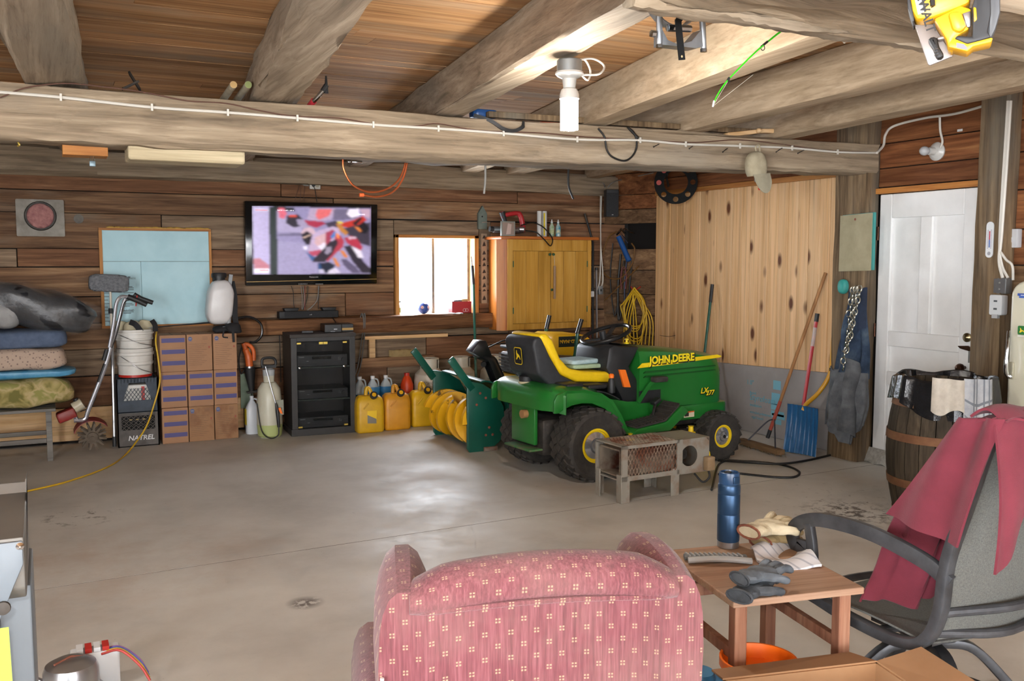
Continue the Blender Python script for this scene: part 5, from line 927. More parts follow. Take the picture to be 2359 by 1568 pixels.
# sound bar on the ledge
a, b_ = B(642, 716, 8.37), B(780, 731, 8.37); sbz = 1.002
sd_ = T('sound_bar', 'long black sound bar on the log ledge under the television', 'speaker', (a.x, 8.36, sbz)); L_ = b_.x - a.x
MB().prism(rr(0, 0, L_, .10, .012), 0, .062, ax=X_, ay=Y_, az=Z_).obj('cabinet', P('matt_black', '17181a', rough=.6), sd_, bevel=.005); MB().bb((.05, -.003, .004), (L_ - .05, 0, .058)).obj('grille', P('black_grille', '202124', '16171a', 120, .8), sd_); TEXT('polk', .014, (L_*.5, -.004, .026), X_, Z_, P('silver_print'), sd_)
for x, lab in ((.06, 'small black angled module on the sound bar near the sprayer hose'), (L_ - .14, 'black wedge module on the sound bar near the window')):
    o = MB().prism([(0, .0), (.11, 0), (.125, .028), (-.012, .028)], .01, .09, ax=X_, ay=Z_, az=Y_).obj('sensor_wedge', P('matt_black'), None, bevel=.004); o.location = (a.x + x, 8.36, sbz + .0625); tag(o, lab, 'module')
cable('audio_cable', 'black cord running from the sound bar down past the stereo cabinet', [B(644, 730, 8.4), B(643, 760, 8.42), B(645, 800, 8.42), B(647, 880, 8.42)], .004, m_bw); cable('audio_cable', 'black cord from the sound bar to the set-top boxes', [B(765, 730, 8.38), B(773, 742, 8.3), B(780, 752, 8.22)], .004, m_bw)
for dx, lab in ((0, 'grey cord hooked on the ledge and hanging beside the stereo cabinet'), (6, 'second grey cord hanging from the ledge hook beside the stereo cabinet')): cable('hanging_cable', lab, [B(829 + dx, 735, 8.39), B(834 + dx, 722, 8.36), B(838 + dx*.5, 745, 8.36), B(832 + dx, 790, 8.38), B(825 + dx, 840, 8.40), B(812 + dx, 880, 8.42), B(808, 900, 8.42)], .006, P('grey_cord', '5a5753', rough=.6))
# things on the window sill
sx_ = lambda px, Y=8.47: B(px, 700, Y).x
ol_ = T('craft_bottle', 'small white bottle with green label on the window sill', 'bottle', (sx_(922), 8.55, 1.0)); MB().lathe([(.03, 0), (.033, .01), (.033, .08), (.012, .1), (.012, .11)], 16).obj('bottle', P('white_jug'), ol_); MB().sheet(lambda u, v_: (.034*math.sin(u*2 - 1), -.034*math.cos(u*2 - 1), .02 + .045*v_), 8, 1, .0006).obj('green_label', P('green_label', '7e8a4a'), ol_); MB().lathe([(.013, .108), (.013, .125), (.001, .126)], 10).bb((-.012, -.02, .118), (.03, .004, .128)).obj('pump', BLK, ol_)
p = B(977, 715, 8.52); bl = T('sports_ball', 'blue and white ball sitting on the window sill', 'ball', (p.x, 8.53, 1.0)); MB().ell((0, 0, .062), (.06, .06, .062), 20, 12).obj('shell', P('ball_blue', '27418a', '31509c', 9, .4), bl); q = MB()
for a_, e_ in ((-.6, .1), (.5, .1), (0, .85)): n_ = V((math.sin(a_)*math.cos(e_), -math.cos(a_)*math.cos(e_), math.sin(e_))); x_, y_ = frame(n_); q.lathe([(.016, 0), (.001, .0012)], 10, V((0, 0, .062)) + n_*.0605, n_)
q.obj('white_patch', P('ball_patch', 'd5cfd2', 'b55a52', 60, .5), bl)
x0, x1 = sx_(1042), sx_(1086); rb = T('red_box', 'red cardboard box with odds and ends at the window', 'box', (x0, 8.47, 1.0)); w_ = x1 - x0
MB().bb((0, 0, 0), (w_, .1, .004)).bb((0, 0, 0), (w_, .004, .115)).bb((0, .096, 0), (w_, .1, .115)).bb((0, 0, 0), (.004, .1, .115)).bb((w_ - .004, 0, 0), (w_, .1, .115)).obj('carton', P('box_red', 'a3242c', rough=.6), rb, smooth=False); q = MB(); O2 = V((0, -.001, 0)); n_ = 14
for cx_ in (.13, .155): q.tube([(cx_ + .016*math.cos(2*math.pi*i/n_), -.0015, .03 + .016*math.sin(2*math.pi*i/n_)) for i in range(n_)], .0016, 5, True)
q.obj('ring_mark', P('white_print', 'd6d6d6'), rb); soft((w_*.35, .05, .118), (.09, .06, .03), 61, .004).obj('filling', P('grey_plastic'), rb); soft((w_*.72, .05, .12), (.08, .06, .04), 62, .004).obj('filling', P('tan_bits', 'a08e66', rough=.8), rb)
p = B(1052, 722, 8.40); MB().sheet(lambda u, v_: (p.x - .055 + .11*u, 8.47 - .10*min(1, v_*2.2) - .002*math.sin(u*14), 1.008 - .075*max(0, v_ - .45)*(1 - abs(u - .5)*1.2)*1.8 + .004*math.sin(u*9)), 10, 10, .003).obj('rag', P('grey_rag', 'a3a6a8', '8b8e90', 30, .9)); tag(bpy.data.objects['rag'], 'crumpled grey rag hanging over the ledge under the window', 'rag')
# leaning green pole by the window
gp = T('green_pole', 'tall dark green pole with black grip leaning beside the window', 'pole', G(1100, 905)*0 + V((B(1100, 905, 7.98).x, 7.98, 0)), wc=True); p0, p1, p2 = V((B(1099, 900, 7.98).x, 7.98, .02)), B(1091, 655, 8.3), B(1088, 612, 8.34)
MB().tube([p0, p1], .0125, 10).obj('shaft', m_dg, gp); MB().tube([p1, p2], .016, 10).obj('grip', BLK, gp); MB().tube([p2, p2 + V((-.004, .02, .09))], .006, 8).obj('tip', P('brushed_alloy'), gp)
# bird house and silhouette plaque beside the window
bh = T('bird_house', 'small grey wooden birdhouse plaque above the window corner', 'birdhouse', (B(1107, 527).x, 8.47, B(1107, 527).z), wc=True); x0, x1, z0, zm, zt = B(1097, 0).x, B(1117, 0).x, B(1107, 528).z, B(1107, 492).z, B(1107, 474).z
MB().prism([(x0, z0), (x1, z0), (x1, zm), ((x0 + x1)/2, zt), (x0, zm)], 8.46, 8.495, ax=X_, ay=Z_, az=Y_).obj('front', P('grey_green_paint', '5f6a62', '6e786f', 16, .8), bh, bevel=.002); p = B(1107, 499); MB().lathe([(.008, 0), (.001, .001)], 10, (p.x, 8.459, p.z), (0, -1, 0)).obj('hole', m_dark, bh); p = B(1109, 512); MB().tube([(p.x, 8.46, p.z), (p.x + .02, 8.43, p.z)], .005).bar([(p.x - .02, 8.45, p.z - .004), (p.x + .04, 8.44, p.z)], .012, .006).obj('perch', P('pale_twig', '8c7f72', rough=.8), bh)
pq = T('silhouette_plaque', 'narrow tan plaque with dark silhouettes beside the window', 'plaque', (B(1112, 697).x, 8.48, B(1112, 697).z), wc=True); x0, x1, z0, z1 = B(1105, 0).x, B(1118.5, 0).x, B(1112, 698).z, B(1112, 538).z
MB().bb((x0, 8.48, z0), (x1, 8.497, z1)).obj('board', P('tan_board', '8f7a63', '9c876f', 12, .8), pq, smooth=False); q = MB(); rg = random.Random(2); z = z0 + .03
while z < z1 - .03: h_ = rg.uniform(.025, .05); q.flat([(x0 + .012, z), (x1 - .012, z + .004), (x1 - .02, z + h_*.6), ((x0 + x1)/2, z + h_), (x0 + .02, z + h_*.5)], (0, 8.4795, 0), X_, Z_, '241812'); z += h_ + rg.uniform(.012, .04)
q.obj('silhouettes', INK, pq)
# ---- honey pine wall cabinet
CY = 8.15; f0, f1 = B(1170, 560, CY), B(1361, 757, CY); cx0, cx1, cz0, cz1 = f0.x, f1.x, B(1270, 757, CY).z, B(1270, 552, CY).z
m_hon = WOOD('honey_pine', ['966a24', 'ae8032', 'bc8f42', 'c79c52'], 2, .6, .4, .08, stain='8f661f', stain_lo=.6, knots='6b3f14', kscale=2.6, ksize=.04, tint=.12, fine=.3); m_hon2 = WOOD('orange_pine_side', ['94501a', 'ad6526', 'bb7533', 'c68443'], 2, .6, .35, .08, tint=.05); m_hont = WOOD('orange_pine_top', ['7c3d14', '97511f', 'a8602b', 'b56f3a'], 0, .6, .4, .08, tint=.05)
cb = T('wall_cabinet', 'honey pine two-door wall cabinet with rounded side', 'cabinet', ((cx0 + cx1)/2, CY, cz0), wc=True)
MB().bb((cx0 + .02, CY + .025, cz0), (cx1, 8.49, cz1)).obj('carcass', m_hon, cb, smooth=False)
sx0 = B(1145, 650, 8.3).x
MB().prism([(cx0 + .02, CY + .02), (cx0 + .02, 8.49), (sx0 - .0, 8.49), (sx0 - .02, 8.38), (sx0 + .0, 8.30), (cx0 - .09, 8.22), (cx0 - .03, CY + .03)], cz0 - .005, cz1, ax=X_, ay=Y_, az=Z_).obj('rounded_side', m_hon2, cb)
fw = .055; dx0, dx1 = cx0 + fw, cx1 - fw*.8; dz0, dz1 = cz0 + .06, cz1 - .11
for a, b_ in (((cx0, cz0), (dx0, cz1)), ((dx1, cz0), (cx1, cz1))): MB().bb((a[0], CY, a[1]), (b_[0], CY + .024, b_[1])).obj('face_stile', m_hon, cb, smooth=False, bevel=.002)
for z0, z1 in ((cz0, dz0), (dz1, cz1)): MB().bb((dx0, CY, z0), (dx1, CY + .024, z1)).obj('face_rail', m_hon, cb, smooth=False, bevel=.002)
mid = (dx0 + dx1)/2
for k, (x0, x1) in enumerate(((dx0 + .003, mid - .002), (mid + .002, dx1 - .003))):
    d_ = MB().bb((x0, CY + .014, dz0 + .003), (x1, CY + .024, dz1 - .003)).obj('door', m_dark, cb, smooth=False); n_ = 3; ww = (x1 - x0)/n_
    for i in range(n_): MB().bb((x0 + i*ww + .001, CY + .002, dz0 + .004), (x0 + (i + 1)*ww - .001, CY + .014, dz1 - .004)).obj('door_board', m_hon, d_, smooth=False, bevel=.002)
    hx = x0 if k == 0 else x1
    for z in (dz0 + .13, dz1 - .13): MB().cyl((hx, CY - .002, z - .03), (hx, CY - .002, z + .03), .006).obj('hinge', P('green_brass', '4a5a3a', rough=.5, metal=.6), d_)
    MB().lathe([(.006, 0), (.014, .012), (.012, .024), (.001, .027)], 14, (mid + (-.022 if k == 0 else .02), CY, dz1 - .035), (0, -1, 0)).obj('knob', P('green_knob', '1e4a2e', rough=.35), d_)
MB().lathe([(.006, 0), (.014, .012), (.001, .024)], 12, (mid + .005, CY, B(1272, 667, CY).z), (0, -1, 0)).obj('lower_knob', P('green_knob'), cb)
MB().prism([(sx0 - .05, 8.49), (sx0 - .05, 8.33), (cx0 - .08, CY - .02), (cx0 + .02, CY - .05), (cx1 + .06, CY - .05), (cx1 + .06, 8.49)], cz1, cz1 + .03, ax=X_, ay=Y_, az=Z_).obj('cornice', m_hont, cb, bevel=.006)
kx = mid + .02; zt = dz1 - .04; st_ = T('hanging_stick', 'worn wooden stick hanging on a cord from the cabinet knob', 'stick', (kx, CY - .03, B(1276, 688, CY).z), wc=True); za, zb2 = B(1276, 612, CY).z, B(1276, 688, CY).z
MB().bb((kx - .005, CY - .034, zb2), (kx + .019, CY - .02, za)).obj('stick', P('worn_stick', '8b6f55', '9a7f66', 14, .7), st_, bevel=.004); MB().tube([(kx + .007, CY - .027, za), (kx - .004, CY - .022, zt)], .0012, 5).tube([(kx + .007, CY - .027, za), (kx + .008, CY - .022, zt)], .0012, 5).obj('string', P('pale_string', 'bdb5a5', rough=.8), st_)
# things on the cabinet
CT = cz1 + .031; cp = lambda px, py, Y=8.25: B(px, py, Y)
gg = T('grease_gun', 'red and black cordless grease gun with hose on the cabinet', 'grease gun', (cp(1180, 535).x, 8.25, CT), wc=True); m_rd = P('tool_red', 'b0262c', '9a2228', 10, .4)
MB().tube([cp(1130, 527), cp(1155, 529)], [.022, .03], 14).tube([cp(1136, 528), cp(1200, 530)], .031, 16).obj('barrel', P('brushed_alloy'), gg); MB().cyl(cp(1128, 527), cp(1136, 528), .027).obj('barrel_cap', BLK, gg)
MB().tube(spline([cp(1155, 500), cp(1170, 494), cp(1192, 491), cp(1200, 500), cp(1204, 520), cp(1202, 534)]), [.018]*5 + [.022]*8 + [.026]*12 + [.03]*6, 12).obj('body', m_rd, gg); MB().tube([cp(1156, 488), cp(1160, 500), cp(1164, 512)], [.03, .026, .024], 12).obj('battery', BLK, gg); MB().tube([cp(1157, 487), cp(1164, 512)], [.02, .02], 8).obj('battery_stripe', m_rd, gg)
MB().lathe([(.02, -.03), (.028, -.02), (.028, .02), (.012, .03)], 14, cp(1202, 528, 8.22), (1, -.5, 0)).obj('coupler_head', P('brushed_alloy'), gg)
MB().tube(spline([cp(1200, 519, 8.2), cp(1225, 513, 8.16), cp(1250, 522, 8.12), cp(1272, 548, 8.07), cp(1268, 566, 8.07), cp(1255, 553, 8.08), cp(1235, 535, 8.14), cp(1210, 531, 8.18)]), .006, 8).obj('hose', P('black_gloss_hose'), gg)
ph = T('picture_frame', 'small grey framed picture leaning on the cabinet', 'picture', (cp(1171, 536, 8.16).x, 8.15, CT), wc=True); a, b_ = cp(1155, 509, 8.15), cp(1187, 536, 8.15)
MB().bb((a.x, 8.15, CT), (b_.x, 8.175, a.z)).obj('frame', P('grey_frame', '7d8079', rough=.5), ph, bevel=.003); MB().rect(a.x + .012, CT + .012, b_.x - .012, a.z - .012, (0, 8.149, 0), X_, Z_, '8d7a70').flat([(a.x + .05, CT + .015), (a.x + .1, CT + .02), (a.x + .11, a.z - .03), (a.x + .07, a.z - .02)], (0, 8.1486, 0), X_, Z_, 'b8a198').obj('picture', INK, ph)
for px, yc, lab in ((1245, '', 'tall white caulking tube on the cabinet nearer the red grease gun'), (1256, 'y', 'tall white caulking tube with yellow band on the cabinet')):
    q = T('caulking_tube', lab, 'tube', (cp(px, 0, 8.25).x, 8.25 + (.0 if yc else .01), CT)); h_ = B(1250, 486, 8.25).z - CT; MB().lathe([(.024, 0), (.024, h_ - .004), (.022, h_), (.001, h_)], 18).obj('tube', P('white_tube', 'c9c9c6', rough=.4), q)
    if yc: MB().bb((-.02, -.0255, .01), (-.008, -.015, h_ - .02)).obj('yellow_band', P('label_yellow', 'd5bd20'), q)
for px, c1, lab in ((1273, '6f8f5a', 'small spray bottle with green label on the cabinet'), (1288, '4a8fa5', 'small spray bottle with blue label on the cabinet')):
    q = T('spray_bottle', lab, 'bottle', (cp(px, 0, 8.22).x, 8.22, CT)); MB().lathe([(.024, 0), (.026, .01), (.026, .10), (.012, .125), (.01, .14)], 16).obj('bottle', P('clear_green_' + c1, c1, 'b9c0b4', 30, .3), q); MB().lathe([(.011, .138), (.011, .15), (.005, .155), (.005, .17), (.001, .171)], 10).obj('nozzle', P('white_cap'), q); MB().lathe([(.0265, .03), (.0265, .07)], 16, cap=False).obj('label', P('lab_' + c1, 'c6c29a', c1, 50, .5), q)
# ================================================================== the corner by the speaker
sk = T('wall_speaker', 'black loudspeaker high in the corner', 'speaker', B(1408, 470, 8.2), -.35); MB().prism(rr(-.065, -.065, .065, .065, .01), -.13, .145, ax=X_, ay=Y_, az=Z_).obj('cabinet', P('speaker_grey_black', '2b2d30', rough=.5), sk, bevel=.005); MB().bb((-.06, -.072, -.125), (.06, -.066, .11)).obj('grille', P('black_grille', '101113', '16171a', 120, .8), sk); MB().bb((-.008, -.0735, -.115), (.008, -.072, -.109)).obj('badge', P('silver_print'), sk); MB().bb((-.02, .06, 0), (.02, .2, .03)).obj('bracket', m_iron, sk)
for dx in (0, 7): cable('speaker_cable', 'grey cable climbing beside the wall speaker' + (', nearer the corner' if dx else ', nearer the cabinet'), [B(1385 + dx*.5, 400, 8.42), B(1383 + dx*.3, 480, 8.42), B(1384, 560, 8.42), B(1382 + dx, 640, 8.42), B(1376 + dx, 668, 8.42)], .006, m_ww)
cable('speaker_cable', 'grey cable looping over the top of the wall speaker', [B(1080, 398, 8.36), B(1200, 404, 8.36), B(1330, 411, 8.36), B(1385, 420, 8.36), B(1394, 432, 8.3)], .006, m_gw); cable('speaker_cable', 'pale cable running from the wall speaker along the pine wall top', [B(1400, 432, 8.3), B(1412, 420, 8.25), B(1440, 412, 8.3), R(1505, 398, 5.55)], .005, m_gw)
def stickthing(name, lab, cat, pts, r_, mat): o = T(name, lab, cat, (pts[0][0], pts[0][1], min(p_[2] for p_ in pts)), wc=True); MB().tube(pts, r_, 9).obj('shaft', mat, o); return o
o = stickthing('leaning_rod', 'black rod standing beside the wall cabinet', 'rod', [V((B(1366, 830, 8.35).x, 8.35, .02)), B(1366, 560, 8.4), B(1358, 530, 8.42), B(1347, 493, 8.45)], [.011, .011, .012, .008], P('matt_black')); MB().tube([B(1352, 510, 8.43), B(1347, 492, 8.45)], .012, 8).obj('tip', m_iron, o)
o = stickthing('leaning_rod', 'grey metal rod standing beside the black one', 'rod', [V((B(1377, 830, 8.32).x, 8.32, .02)), B(1374, 620, 8.36)], .010, P('brushed_alloy')); MB().cyl(B(1374, 622, 8.36), B(1374, 616, 8.36), .014).obj('tip', BLK, o)
o = stickthing('leaning_rod', 'thin dark red rod close to the cabinet corner', 'rod', [V((B(1362, 830, 8.38).x, 8.38, .02)), B(1359, 672, 8.42)], .007, P('dark_red', '5a1f22', rough=.5)); MB().cyl(B(1359, 674, 8.42), B(1359, 668, 8.42), .010).obj('tip', BLK, o)
p = B(1381, 668, 8.44); o = T('outlet_box', 'small metal outlet box on the wall beside the cabinet', 'outlet', p); MB().bb((-.025, -.03, -.045), (.025, .03, .045)).obj('box', P('zinc_box', '8f9395', rough=.4, metal=.6), o, bevel=.004); MB().bb((-.008, -.033, -.012), (.008, -.03, .012)).obj('switch', BLK, o); p = B(1363, 677, 8.38); q = T('adapter', 'white plug adapter by the wall cabinet edge', 'plug', p); MB().prism(rr(-.02, -.03, .02, .03, .008), -.02, .02, ax=X_, ay=Z_, az=Y_).obj('body', P('white_cap'), q, bevel=.004); MB().tube(spline([(0, 0, .03), (.01, 0, .07), (.02, .01, .10)]), .004).obj('cord', m_bw, q)
# hooks with cords in the corner (right wall near the corner)
CA, CB = V((5.6, 7.93, 0)), V((5.335, 8.51, 0)); cdir = (CB - CA).normalized(); cnor = V((-cdir.y, cdir.x, 0)); cnor = cnor if cnor.x < 0 else -cnor
def rp(x, y, X=5.52): d = _ray(x, y); off = CA + cnor*max(.012, (5.565 - X)); return _c + d*((off - _c).dot(cnor)/d.dot(cnor))   # on the slanting corner boards
g2 = T('hand_grease_gun', 'blue hand grease gun with chrome lever hung in the corner', 'grease gun', rp(1435, 560), wc=True); MB().tube([rp(1425, 545), rp(1447, 596)], .028, 16).obj('barrel', P('tool_blue', '1c4a86', rough=.35), g2); MB().lathe([(.03, -.01), (.03, .012), (.01, .02)], 14, rp(1448, 598), (rp(1447, 596) - rp(1425, 545))).obj('end_cap', P('tool_blue'), g2); MB().tube([rp(1420, 540), rp(1431, 528), rp(1440, 536)], .014, 10).tube(spline([rp(1424, 533), rp(1440, 527), rp(1450, 533), rp(1461, 537)]), .007, 8).tube([rp(1432, 540), rp(1442, 552), rp(1447, 560)], .006, 8).obj('lever', m_chr, g2)
cable('grease_hose', 'brown rubber hose looping from the hand grease gun', [rp(1420, 533), rp(1403, 545), rp(1390, 580), rp(1386, 615), rp(1400, 638), rp(1430, 640), rp(1455, 610), rp(1462, 575), rp(1455, 560)], .008, P('brown_hose', '6b4a24', rough=.4), 8, 'hose')
cable('grease_hose', 'brown rubber hose hanging slantwise below the hand grease gun', [rp(1472, 612), rp(1455, 630), rp(1440, 645), rp(1415, 670), rp(1392, 692)], .007, P('brown_hose'), 6, 'hose')
def loop(c_, rx, rz_, X, k=24, ph=0): return [rp(c_[0] + rx*math.cos(2*math.pi*i/k + ph), c_[1] + rz_*math.sin(2*math.pi*i/k + ph), X) for i in range(k)]
yc = T('extension_cable_coil', 'yellow extension cord coiled on the corner hook', 'cord', rp(1463, 720), wc=True); q = MB(); rg = random.Random(12)
for i in range(6):
    a0 = 1462 + rg.uniform(-3, 3); w_ = rg.uniform(16, 32); yb = rg.uniform(745, 800) ; yt = 662 + rg.uniform(0, 8); X = 5.50 - .012*i
    q.tube(spline([rp(a0, yt, X), rp(a0 + w_*.8, yt + 28, X), rp(a0 + w_, (yt + yb)/2 + 10, X), rp(a0 + w_*.5, yb, X - .01), rp(a0 - w_*.5, yb - 4, X - .02), rp(a0 - w_, (yt + yb)/2, X), rp(a0 - w_*.8, yt + 30, X), rp(a0, yt, X)]), .0062, 7)
q.obj('coil', P('cord_yellow', 'c9a11c', 'd3ad26', 14, .45), yc); q = MB()
for i in range(9): x0 = 1447 + i*6.0; q.tube(spline([rp(1462 + rg.uniform(-6, 6), 672, 5.5), rp(x0 + (6 if i > 4 else -6), 730, 5.49), rp(x0 + (i - 4)*2.5 - 2, 798 + rg.uniform(-6, 6), 5.48)]), .006, 7)
q.obj('hanging_turns', P('cord_yellow'), yc); MB().tube(spline([rp(1453, 660), rp(1462, 668), rp(1476, 660)]), .005).obj('red_tie', P('cap_red'), yc)
for i, (x0, y0, x1, y1, r_, lab) in enumerate(((1430, 585, 1425, 735, .012, 'black air hose hanging in the corner beside the yellow cord'), (1445, 590, 1440, 700, .009, 'dark blue cord hanging behind the yellow coil'), (1412, 560, 1415, 725, .007, 'thin black cord hanging next to the corner post'), (1456, 600, 1470, 790, .008, 'black cord hanging behind the yellow coil and ending lower'))): cable('hanging_cable', lab, [rp(x0, y0, 5.54), rp(x0 - 6, (y0 + y1)/2, 5.53), rp(x1, y1, 5.53), rp(x1 + 8, y1 - 25, 5.54)], r_, P('tool_blue_dark', '1d2740', rough=.5) if i == 1 else m_bw, 8)
pl_ = T('pliers', 'pair of red-handled pliers on the corner hook', 'pliers', rp(1436, 650), wc=True); MB().tube(spline([rp(1434, 615), rp(1430, 640), rp(1432, 665)]), .008).tube(spline([rp(1440, 615), rp(1443, 640), rp(1441, 665)]), .008).obj('handles', P('dark_red'), pl_); MB().tube([rp(1437, 612), rp(1437, 600)], [.012, .005]).obj('jaws', m_iron, pl_)
# black ring with holes, hung high on the pine wall
c0 = R(1557, 420, 5.36); rg_ = T('perforated_ring', 'black perforated ring disc hanging above the pine boards', 'ring', c0, wc=True); q = MB(); nh = 8; R0, R1, rh = .112, .198, .025
for k in range(nh):
    a0 = 2*math.pi*k/nh; n_ = 16; inn = [(.158*math.cos(a0) + rh*math.cos(2*math.pi*i/n_ + a0), .158*math.sin(a0) + rh*math.sin(2*math.pi*i/n_ + a0)) for i in range(n_)]; out = []
    for i in range(n_):
        b2 = 2*math.pi*i/n_; da = math.pi/nh; u_, v_ = math.cos(b2), math.sin(b2); m_ = max(abs(u_), abs(v_)); u_, v_ = u_/m_, v_/m_; rad = (R0 + R1)/2 + u_*(R1 - R0)/2; an = a0 + v_*da; out.append((rad*math.cos(an), rad*math.sin(an)))
    for d in (0, 1):
        q.add([c0 + V((-.6, -.8, 0))*(.008*d) + V((.8, -.6, 0))*p_[0] + Z_*p_[1] for p_ in out + inn], [(i, (i + 1) % n_, n_ + (i + 1) % n_, n_ + i) for i in range(n_)])
q.obj('disc', P('black_steel', '111111', rough=.75, spec=.2), rg_, smooth=False); MB().tube([c0 + V((-.6, -.8, 0))*.004 + V((.8, -.6, 0))*(R1*math.cos(2*math.pi*i/40)) + Z_*(R1*math.sin(2*math.pi*i/40)) for i in range(40)], .005, 6, True).obj('rim_edge', P('black_steel'), rg_)
for a_ in (math.pi*3/4, math.pi): MB().lathe([(.024, 0), (.001, .001)], 14, c0 + V((.8, -.6, 0))*(.158*math.cos(a_)) + Z_*(.158*math.sin(a_)) + V((-.6, -.8, 0))*.002, (-.6, -.8, 0)).obj('red_dot', P('faded_red_dot', 'b5483e', rough=.6), rg_)
o = T('adjustable_wrench', 'adjustable wrench hanging inside the black ring', 'wrench', R(1538, 415, 5.45), wc=True); MB().bar([R(1540, 430, 5.45), R(1534, 402, 5.45)], .022, .008, X_).obj('handle', m_iron, o); MB().cyl(R(1534, 402, 5.458), R(1534, 402, 5.445), .022).obj('head', m_iron, o)
# ================================================================== pine wall and post: tools
gh = T('green_handled_tool', 'green tool handle with black grip leaning on the pine wall behind the tractor', 'tool', V((5.3, 6.9, 0)), wc=True); p1, p0 = R(1641, 655, 5.55), R(1622, 830, 5.42); p0 = p1 + (p0 - p1)*1.9; p0.z = max(p0.z, .02); MB().tube([p0, p1.lerp(p0, .12)], .0125, 10).obj('handle', m_dg, gh); MB().tube([p1.lerp(p0, .13), p1], .016, 10).obj('grip', BLK, gh)
o = MB().tube(spline([R(1520, 772, 5.57), R(1540, 775, 5.56), R(1556, 772, 5.57)]), .0022, 6).obj('wire_hook', m_iron); tag(o, 'thin wire hook screwed into the pine boards low by the corner', 'hook')
# grey insulation board at the foot of the pine wall
mfo = P('grey_blue_foam', '8b8683', '96918e', 4, .75, bmp=.05); fb = T('insulation_board', 'grey rigid insulation board with blue lettering at the foot of the pine wall', 'insulation', (5.57, 6.4, 0), wc=True)
MB().prism([(7.85, .003), (7.85, .56), (6.9, .575), (5.4, .63), (5.38, .003)], 5.552, 5.582, ax=Y_, ay=Z_, az=X_).obj('board', mfo, fb, smooth=False, bevel=.003); m_cy = P('cyan_print', '5fa0b3', rough=.7)
for body, px, py, sz in (('1.0"', 1720, 884, .06), ('Styrofoam', 1727, 920, .078), ('Brand', 1727, 906, .035), ('insulation', 1727, 934, .04), ('extruded polystyrene', 1727, 950, .032), ('rigid board', 1731, 962, .034)): p = R(px, py, 5.551); TEXT(body, sz, p, -Y_, Z_, m_cy, fb)
q = MB()
for px0, px1, py0, py1 in ((1781, 1799, 896, 878), (1777, 1797, 930, 907), (1776, 1794, 942, 932), (1776, 1806, 955, 950), (1778, 1808, 962, 957), (1780, 1800, 975, 968)): a, b_ = R(px0, py0, 5.5512), R(px1, py1, 5.5512); q.rect(-a.y, a.z, -b_.y, b_.z, (5.5512, 0, 0), -Y_, Z_, '6fa9bb')
q.obj('print_block', INK, fb)
# push broom
def pts_line(a, b_, n=1): return [V(a), V(b_)]
bm_ = T('push_broom', 'wooden push broom with red socket standing by the insulation board', 'broom', G(1760, 1022), wc=True); top_, bot_ = R(1902, 628, 5.53), G(1768, 1008, .06)
MB().tube([top_, top_.lerp(bot_, .78)], .0135, 10).obj('handle', WOOD('broom_handle_wood', ['7a5230', '956a42', 'a67b52'], 2, .6, .5, .1), bm_); MB().tube([top_.lerp(bot_, .77), top_.lerp(bot_, .955)], .015, 10).obj('painted_socket', P('faded_red', 'a54632', '8f3a2a', 14, .6), bm_); MB().tube([top_.lerp(bot_, .95), bot_], .017, 10).obj('ferrule', BLK, bm_)
ca, cb_ = G(1705, 1014, .035), G(1800, 1042, .035); dd = (cb_ - ca); MB().bar([ca, cb_], .075, .04).obj('broom_block', WOOD('broom_block_wood', ['6a5236', '86694a', '9b7d5b'], 1, .8, .7, .2), bm_, bevel=.006); q = MB(); rg = random.Random(5)
for i in range(150): p = ca.lerp(cb_, rg.random()) + V((rg.uniform(-.03, .03), rg.uniform(-.03, .03), -.012)); q.tube([p, p + V((rg.uniform(-.01, .01), rg.uniform(-.01, .01), -.022))], .0018, 4)
q.obj('bristles', P('tan_bristle', '77603f', rough=.9), bm_); b2 = top_.lerp(bot_, .88)
for e_ in (ca.lerp(cb_, .2), ca.lerp(cb_, .86)): MB().tube(spline([b2 + V((0, 0, -.005)), b2.lerp(e_, .3) + V((0, 0, .03)), e_ + V((0, 0, .02))]), .006, 8).obj('brace', P('steel_brace', '4d5058', rough=.4, metal=.6), bm_)
# red-handled shovel behind the blue one
rs_ = T('red_handled_shovel', 'red-handled shovel standing behind the blue snow shovel', 'shovel', G(1842, 1035), wc=True); t_, b2 = R(1883, 722, 5.5), R(1842, 990, 5.35); MB().tube([t_, t_.lerp(b2, .95)], .0145, 10).obj('handle', P('gloss_red', 'b3313a', rough=.35), rs_); MB().tube([t_, t_.lerp(b2, .07)], .0175, 10).obj('grip', BLK, rs_); MB().tube([t_.lerp(b2, .12), t_.lerp(b2, .28)], .0152, 10).obj('label', P('silver_label', 'a8a39f', 'c0a49f', 30, .5), rs_)
bt = G(1838, 1040); bt.z = .015; MB().sheet(lambda u, v_: t_.lerp(b2, .93).lerp(bt + V((.02, .03, 0)), v_) + V((0, (u - .5)*.24*(.6 + .4*v_), .0)) + V((.03*math.sin(math.pi*u), 0, 0)), 8, 6, .003).obj('blade', P('brushed_alloy'), rs_)
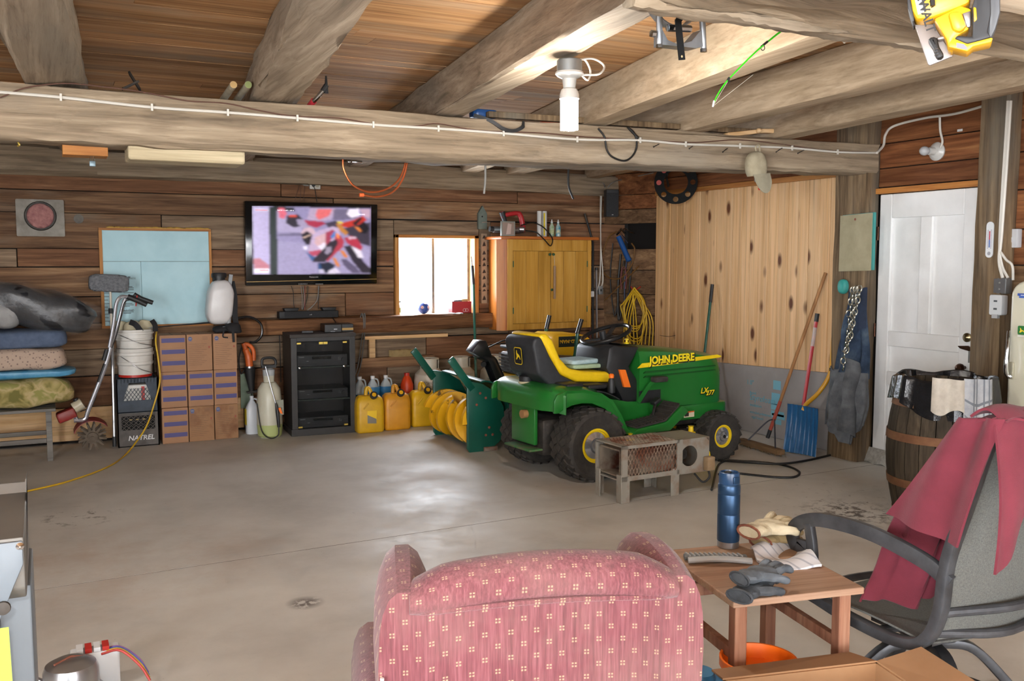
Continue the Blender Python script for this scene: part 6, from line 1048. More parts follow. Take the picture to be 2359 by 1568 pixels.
# blue snow shovel with yellow bent handle
ss = T('snow_shovel', 'blue ribbed snow shovel with bent yellow handle by the post', 'snow shovel', G(1845, 1045), wc=True)
TL, TR, BL, BR = R(1826, 928, 5.36), R(1896, 940, 5.30), G(1808, 1038, .01), G(1884, 1052, .01)
def blade(u, v_):
    p = TL.lerp(TR, u).lerp(BL.lerp(BR, u), v_); rib = .010*abs(math.sin(u*math.pi*7)); cv = .07*math.sin(math.pi*min(1, v_*1.0)); return p + V((.25*cv + .0, cv*.35, 0)) + V((-rib*.75, -rib*.65, 0)) + V((-.035*(1 - v_)**3 - .02*(2*u - 1)**2, 0, 0))
MB().sheet(blade, 70, 18, .004).obj('scoop', P('shovel_blue', '16507f', '1d5a8a', 10, .4, bmp=.05), ss)
h_ = [R(1850, 945, 5.30), R(1858, 930, 5.32), R(1885, 905, 5.36), R(1908, 870, 5.42), R(1915, 840, 5.45), R(1920, 780, 5.48), R(1928, 745, 5.48), R(1936, 715, 5.47)]
MB().tube(spline(h_), .017, 12).obj('shaft', P('shaft_yellow', 'c9921c', rough=.4), ss); MB().tube(spline([h_[-1], R(1938, 700, 5.47), R(1936, 690, 5.46)]), .019, 10).obj('d_grip', P('tool_blue_dark', '1d2740', rough=.5), ss); MB().bb(R(1913, 850, 5.43) - V((.012, .02, .012)), R(1913, 850, 5.43) + V((.012, .0, .012))).obj('shaft_clip', m_chr, ss)
# clipboard pad on the post, coveralls, chain, gloves
pd = T('foam_pad', 'dirty beige pad with teal backing nailed to the post', 'pad', R(1973, 622, 5.38), wc=True); c4 = [R(1936, 497, 5.38), R(2008, 490, 5.38), R(2004, 623, 5.38), R(1932, 625, 5.38)]; q = MB(); ofs = V((.012, -.0, 0))
q.add([p_ for p_ in c4] + [p_ + ofs for p_ in c4], [(0, 1, 2, 3), (7, 6, 5, 4), (0, 4, 5, 1), (1, 5, 6, 2), (2, 6, 7, 3), (3, 7, 4, 0)]).obj('pad', P('dirty_beige', 'a39a7e', '8c8468', 6, .9, bmp=.15), pd); k_ = V((.012, -.012, .004)); q = MB(); q.add([p_ + k_ for p_ in c4] + [p_ + k_ + V((.022, 0, 0)) for p_ in c4], [(0, 1, 2, 3), (7, 6, 5, 4), (0, 4, 5, 1), (1, 5, 6, 2), (2, 6, 7, 3), (3, 7, 4, 0)]).obj('teal_backing', P('teal_foam', '3f8f8a', rough=.8), pd); MB().lathe([(.01, 0), (.001, .001)], 12, R(1970, 505, 5.3795), (-1, 0, 0)).obj('nail_hole', P('rusty_bolt', '7a4634', rough=.7), pd)
mj, t, b = nt('worn_denim'); v = coords(t); t.links.new(ramp(t, noise(t, v, 5, 6, .65), [(.36, '1d2a3c'), (.5, '2b3b50'), (.6, '42505e'), (.72, '646b70')]), b.inputs['Base Color']); b.inputs['Roughness'].default_value = .95; bump(t, b, noise(t, v, 60, 4), .3)
jk = T('denim_coveralls', 'worn blue and grey denim coveralls hanging on the post', 'coveralls', R(1965, 660, 5.38), wc=True); hk = R(1970, 660, 5.40)
yl = lambda px: R(px, 800, 5.38).y
def cov(u, v_):
    z = hk.z - .02 - 1.05*v_; cy = yl(1982) + (yl(1957) - yl(1982))*v_; half = .05 + .125*min(1, v_*1.25) + .03*v_; y = cy + (.5 - u)*2*half; d = .06 + .035*math.sin(u*11 + v_*3) + .028*math.sin(u*21 + v_*5) + .015*math.cos(v_*14 + u*4)
    z += .06*math.sin(u*7.5)*max(0, v_ - .8)*5 - .05*(v_ > .9)*(abs(u - .62) < .12)
    return V((5.385 - d*math.sin(math.pi*(.08 + .84*u))*1.5, y, z))
MB().sheet(lambda u, v_: cov(u, v_*.62), 40, 30, .012).obj('cloth', mj, jk); MB().sheet(lambda u, v_: cov(u, .58 + .42*v_) + V((-.012, 0, 0)), 40, 20, .012).obj('trouser_legs', P('grey_denim', '4a4d52', '6b6e72', 9, .95, bmp=.2), jk)
def leg(u, v_): a_ = 2*math.pi*u; z = hk.z - .55 - .55*v_; return V((5.31 - .05*math.cos(a_) + .01*math.sin(v_*13), yl(1975) + .03*v_ + .075*math.sin(a_)*(1 + .15*math.sin(v_*9)), z + .03*math.cos(a_)))
MB().sheet(leg, 20, 12, .008).obj('sleeve', P('grey_denim', '4a4d52', '6b6e72', 9, .95, bmp=.2), jk)
MB().sheet(lambda u, v_: V((5.36 - .05*math.sin(math.pi*u) - .02*v_, yl(1935) + (.5 - u)*.14 + .12*0, hk.z - .62 - .45*v_ + .015*math.sin(u*8))), 12, 12, .008).obj('cuff_side', P('grey_denim'), jk); MB().sheet(lambda u, v_: V((5.355 - .04*math.sin(math.pi*u), yl(1985) + (.5 - u)*.12, hk.z - .03 - .3*v_ - .03*math.sin(u*5))), 10, 10, .01).obj('collar', P('navy_cloth', '1c2536', '27344a', 12, .9), jk)
MB().ell(hk + V((-.07, .05, .0)), (.03, .045, .055), 16, 10, e=.8).obj('rubber_glove', P('teal_rubber', '2f8f88', '3a9c94', 30, .5, bmp=.4)); tag(bpy.data.objects['rubber_glove'], 'bunched teal rubber glove on the post above the coveralls', 'glove')
ch = T('steel_chain', 'bright steel chain hanging over the coveralls', 'chain', R(1970, 655, 5.25), wc=True); lk = MB(); n_ = 12
lk.tube([(.017*math.cos(2*math.pi*i/n_), 0, .026*math.sin(2*math.pi*i/n_)) for i in range(n_)], .0052, 6, True); m_ch = P('chain_steel', 'b5b3a5', rough=.25, metal=.9); me_ = lk.obj('link', m_ch, None); proto = me_; first = True
for path in ([(1966, 660), (1955, 720), (1950, 760), (1945, 800), (1941, 855)], [(1972, 658), (1965, 720), (1957, 770), (1948, 815)], [(1980, 658), (1978, 680), (1968, 725), (1958, 780)]):
    P3 = spline([R(x, y, 5.235) for x, y in path], 20); L_ = 0; k = 0; last = P3[0]
    for p_ in P3[1:]:
        if (p_ - last).length >= .040:
            o = proto if first else proto.copy()
            if not first: COL.objects.link(o)
            first = False; o.parent = ch; d = (p_ - last).normalized(); rot = d.to_track_quat('Z', 'Y').to_matrix() @ Matrix.Rotation(math.pi/2*(k % 2) + .5, 3, 'Z'); M4 = rot.to_4x4(); M4.translation = (p_ + last)/2 - ch.location; o.matrix_local = M4; last = p_; k += 1
# black cable on the floor
cable('floor_cable', 'black cable looped on the floor between the heater and the post', [V((3.88, 4.83, .012)), G(1660, 1066, .008), G(1720, 1062, .008), G(1800, 1070, .008), G(1840, 1085, .008), G(1830, 1098, .008), G(1780, 1098, .008), G(1700, 1090, .008), G(1655, 1092, .008)], .008, m_bw, 10); cable('floor_cable', 'black cable running over the floor to the foot of the post', [G(1655, 1060, .009), G(1740, 1066, .026), G(1800, 1068, .026), G(1860, 1060, .009), G(1925, 1045, .009)], .009, m_bw, 10)
# door-side wall: lamp, thermometer, thermostat, boxes, cables
dl = T('porcelain_lamp', 'white porcelain lamp holder with clear bulb above the door', 'lamp', R(2160, 349, 5.6)); MB().lathe([(.062, 0), (.064, .012), (.045, .03), (.03, .038)], 26, (0, 0, 0), (-1, 0, 0)).obj('base', P('porcelain', 'c5c4c0', rough=.3), dl); MB().lathe([(.028, .035), (.026, .075), (.014, .08)], 18, (0, 0, 0), (-1, .12, 0)).obj('socket', P('porcelain'), dl); MB().ell((-.115, .014, 0), (.038, .032, .032), 16, 12).obj('bulb', P('frosted_bulb', 'b5b7b9', rough=.15), dl)
tm = T('wall_thermometer', 'white tube thermometer on the post beside the door', 'thermometer', R(2281, 552, 5.46)); MB().prism(rr(-.026, -.115, .026, .115, .024), -.006, 0, ax=-Y_, ay=Z_, az=X_).obj('plate', P('white_cap'), tm); q = MB(); O2 = V((-.0068, 0, 0))
q.rect(-.004, -.05, .004, .0, O2, -Y_, Z_, '3f62a8').rect(-.004, 0, .004, .055, O2, -Y_, Z_, 'b53a4a').flat(circ(0, -.088, .012, 12), O2, -Y_, Z_, '9a9aa0')
for i in range(14): q.rect(-.016, -.055 + i*.0088, -.007, -.052 + i*.0088, O2, -Y_, Z_, '6a5a78').rect(.007, -.055 + i*.0088, .016, -.052 + i*.0088, O2, -Y_, Z_, '6a5a78')
q.obj('scale', INK, tm)
th = T('thermostat', 'square white thermostat on the brown planks', 'thermostat', R(2335, 549, 5.58)); MB().prism(rr(-.05, -.06, .05, .06, .006), -.035, .012, ax=-Y_, ay=Z_, az=X_).obj('housing', P('pale_grey_plastic', 'b5b6b8', rough=.45), th, bevel=.004); MB().lathe([(.022, .035), (.02, .042), (.001, .043)], 20, (0, 0, -.01), (-1, 0, 0)).obj('dial', P('pale_grey_plastic'), th); MB().bb((-.037, -.012, .035), (-.035, .012, .037)).obj('slot', P('grey_plastic'), th)
jb = T('junction_box', 'galvanised junction box above the refrigerator', 'junction box', R(2310, 658, 5.5)); MB().bb((-.03, -.045, -.05), (.03, .045, .05)).obj('box', P('zinc_box'), jb, bevel=.003); MB().bb((-.033, -.04, -.045), (-.03, .04, .045)).obj('cover', P('brushed_alloy'), jb)
for z in (-.02, .02): MB().lathe([(.008, 0), (.001, .002)], 8, (-.033, 0, z), (-1, 0, 0)).obj('knockout', P('dull_zinc', '8d8d8a', rough=.5, metal=.6), jb)
ob2 = T('white_outlet_box', 'white plastic outlet box with plug beside the refrigerator', 'outlet', R(2300, 702, 5.45)); MB().prism(rr(-.045, -.065, .045, .065, .012), -.03, .03, ax=-Y_, ay=Z_, az=X_).obj('cover', P('white_cap'), ob2, bevel=.006); MB().bb((-.034, -.02, -.085), (-.01, .02, -.06)).obj('plug', P('pale_grey_plastic'), ob2)
for z in (-.025, .025): MB().bb((-.031, -.012, z - .006), (-.03, .012, z + .006)).obj('socket', P('grey_plastic'), ob2)
rw = lambda x, y, X=5.44: R(x, y, X)
cable('wall_cable', 'thick white cable down the post to the junction box', [rw(2328, 232), rw(2322, 330), rw(2315, 430), rw(2307, 540), rw(2302, 600), rw(2310, 640)], .011, m_ww, 8); cable('wall_cable', 'second white cable beside the thick one on the post', [rw(2322, 232), rw(2316, 330), rw(2309, 440), rw(2303, 560), rw(2308, 610), rw(2322, 640)], .009, m_ww, 8); cable('wall_cable', 'white cable curving over to the thermostat side', [rw(2305, 580), rw(2318, 598), rw(2332, 612), rw(2334, 645)], .008, m_ww, 8)
cable('wall_cable', 'white cable running under the joists to the lamp over the door', [R(2280, 240, 5.5), R(2200, 262, 5.53), R(2130, 272, 5.53), R(2060, 290, 5.5), R(2040, 310, 5.44), R(2035, 335, 5.4), R(2020, 352, 5.3)], .009, m_ww, 8); cable('wall_cable', 'short white cable dropping to the porcelain lamp', [R(2165, 268, 5.55), R(2166, 300, 5.57), R(2171, 325, 5.57), R(2167, 340, 5.57)], .008, m_ww, 8)
p = R(2211, 300, 5.598); o = MB().bb((p.x, p.y - .02, p.z - .008), (p.x + .004, p.y + .02, p.z + .008)).obj('paper_tag', P('white_cap')); tag(o, 'tiny white paper tag stapled to the planks over the door', 'tag')
# foil strip at the foot of the door
fs_ = MB().sheet(lambda u, v_: V((5.56 - .05*v_ - .012*math.sin(u*9)*v_, 5.06 - .86*u, .11 - .105*v_ + .006*math.sin(u*40)*v_)), 40, 6, .004).obj('foil_draught_strip', P('crinkled_foil', 'b5b3ad', 'd5d4ce', 40, .35, .45, bmp=.8)); tag(fs_, 'crinkled silver foil strip along the foot of the white door', 'draught strip')
# ================================================================== red armchair seen from behind
mc, t, b = nt('red_patterned_upholstery'); tc = t.nodes.new('ShaderNodeTexCoord'); sep = t.nodes.new('ShaderNodeSeparateXYZ'); t.links.new(tc.outputs['Object'], sep.inputs[0])
def mn(op, a, c=None, d=None):
    n = t.nodes.new('ShaderNodeMath'); n.operation = op
    for i, s_ in enumerate((a, c, d)):
        if s_ is None: continue
        if hasattr(s_, 'is_linked'): t.links.new(s_, n.inputs[i])
        else: n.inputs[i].default_value = s_
    return n.outputs[0]
U = sep.outputs[0]; Wv = mn('ADD', sep.outputs[1], sep.outputs[2])
def lattice(ou, ow):
    du = mn('ABSOLUTE', mn('SUBTRACT', mn('FRACT', mn('ADD', mn('DIVIDE', U, .052), 20 + ou)), .5)); dw = mn('ABSOLUTE', mn('SUBTRACT', mn('FRACT', mn('ADD', mn('DIVIDE', Wv, .052), 20 + ow)), .5))
    r = mn('MULTIPLY', mn('LESS_THAN', du, .10), mn('GREATER_THAN', du, .022)); return mn('MULTIPLY', r, mn('MULTIPLY', mn('LESS_THAN', dw, .095), mn('GREATER_THAN', dw, .025)))
dots = mn('MAXIMUM', lattice(0, 0), lattice(.5, .5)); vv = coords(t, (1, 1, 1), False)
sv = coords(t, (1, 1, .05), False); base = ramp(t, noise(t, sv, 190, 3, .6), [(.3, '522a2f'), (.5, '67373d'), (.7, '77474d')]); base = mix(t, ramp(t, noise(t, vv, 4, 4, .6), [(.45, (0, 0, 0)), (.8, (.55,)*3)]), base, lin('80655f'))
t.links.new(mix(t, mn('MULTIPLY', dots, .62), base, lin('a88f72')), b.inputs['Base Color']); b.inputs['Roughness'].default_value = .95; b.inputs['Sheen Weight'].default_value = .15; bump(t, b, noise(t, sv, 220, 2, .5), .25, .003)
pl_, pr_ = G(890, 1420, .82), G(1605, 1372, .82); cm = (pl_ + pr_)/2; cm.z = 0; ang = math.atan2(pr_.y - pl_.y, pr_.x - pl_.x); HW = (pr_ - pl_).length/2
ac = T('armchair', 'dusty red upholstered armchair with small cream motifs, seen from behind', 'armchair', cm, ang)
def back(u, v_):
    x = (u - .5)*2*HW*(.93 + .07*v_); z = .10 + .72*v_ + .030*(1 - (2*u - 1)**2)*v_**4; return V((x, -.03*(1 - (2*u - 1)**2) + .05*(2*u - 1)**6, z))
MB().sheet(lambda u, v_: back(1 - u, v_), 24, 14, .06).obj('back_panel', mc, ac)
cr = []
for i in range(25):
    u = i/24; x = (u - .5)*2*(HW - .045); s_ = 1 - (2*u - 1)**2; cz = .842 + .036*s_; ry, rz_ = .055, .052*(.55 + .45*min(1, s_*2.2)); ring = []
    for k in range(16): a = 2*math.pi*k/16; ring.append(V((x, .035 - .02*s_ + ry*math.cos(a), cz + rz_*math.sin(a))))
    cr.append(ring)
MB().loft(cr).obj('crest_roll', mc, ac); MB().tube([back(i/24, 1) + V((0, -.004, -.006)) for i in range(25)], .006, 8).obj('piping', mc, ac)
for s_ in (-1, 1):
    rings = []
    for i in range(15):
        u = i/14; y = .0 + .34*u; top_ = .868 + .03*math.sin(math.pi*min(1, u*1.05)) - .05*max(0, u - .8)*5*.6; bot_ = .55 - .05*u; hw = (.052 + .012*math.sin(math.pi*u))*(1 if u < .85 else math.sqrt(max(.05, 1 - ((u - .85)/.16)**2))); cx_ = s_*(HW - .035 - .015*u); cz, rz_ = (top_ + bot_)/2, (top_ - bot_)/2
        rings.append([V((cx_ + hw*math.copysign(abs(math.cos(a))**.8, math.cos(a)), y, cz + rz_*math.copysign(abs(math.sin(a))**.75, math.sin(a)))) for a in [2*math.pi*k/18 for k in range(18)]])
    MB().loft(rings).obj('wing', mc, ac)
    rings = []
    for i in range(10):
        u = i/9; y = .02 + .55*u; rings.append([V((s_*(HW + .0) + .07*math.copysign(abs(math.cos(a))**.6, math.cos(a)), y, .34 + .25*math.copysign(abs(math.sin(a))**.5, math.sin(a)))) for a in [2*math.pi*k/18 for k in range(18)]])
    MB().loft(rings).obj('arm', mc, ac)
MB().prism(rr(-HW + .06, .05, HW - .06, .60, .06), .16, .46, ax=X_, ay=Y_, az=Z_).obj('seat', mc, ac, bevel=.04, seg=3)
for x in (-.22, .22):
    for y in (.04, .5): MB().cyl((x, y, 0), (x, y, .16), .02, .028).obj('leg', m_hont, ac)
MB().tube([(-HW - .01, -.01, .70), (-HW - .012, -.012, .62), (-HW - .01, -.01, .56)], .004).obj('torn_edge', P('white_print', 'd6d6d6'), ac)
# ================================================================== small wooden table and what lies on it
TA, TB = G(1690, 1385, .53), G(1992, 1352, .53); tang = math.atan2(TB.y - TA.y, TB.x - TA.x); TW = (TB - TA).length; TD = .50
m_tab = WOOD('scuffed_red_brown_wood', ['7d5a46', '936d56', 'a47f67', 'b59680'], 0, .7, .6, .15, stain='a8927c', stain_lo=.48, tint=.05); m_tabz = WOOD('scuffed_leg_wood', ['66402f', '7d5340', '906650', 'a57f68'], 2, .8, .65, .2, tint=.15)
tb = T('side_table', 'small scuffed reddish wooden table beside the armchair', 'table', (TA.x, TA.y, 0), tang); 
MB().bb((0, 0, .508), (TW, TD, .53)).obj('tabletop', m_tab, tb, smooth=False, bevel=.004)
lx, ly = (.035, TW - .055), (.035, TD - .05)
for x in lx:
    for y in ly: MB().bb((x - .02, y - .02, 0), (x + .02, y + .02, .508)).obj('leg', m_tabz, tb, smooth=False, bevel=.003)
for x in lx: MB().bb((x - .012, ly[0] + .02, .33), (x + .012, ly[1] - .02, .365)).obj('stretcher', m_tabz, tb, smooth=False, bevel=.002)
MB().bb((lx[0] + .02, ly[1] - .012, .38), (lx[1] - .02, ly[1] + .012, .425)).obj('stretcher', m_tabz, tb, smooth=False, bevel=.002)
ttop = lambda px, py, dz=.0: G(px, py, .5305 + dz)
p = ttop(1677, 1258); th_ = T('vacuum_flask', 'tall blue steel flask with bare metal foot on the table', 'flask', p); m_fb = P('flask_blue', '26415f', '2b4867', 20, .35, .55)
MB().lathe([(.037, .022), (.0385, .026), (.0385, .115), (.0375, .118), (.0385, .121), (.0385, .185), (.0375, .188), (.0385, .191), (.0385, .216), (.036, .222), (.035, .224)], 32).obj('body', m_fb, th_); MB().lathe([(.035, 0), (.0375, .002), (.0375, .022), (.037, .0225)], 32).obj('steel_foot', P('brushed_alloy'), th_); MB().lathe([(.035, .222), (.036, .226), (.036, .25), (.034, .262), (.030, .264), (.028, .256), (.001, .255)], 32).obj('lid', P('lid_blue', '233f60', rough=.3), th_); MB().bb((-.012, -.039, .228), (.012, -.034, .252)).obj('lock_button', P('flask_blue'), th_, bevel=.003); MB().lathe([(.012, .255), (.012, .262), (.001, .263)], 16, (0, .008, 0)).obj('drink_spout', BLK, th_)
def glove(lab, loc, rz, mat, cuff, sc=1.0, flat=.6, seed=0, dz=0):
    rg = random.Random(seed); o = T('work_glove', lab, 'glove', loc, rz, 'work gloves on the table'); q = MB()
    q.ell((0, 0, .022*sc), (.055*sc, .047*sc, .021*sc), 18, 10, e=.75); q.tube(spline([(-.04*sc, 0, .022*sc), (-.075*sc, 0, .024*sc), (-.105*sc, .003, .022*sc)]), [.040*sc]*6 + [.036*sc]*6 + [.042*sc], 14, flat=.5)
    for i, (y, L_) in enumerate(((-.034, .07), (-.012, .082), (.012, .08), (.034, .065))):
        bend = rg.uniform(-.015, .02); q.tube(spline([(.03*sc, y*sc, .022*sc), ((.045 + L_*.35)*sc, (y*1.1 + bend*.4)*sc, (.03 + rg.uniform(-.004, .01))*sc), ((.045 + L_*.9)*sc, (y*1.2 + bend)*sc, .017*sc)], 5), [.0135*sc]*5 + [.0125*sc]*5 + [.0095*sc], 10)
    q.tube(spline([(-.025*sc, -.03*sc, .022*sc), (.0, -.065*sc, .024*sc), (.035*sc, -.082*sc, .016*sc)], 5), [.016*sc]*5 + [.014*sc]*5 + [.010*sc], 10); q.v = [(x + .002*math.sin(y*130), y, max(.0, z + .002*math.sin(x*110 + y*70))) for x, y, z in q.v]
    q.obj('glove_body', mat, o); MB().tube([(-.104*sc, .042*sc*math.cos(a), .023*sc + .02*sc*math.sin(a)) for a in [2*math.pi*i/16 for i in range(16)]], .004*sc, 6, True).obj('cuff_hem', cuff, o); return o
m_hide = P('cream_hide', 'b5a88a', 'c9bfa4', 18, .9, bmp=.4); m_brn = P('brown_knit', '6b3b2c', '83503c', 40, .9, bmp=.3); m_blk = P('charcoal_rubber', '33383d', '4b5157', 20, .7, bmp=.3)
glove('tan work glove lying underneath the cream glove', ttop(1785, 1248), .35, P('tan_hide', '8d7a55', '9c8964', 18, .9, bmp=.3), m_brn, 1.0, seed=3); glove('cream leather work glove with brown knit cuff, uppermost on the table', ttop(1772, 1228, .046), .2, m_hide, m_brn, 1.1, seed=4)
glove('dark grey rubber glove flattest at the table edge', ttop(1735, 1368), .45, m_blk, m_blk, .95, seed=5); glove('dark grey rubber glove lying over its pair with curled fingers', ttop(1755, 1335, .04), .1, P('charcoal_rubber_light', '4a5158', '636b73', 16, .7, bmp=.3), m_blk, .9, seed=6)
def tabcloth(u, v_):
    a, b2, c_, d_ = ttop(1728, 1268), ttop(1835, 1253), ttop(1893, 1308), ttop(1755, 1318); p = a.lerp(b2, u).lerp(d_.lerp(c_, u), v_); return p + V((0, 0, .012 + .010*math.sin(u*6 + v_*2) + .009*math.sin(v_*8 + u*3)))
mck, t, b = nt('white_check_cloth'); v = coords(t, (1, 1, 1), False); wv = t.nodes.new('ShaderNodeTexWave'); wv.inputs['Scale'].default_value = 7; t.links.new(v, wv.inputs['Vector']); t.links.new(ramp(t, wv.outputs['Fac'], [(.86, 'd2d3d8'), (.96, 'a9adb8')]), b.inputs['Base Color']); b.inputs['Roughness'].default_value = .9
o = MB().sheet(tabcloth, 22, 16, .008).obj('tea_towel', mck); tag(o, 'white checked cloth folded on the table between the gloves', 'cloth')
hs_ = T('hand_scraper', 'grey plastic-handled tool lying on the table behind the armchair wing', 'tool', ttop(1660, 1295), wc=True); a, b2 = ttop(1585, 1290, .012), ttop(1732, 1292, .012); MB().tube(spline([a, a.lerp(b2, .5) + V((0, 0, .006)), b2]), .013, 10, flat=.8).obj('handle', P('light_grey_handle', '9da1a3', rough=.4), hs_); kk = V((.01, .035, .0)); MB().bar([a + kk, b2 + kk], .035, .014).obj('rack', P('dark_grey_rack', '54585a', rough=.5), hs_, bevel=.003)
for i in range(12): q_ = (a + kk).lerp(b2 + kk, .06 + .075*i); MB().box(q_ + V((0, 0, .009)), (.006, .034, .005), rz=tang).obj('tooth', P('light_grey_handle'), hs_, smooth=False)
# orange pail under the table
p = G(1752, 1522, .34); pb = T('orange_pail', 'bright orange plastic pail standing under the table', 'pail', (p.x + .01, p.y + .02, 0)); MB().lathe([(.085, 0), (.105, .31), (.115, .315), (.115, .34), (.108, .34), (.10, .30), (.08, .02), (.001, .02)], 32).obj('pail', P('vivid_orange', 'ee6a12', 'f27a20', 8, .4), pb); MB().lathe([(.100, .298), (.001, .300)], 28).obj('contents', P('vivid_orange'), pb)
MB().tube([(.117*math.cos(a), .117*math.sin(a), .29 - .1*math.sin(a + 3.14)) for a in [math.pi + math.pi*i/14 for i in range(15)]], .0025, 6).obj('wire_bail', P('bright_wire', '8d8d8d', rough=.3, metal=.8), pb)
# open cardboard box in front
ba, bb_ = G(1665, 1566, .36), G(2028, 1524, .36); bang = math.atan2(bb_.y - ba.y, bb_.x - ba.x); BW = (bb_.x - ba.x); bx_ = T('open_carton', 'open brown cardboard carton in front of the table', 'box', (ba.x, ba.y, 0), bang); bd = .38
for a, b2 in (((0, -bd, 0), (BW, 0, .006)), ((0, -.006, 0), (BW, 0, .36)), ((0, -bd, 0), (BW, -bd + .006, .36)), ((0, -bd, 0), (.006, 0, .36)), ((BW - .006, -bd, 0), (BW, 0, .36))): MB().bb(a, b2).obj('wall_panel', P('carton_tan', '8f6a48', '9a7552', 5, .8), bx_, smooth=False)
for pts in ([(0, 0, .36), (BW, 0, .36), (BW - .03, .09, .352), (.01, .09, .345)], [(BW, 0, .36), (BW, -bd, .36), (BW + .14, -bd + .01, .385), (BW + .14, -.01, .392)]):
    q = MB(); a_ = [V(x) for x in pts]; q.add(a_ + [x + V((0, 0, .005)) for x in a_], [(3, 2, 1, 0), (4, 5, 6, 7), (0, 1, 5, 4), (1, 2, 6, 5), (2, 3, 7, 6), (3, 0, 4, 7)]).obj('flap', P('carton_tan'), bx_, smooth=False)
p = G(1582, 1560, .30); o = MB().prism(rr(-.06, -.09, .06, .09, .03), 0, .28, ax=X_, ay=Y_, az=Z_).lathe([(.05, .28), (.045, .3), (.001, .3)], 20).obj('blue_tub', P('sky_blue_plastic', '4a8fc0', rough=.4)); o.location = (p.x + .06, p.y + .02, 0); tag(o, 'sky blue plastic tub between the armchair and the table', 'tub')
# ================================================================== patio chair with red blanket
mfr = P('pewter_frame', '3c3d40', '55575b', 9, .4, .45); msl = P('grey_sling', '4b4c49', '62635f', 240, .85, bmp=.3)
pc = T('patio_chair', 'grey metal patio swivel chair with sling seat and scrolled arms', 'chair', (2.56, 2.05, 0), wc=True); XL, XR = 2.285, 2.84
for X in (XL, XR):
    MB().bar(spline([(X, 1.66, 1.06), (X, 1.72, .86), (X, 1.78, .66), (X, 1.80, .50), (X, 1.85, .40), (X, 1.95, .365), (X, 2.15, .37), (X, 2.32, .39), (X, 2.38, .36)]), .035, .04, X_).obj('side_rail', mfr, pc, bevel=.008)
    fx = X - (.015 if X == XL else -.01)
    MB().bar(spline([(X, 1.77, .60), (fx, 1.85, .645), (fx, 2.05, .675), (fx, 2.25, .665), (fx, 2.35, .63), (fx, 2.385, .585), (fx, 2.365, .545), (fx, 2.335, .55), (fx, 2.335, .575)]), .045, .02, X_).obj('arm', mfr, pc, bevel=.007)
    MB().bar(spline([(fx, 2.31, .64), (fx, 2.29, .55), (X, 2.30, .44), (X, 2.28, .38)]), .035, .025, X_).obj('arm_post', mfr, pc, bevel=.007)
MB().sheet(lambda u, v_: V((XL + .015 + (XR - XL - .03)*u, 1.85 + .52*v_, .385 - .02*math.sin(math.pi*u) + .012*math.sin(v_*3) - .02*max(0, v_ - .85)*6*.2)), 10, 14, .006).obj('seat_sling', msl, pc)
MB().sheet(lambda u, v_: V((XL + .015 + (XR - XL - .03)*u, 1.83 - .16*v_ - .03*math.sin(math.pi*u), .41 + .65*v_)), 10, 14, .006).obj('back_sling', msl, pc)
for pts in ([(XL, 1.66, 1.06), (2.45, 1.635, 1.085), (2.68, 1.635, 1.085), (XR, 1.66, 1.06)], [(XL, 1.80, .50), (2.56, 1.74, .50), (XR, 1.80, .50)], [(XL, 1.83, .43), (2.56, 1.77, .41), (XR, 1.83, .43)], [(XL, 2.37, .37), (2.56, 2.40, .375), (XR, 2.37, .37)], [(XL, 2.05, .355), (2.56, 2.05, .34), (XR, 2.05, .355)]): MB().tube(spline(pts), .014, 10).obj('cross_rail', mfr, pc)
MB().cyl((2.56, 2.05, .12), (2.56, 2.05, .34), .035).cyl((2.56, 2.05, .30), (2.56, 2.05, .34), .09).bb((2.42, 1.93, .325), (2.70, 2.17, .34)).obj('swivel_post', mfr, pc)
for k in range(4): a = math.pi/4 + math.pi/2*k + .3; d = V((math.cos(a), math.sin(a), 0)); c_ = V((2.56, 2.05, 0)); MB().bar(spline([c_ + V((0, 0, .27)) + d*.03, c_ + d*.14 + V((0, 0, .25)), c_ + d*.27 + V((0, 0, .12)), c_ + d*.36 + V((0, 0, .016))]), .04, .03).obj('base_leg', mfr, pc, bevel=.006)
n_ = 36; MB().tube([(2.56 + .30*math.cos(2*math.pi*i/n_), 2.05 + .30*math.sin(2*math.pi*i/n_), .05) for i in range(n_)], .013, 8, True).obj('base_ring', mfr, pc)
mbl, t, b = nt('crimson_fleece'); v = coords(t); t.links.new(ramp(t, noise(t, v, 7, 5, .6), [(.35, '5f1e2b'), (.65, '6c2533')]), b.inputs['Base Color']); b.inputs['Roughness'].default_value = .95; b.inputs['Sheen Weight'].default_value = .06; bump(t, b, noise(t, v, 260, 3), .35, .002)
bk_ = T('fleece_blanket', 'crimson fleece blanket draped over the patio chair back', 'blanket', (2.5, 1.9, .4), wc=True)
L0 = spline([(2.30, 2.10, .425), (2.375, 2.10, .52), (2.385, 2.06, .66), (2.34, 1.96, .80), (2.275, 1.80, .97), (2.245, 1.69, 1.085), (2.25, 1.60, 1.10)], 6); R0 = spline([(2.62, 1.93, .445), (2.66, 1.93, .52), (2.70, 1.90, .66), (2.72, 1.83, .80), (2.74, 1.74, .97), (2.75, 1.66, 1.12), (2.75, 1.57, 1.11)], 6); nL = len(L0) - 1
def fleece(u, v_):
    i = min(int(v_*nL), nL - 1); f_ = v_*nL - i; p = L0[i].lerp(L0[i + 1], f_).lerp(R0[i].lerp(R0[i + 1], f_), u); fold = .022*math.sin(u*13 + v_*2.5)*(1 - v_*.5) + .012*math.sin(u*27 + 1.3 + v_*4); return p + V((-.2*fold, fold, .4*fold))
MB().sheet(fleece, 44, 44, .007).obj('front_drape', mbl, bk_)
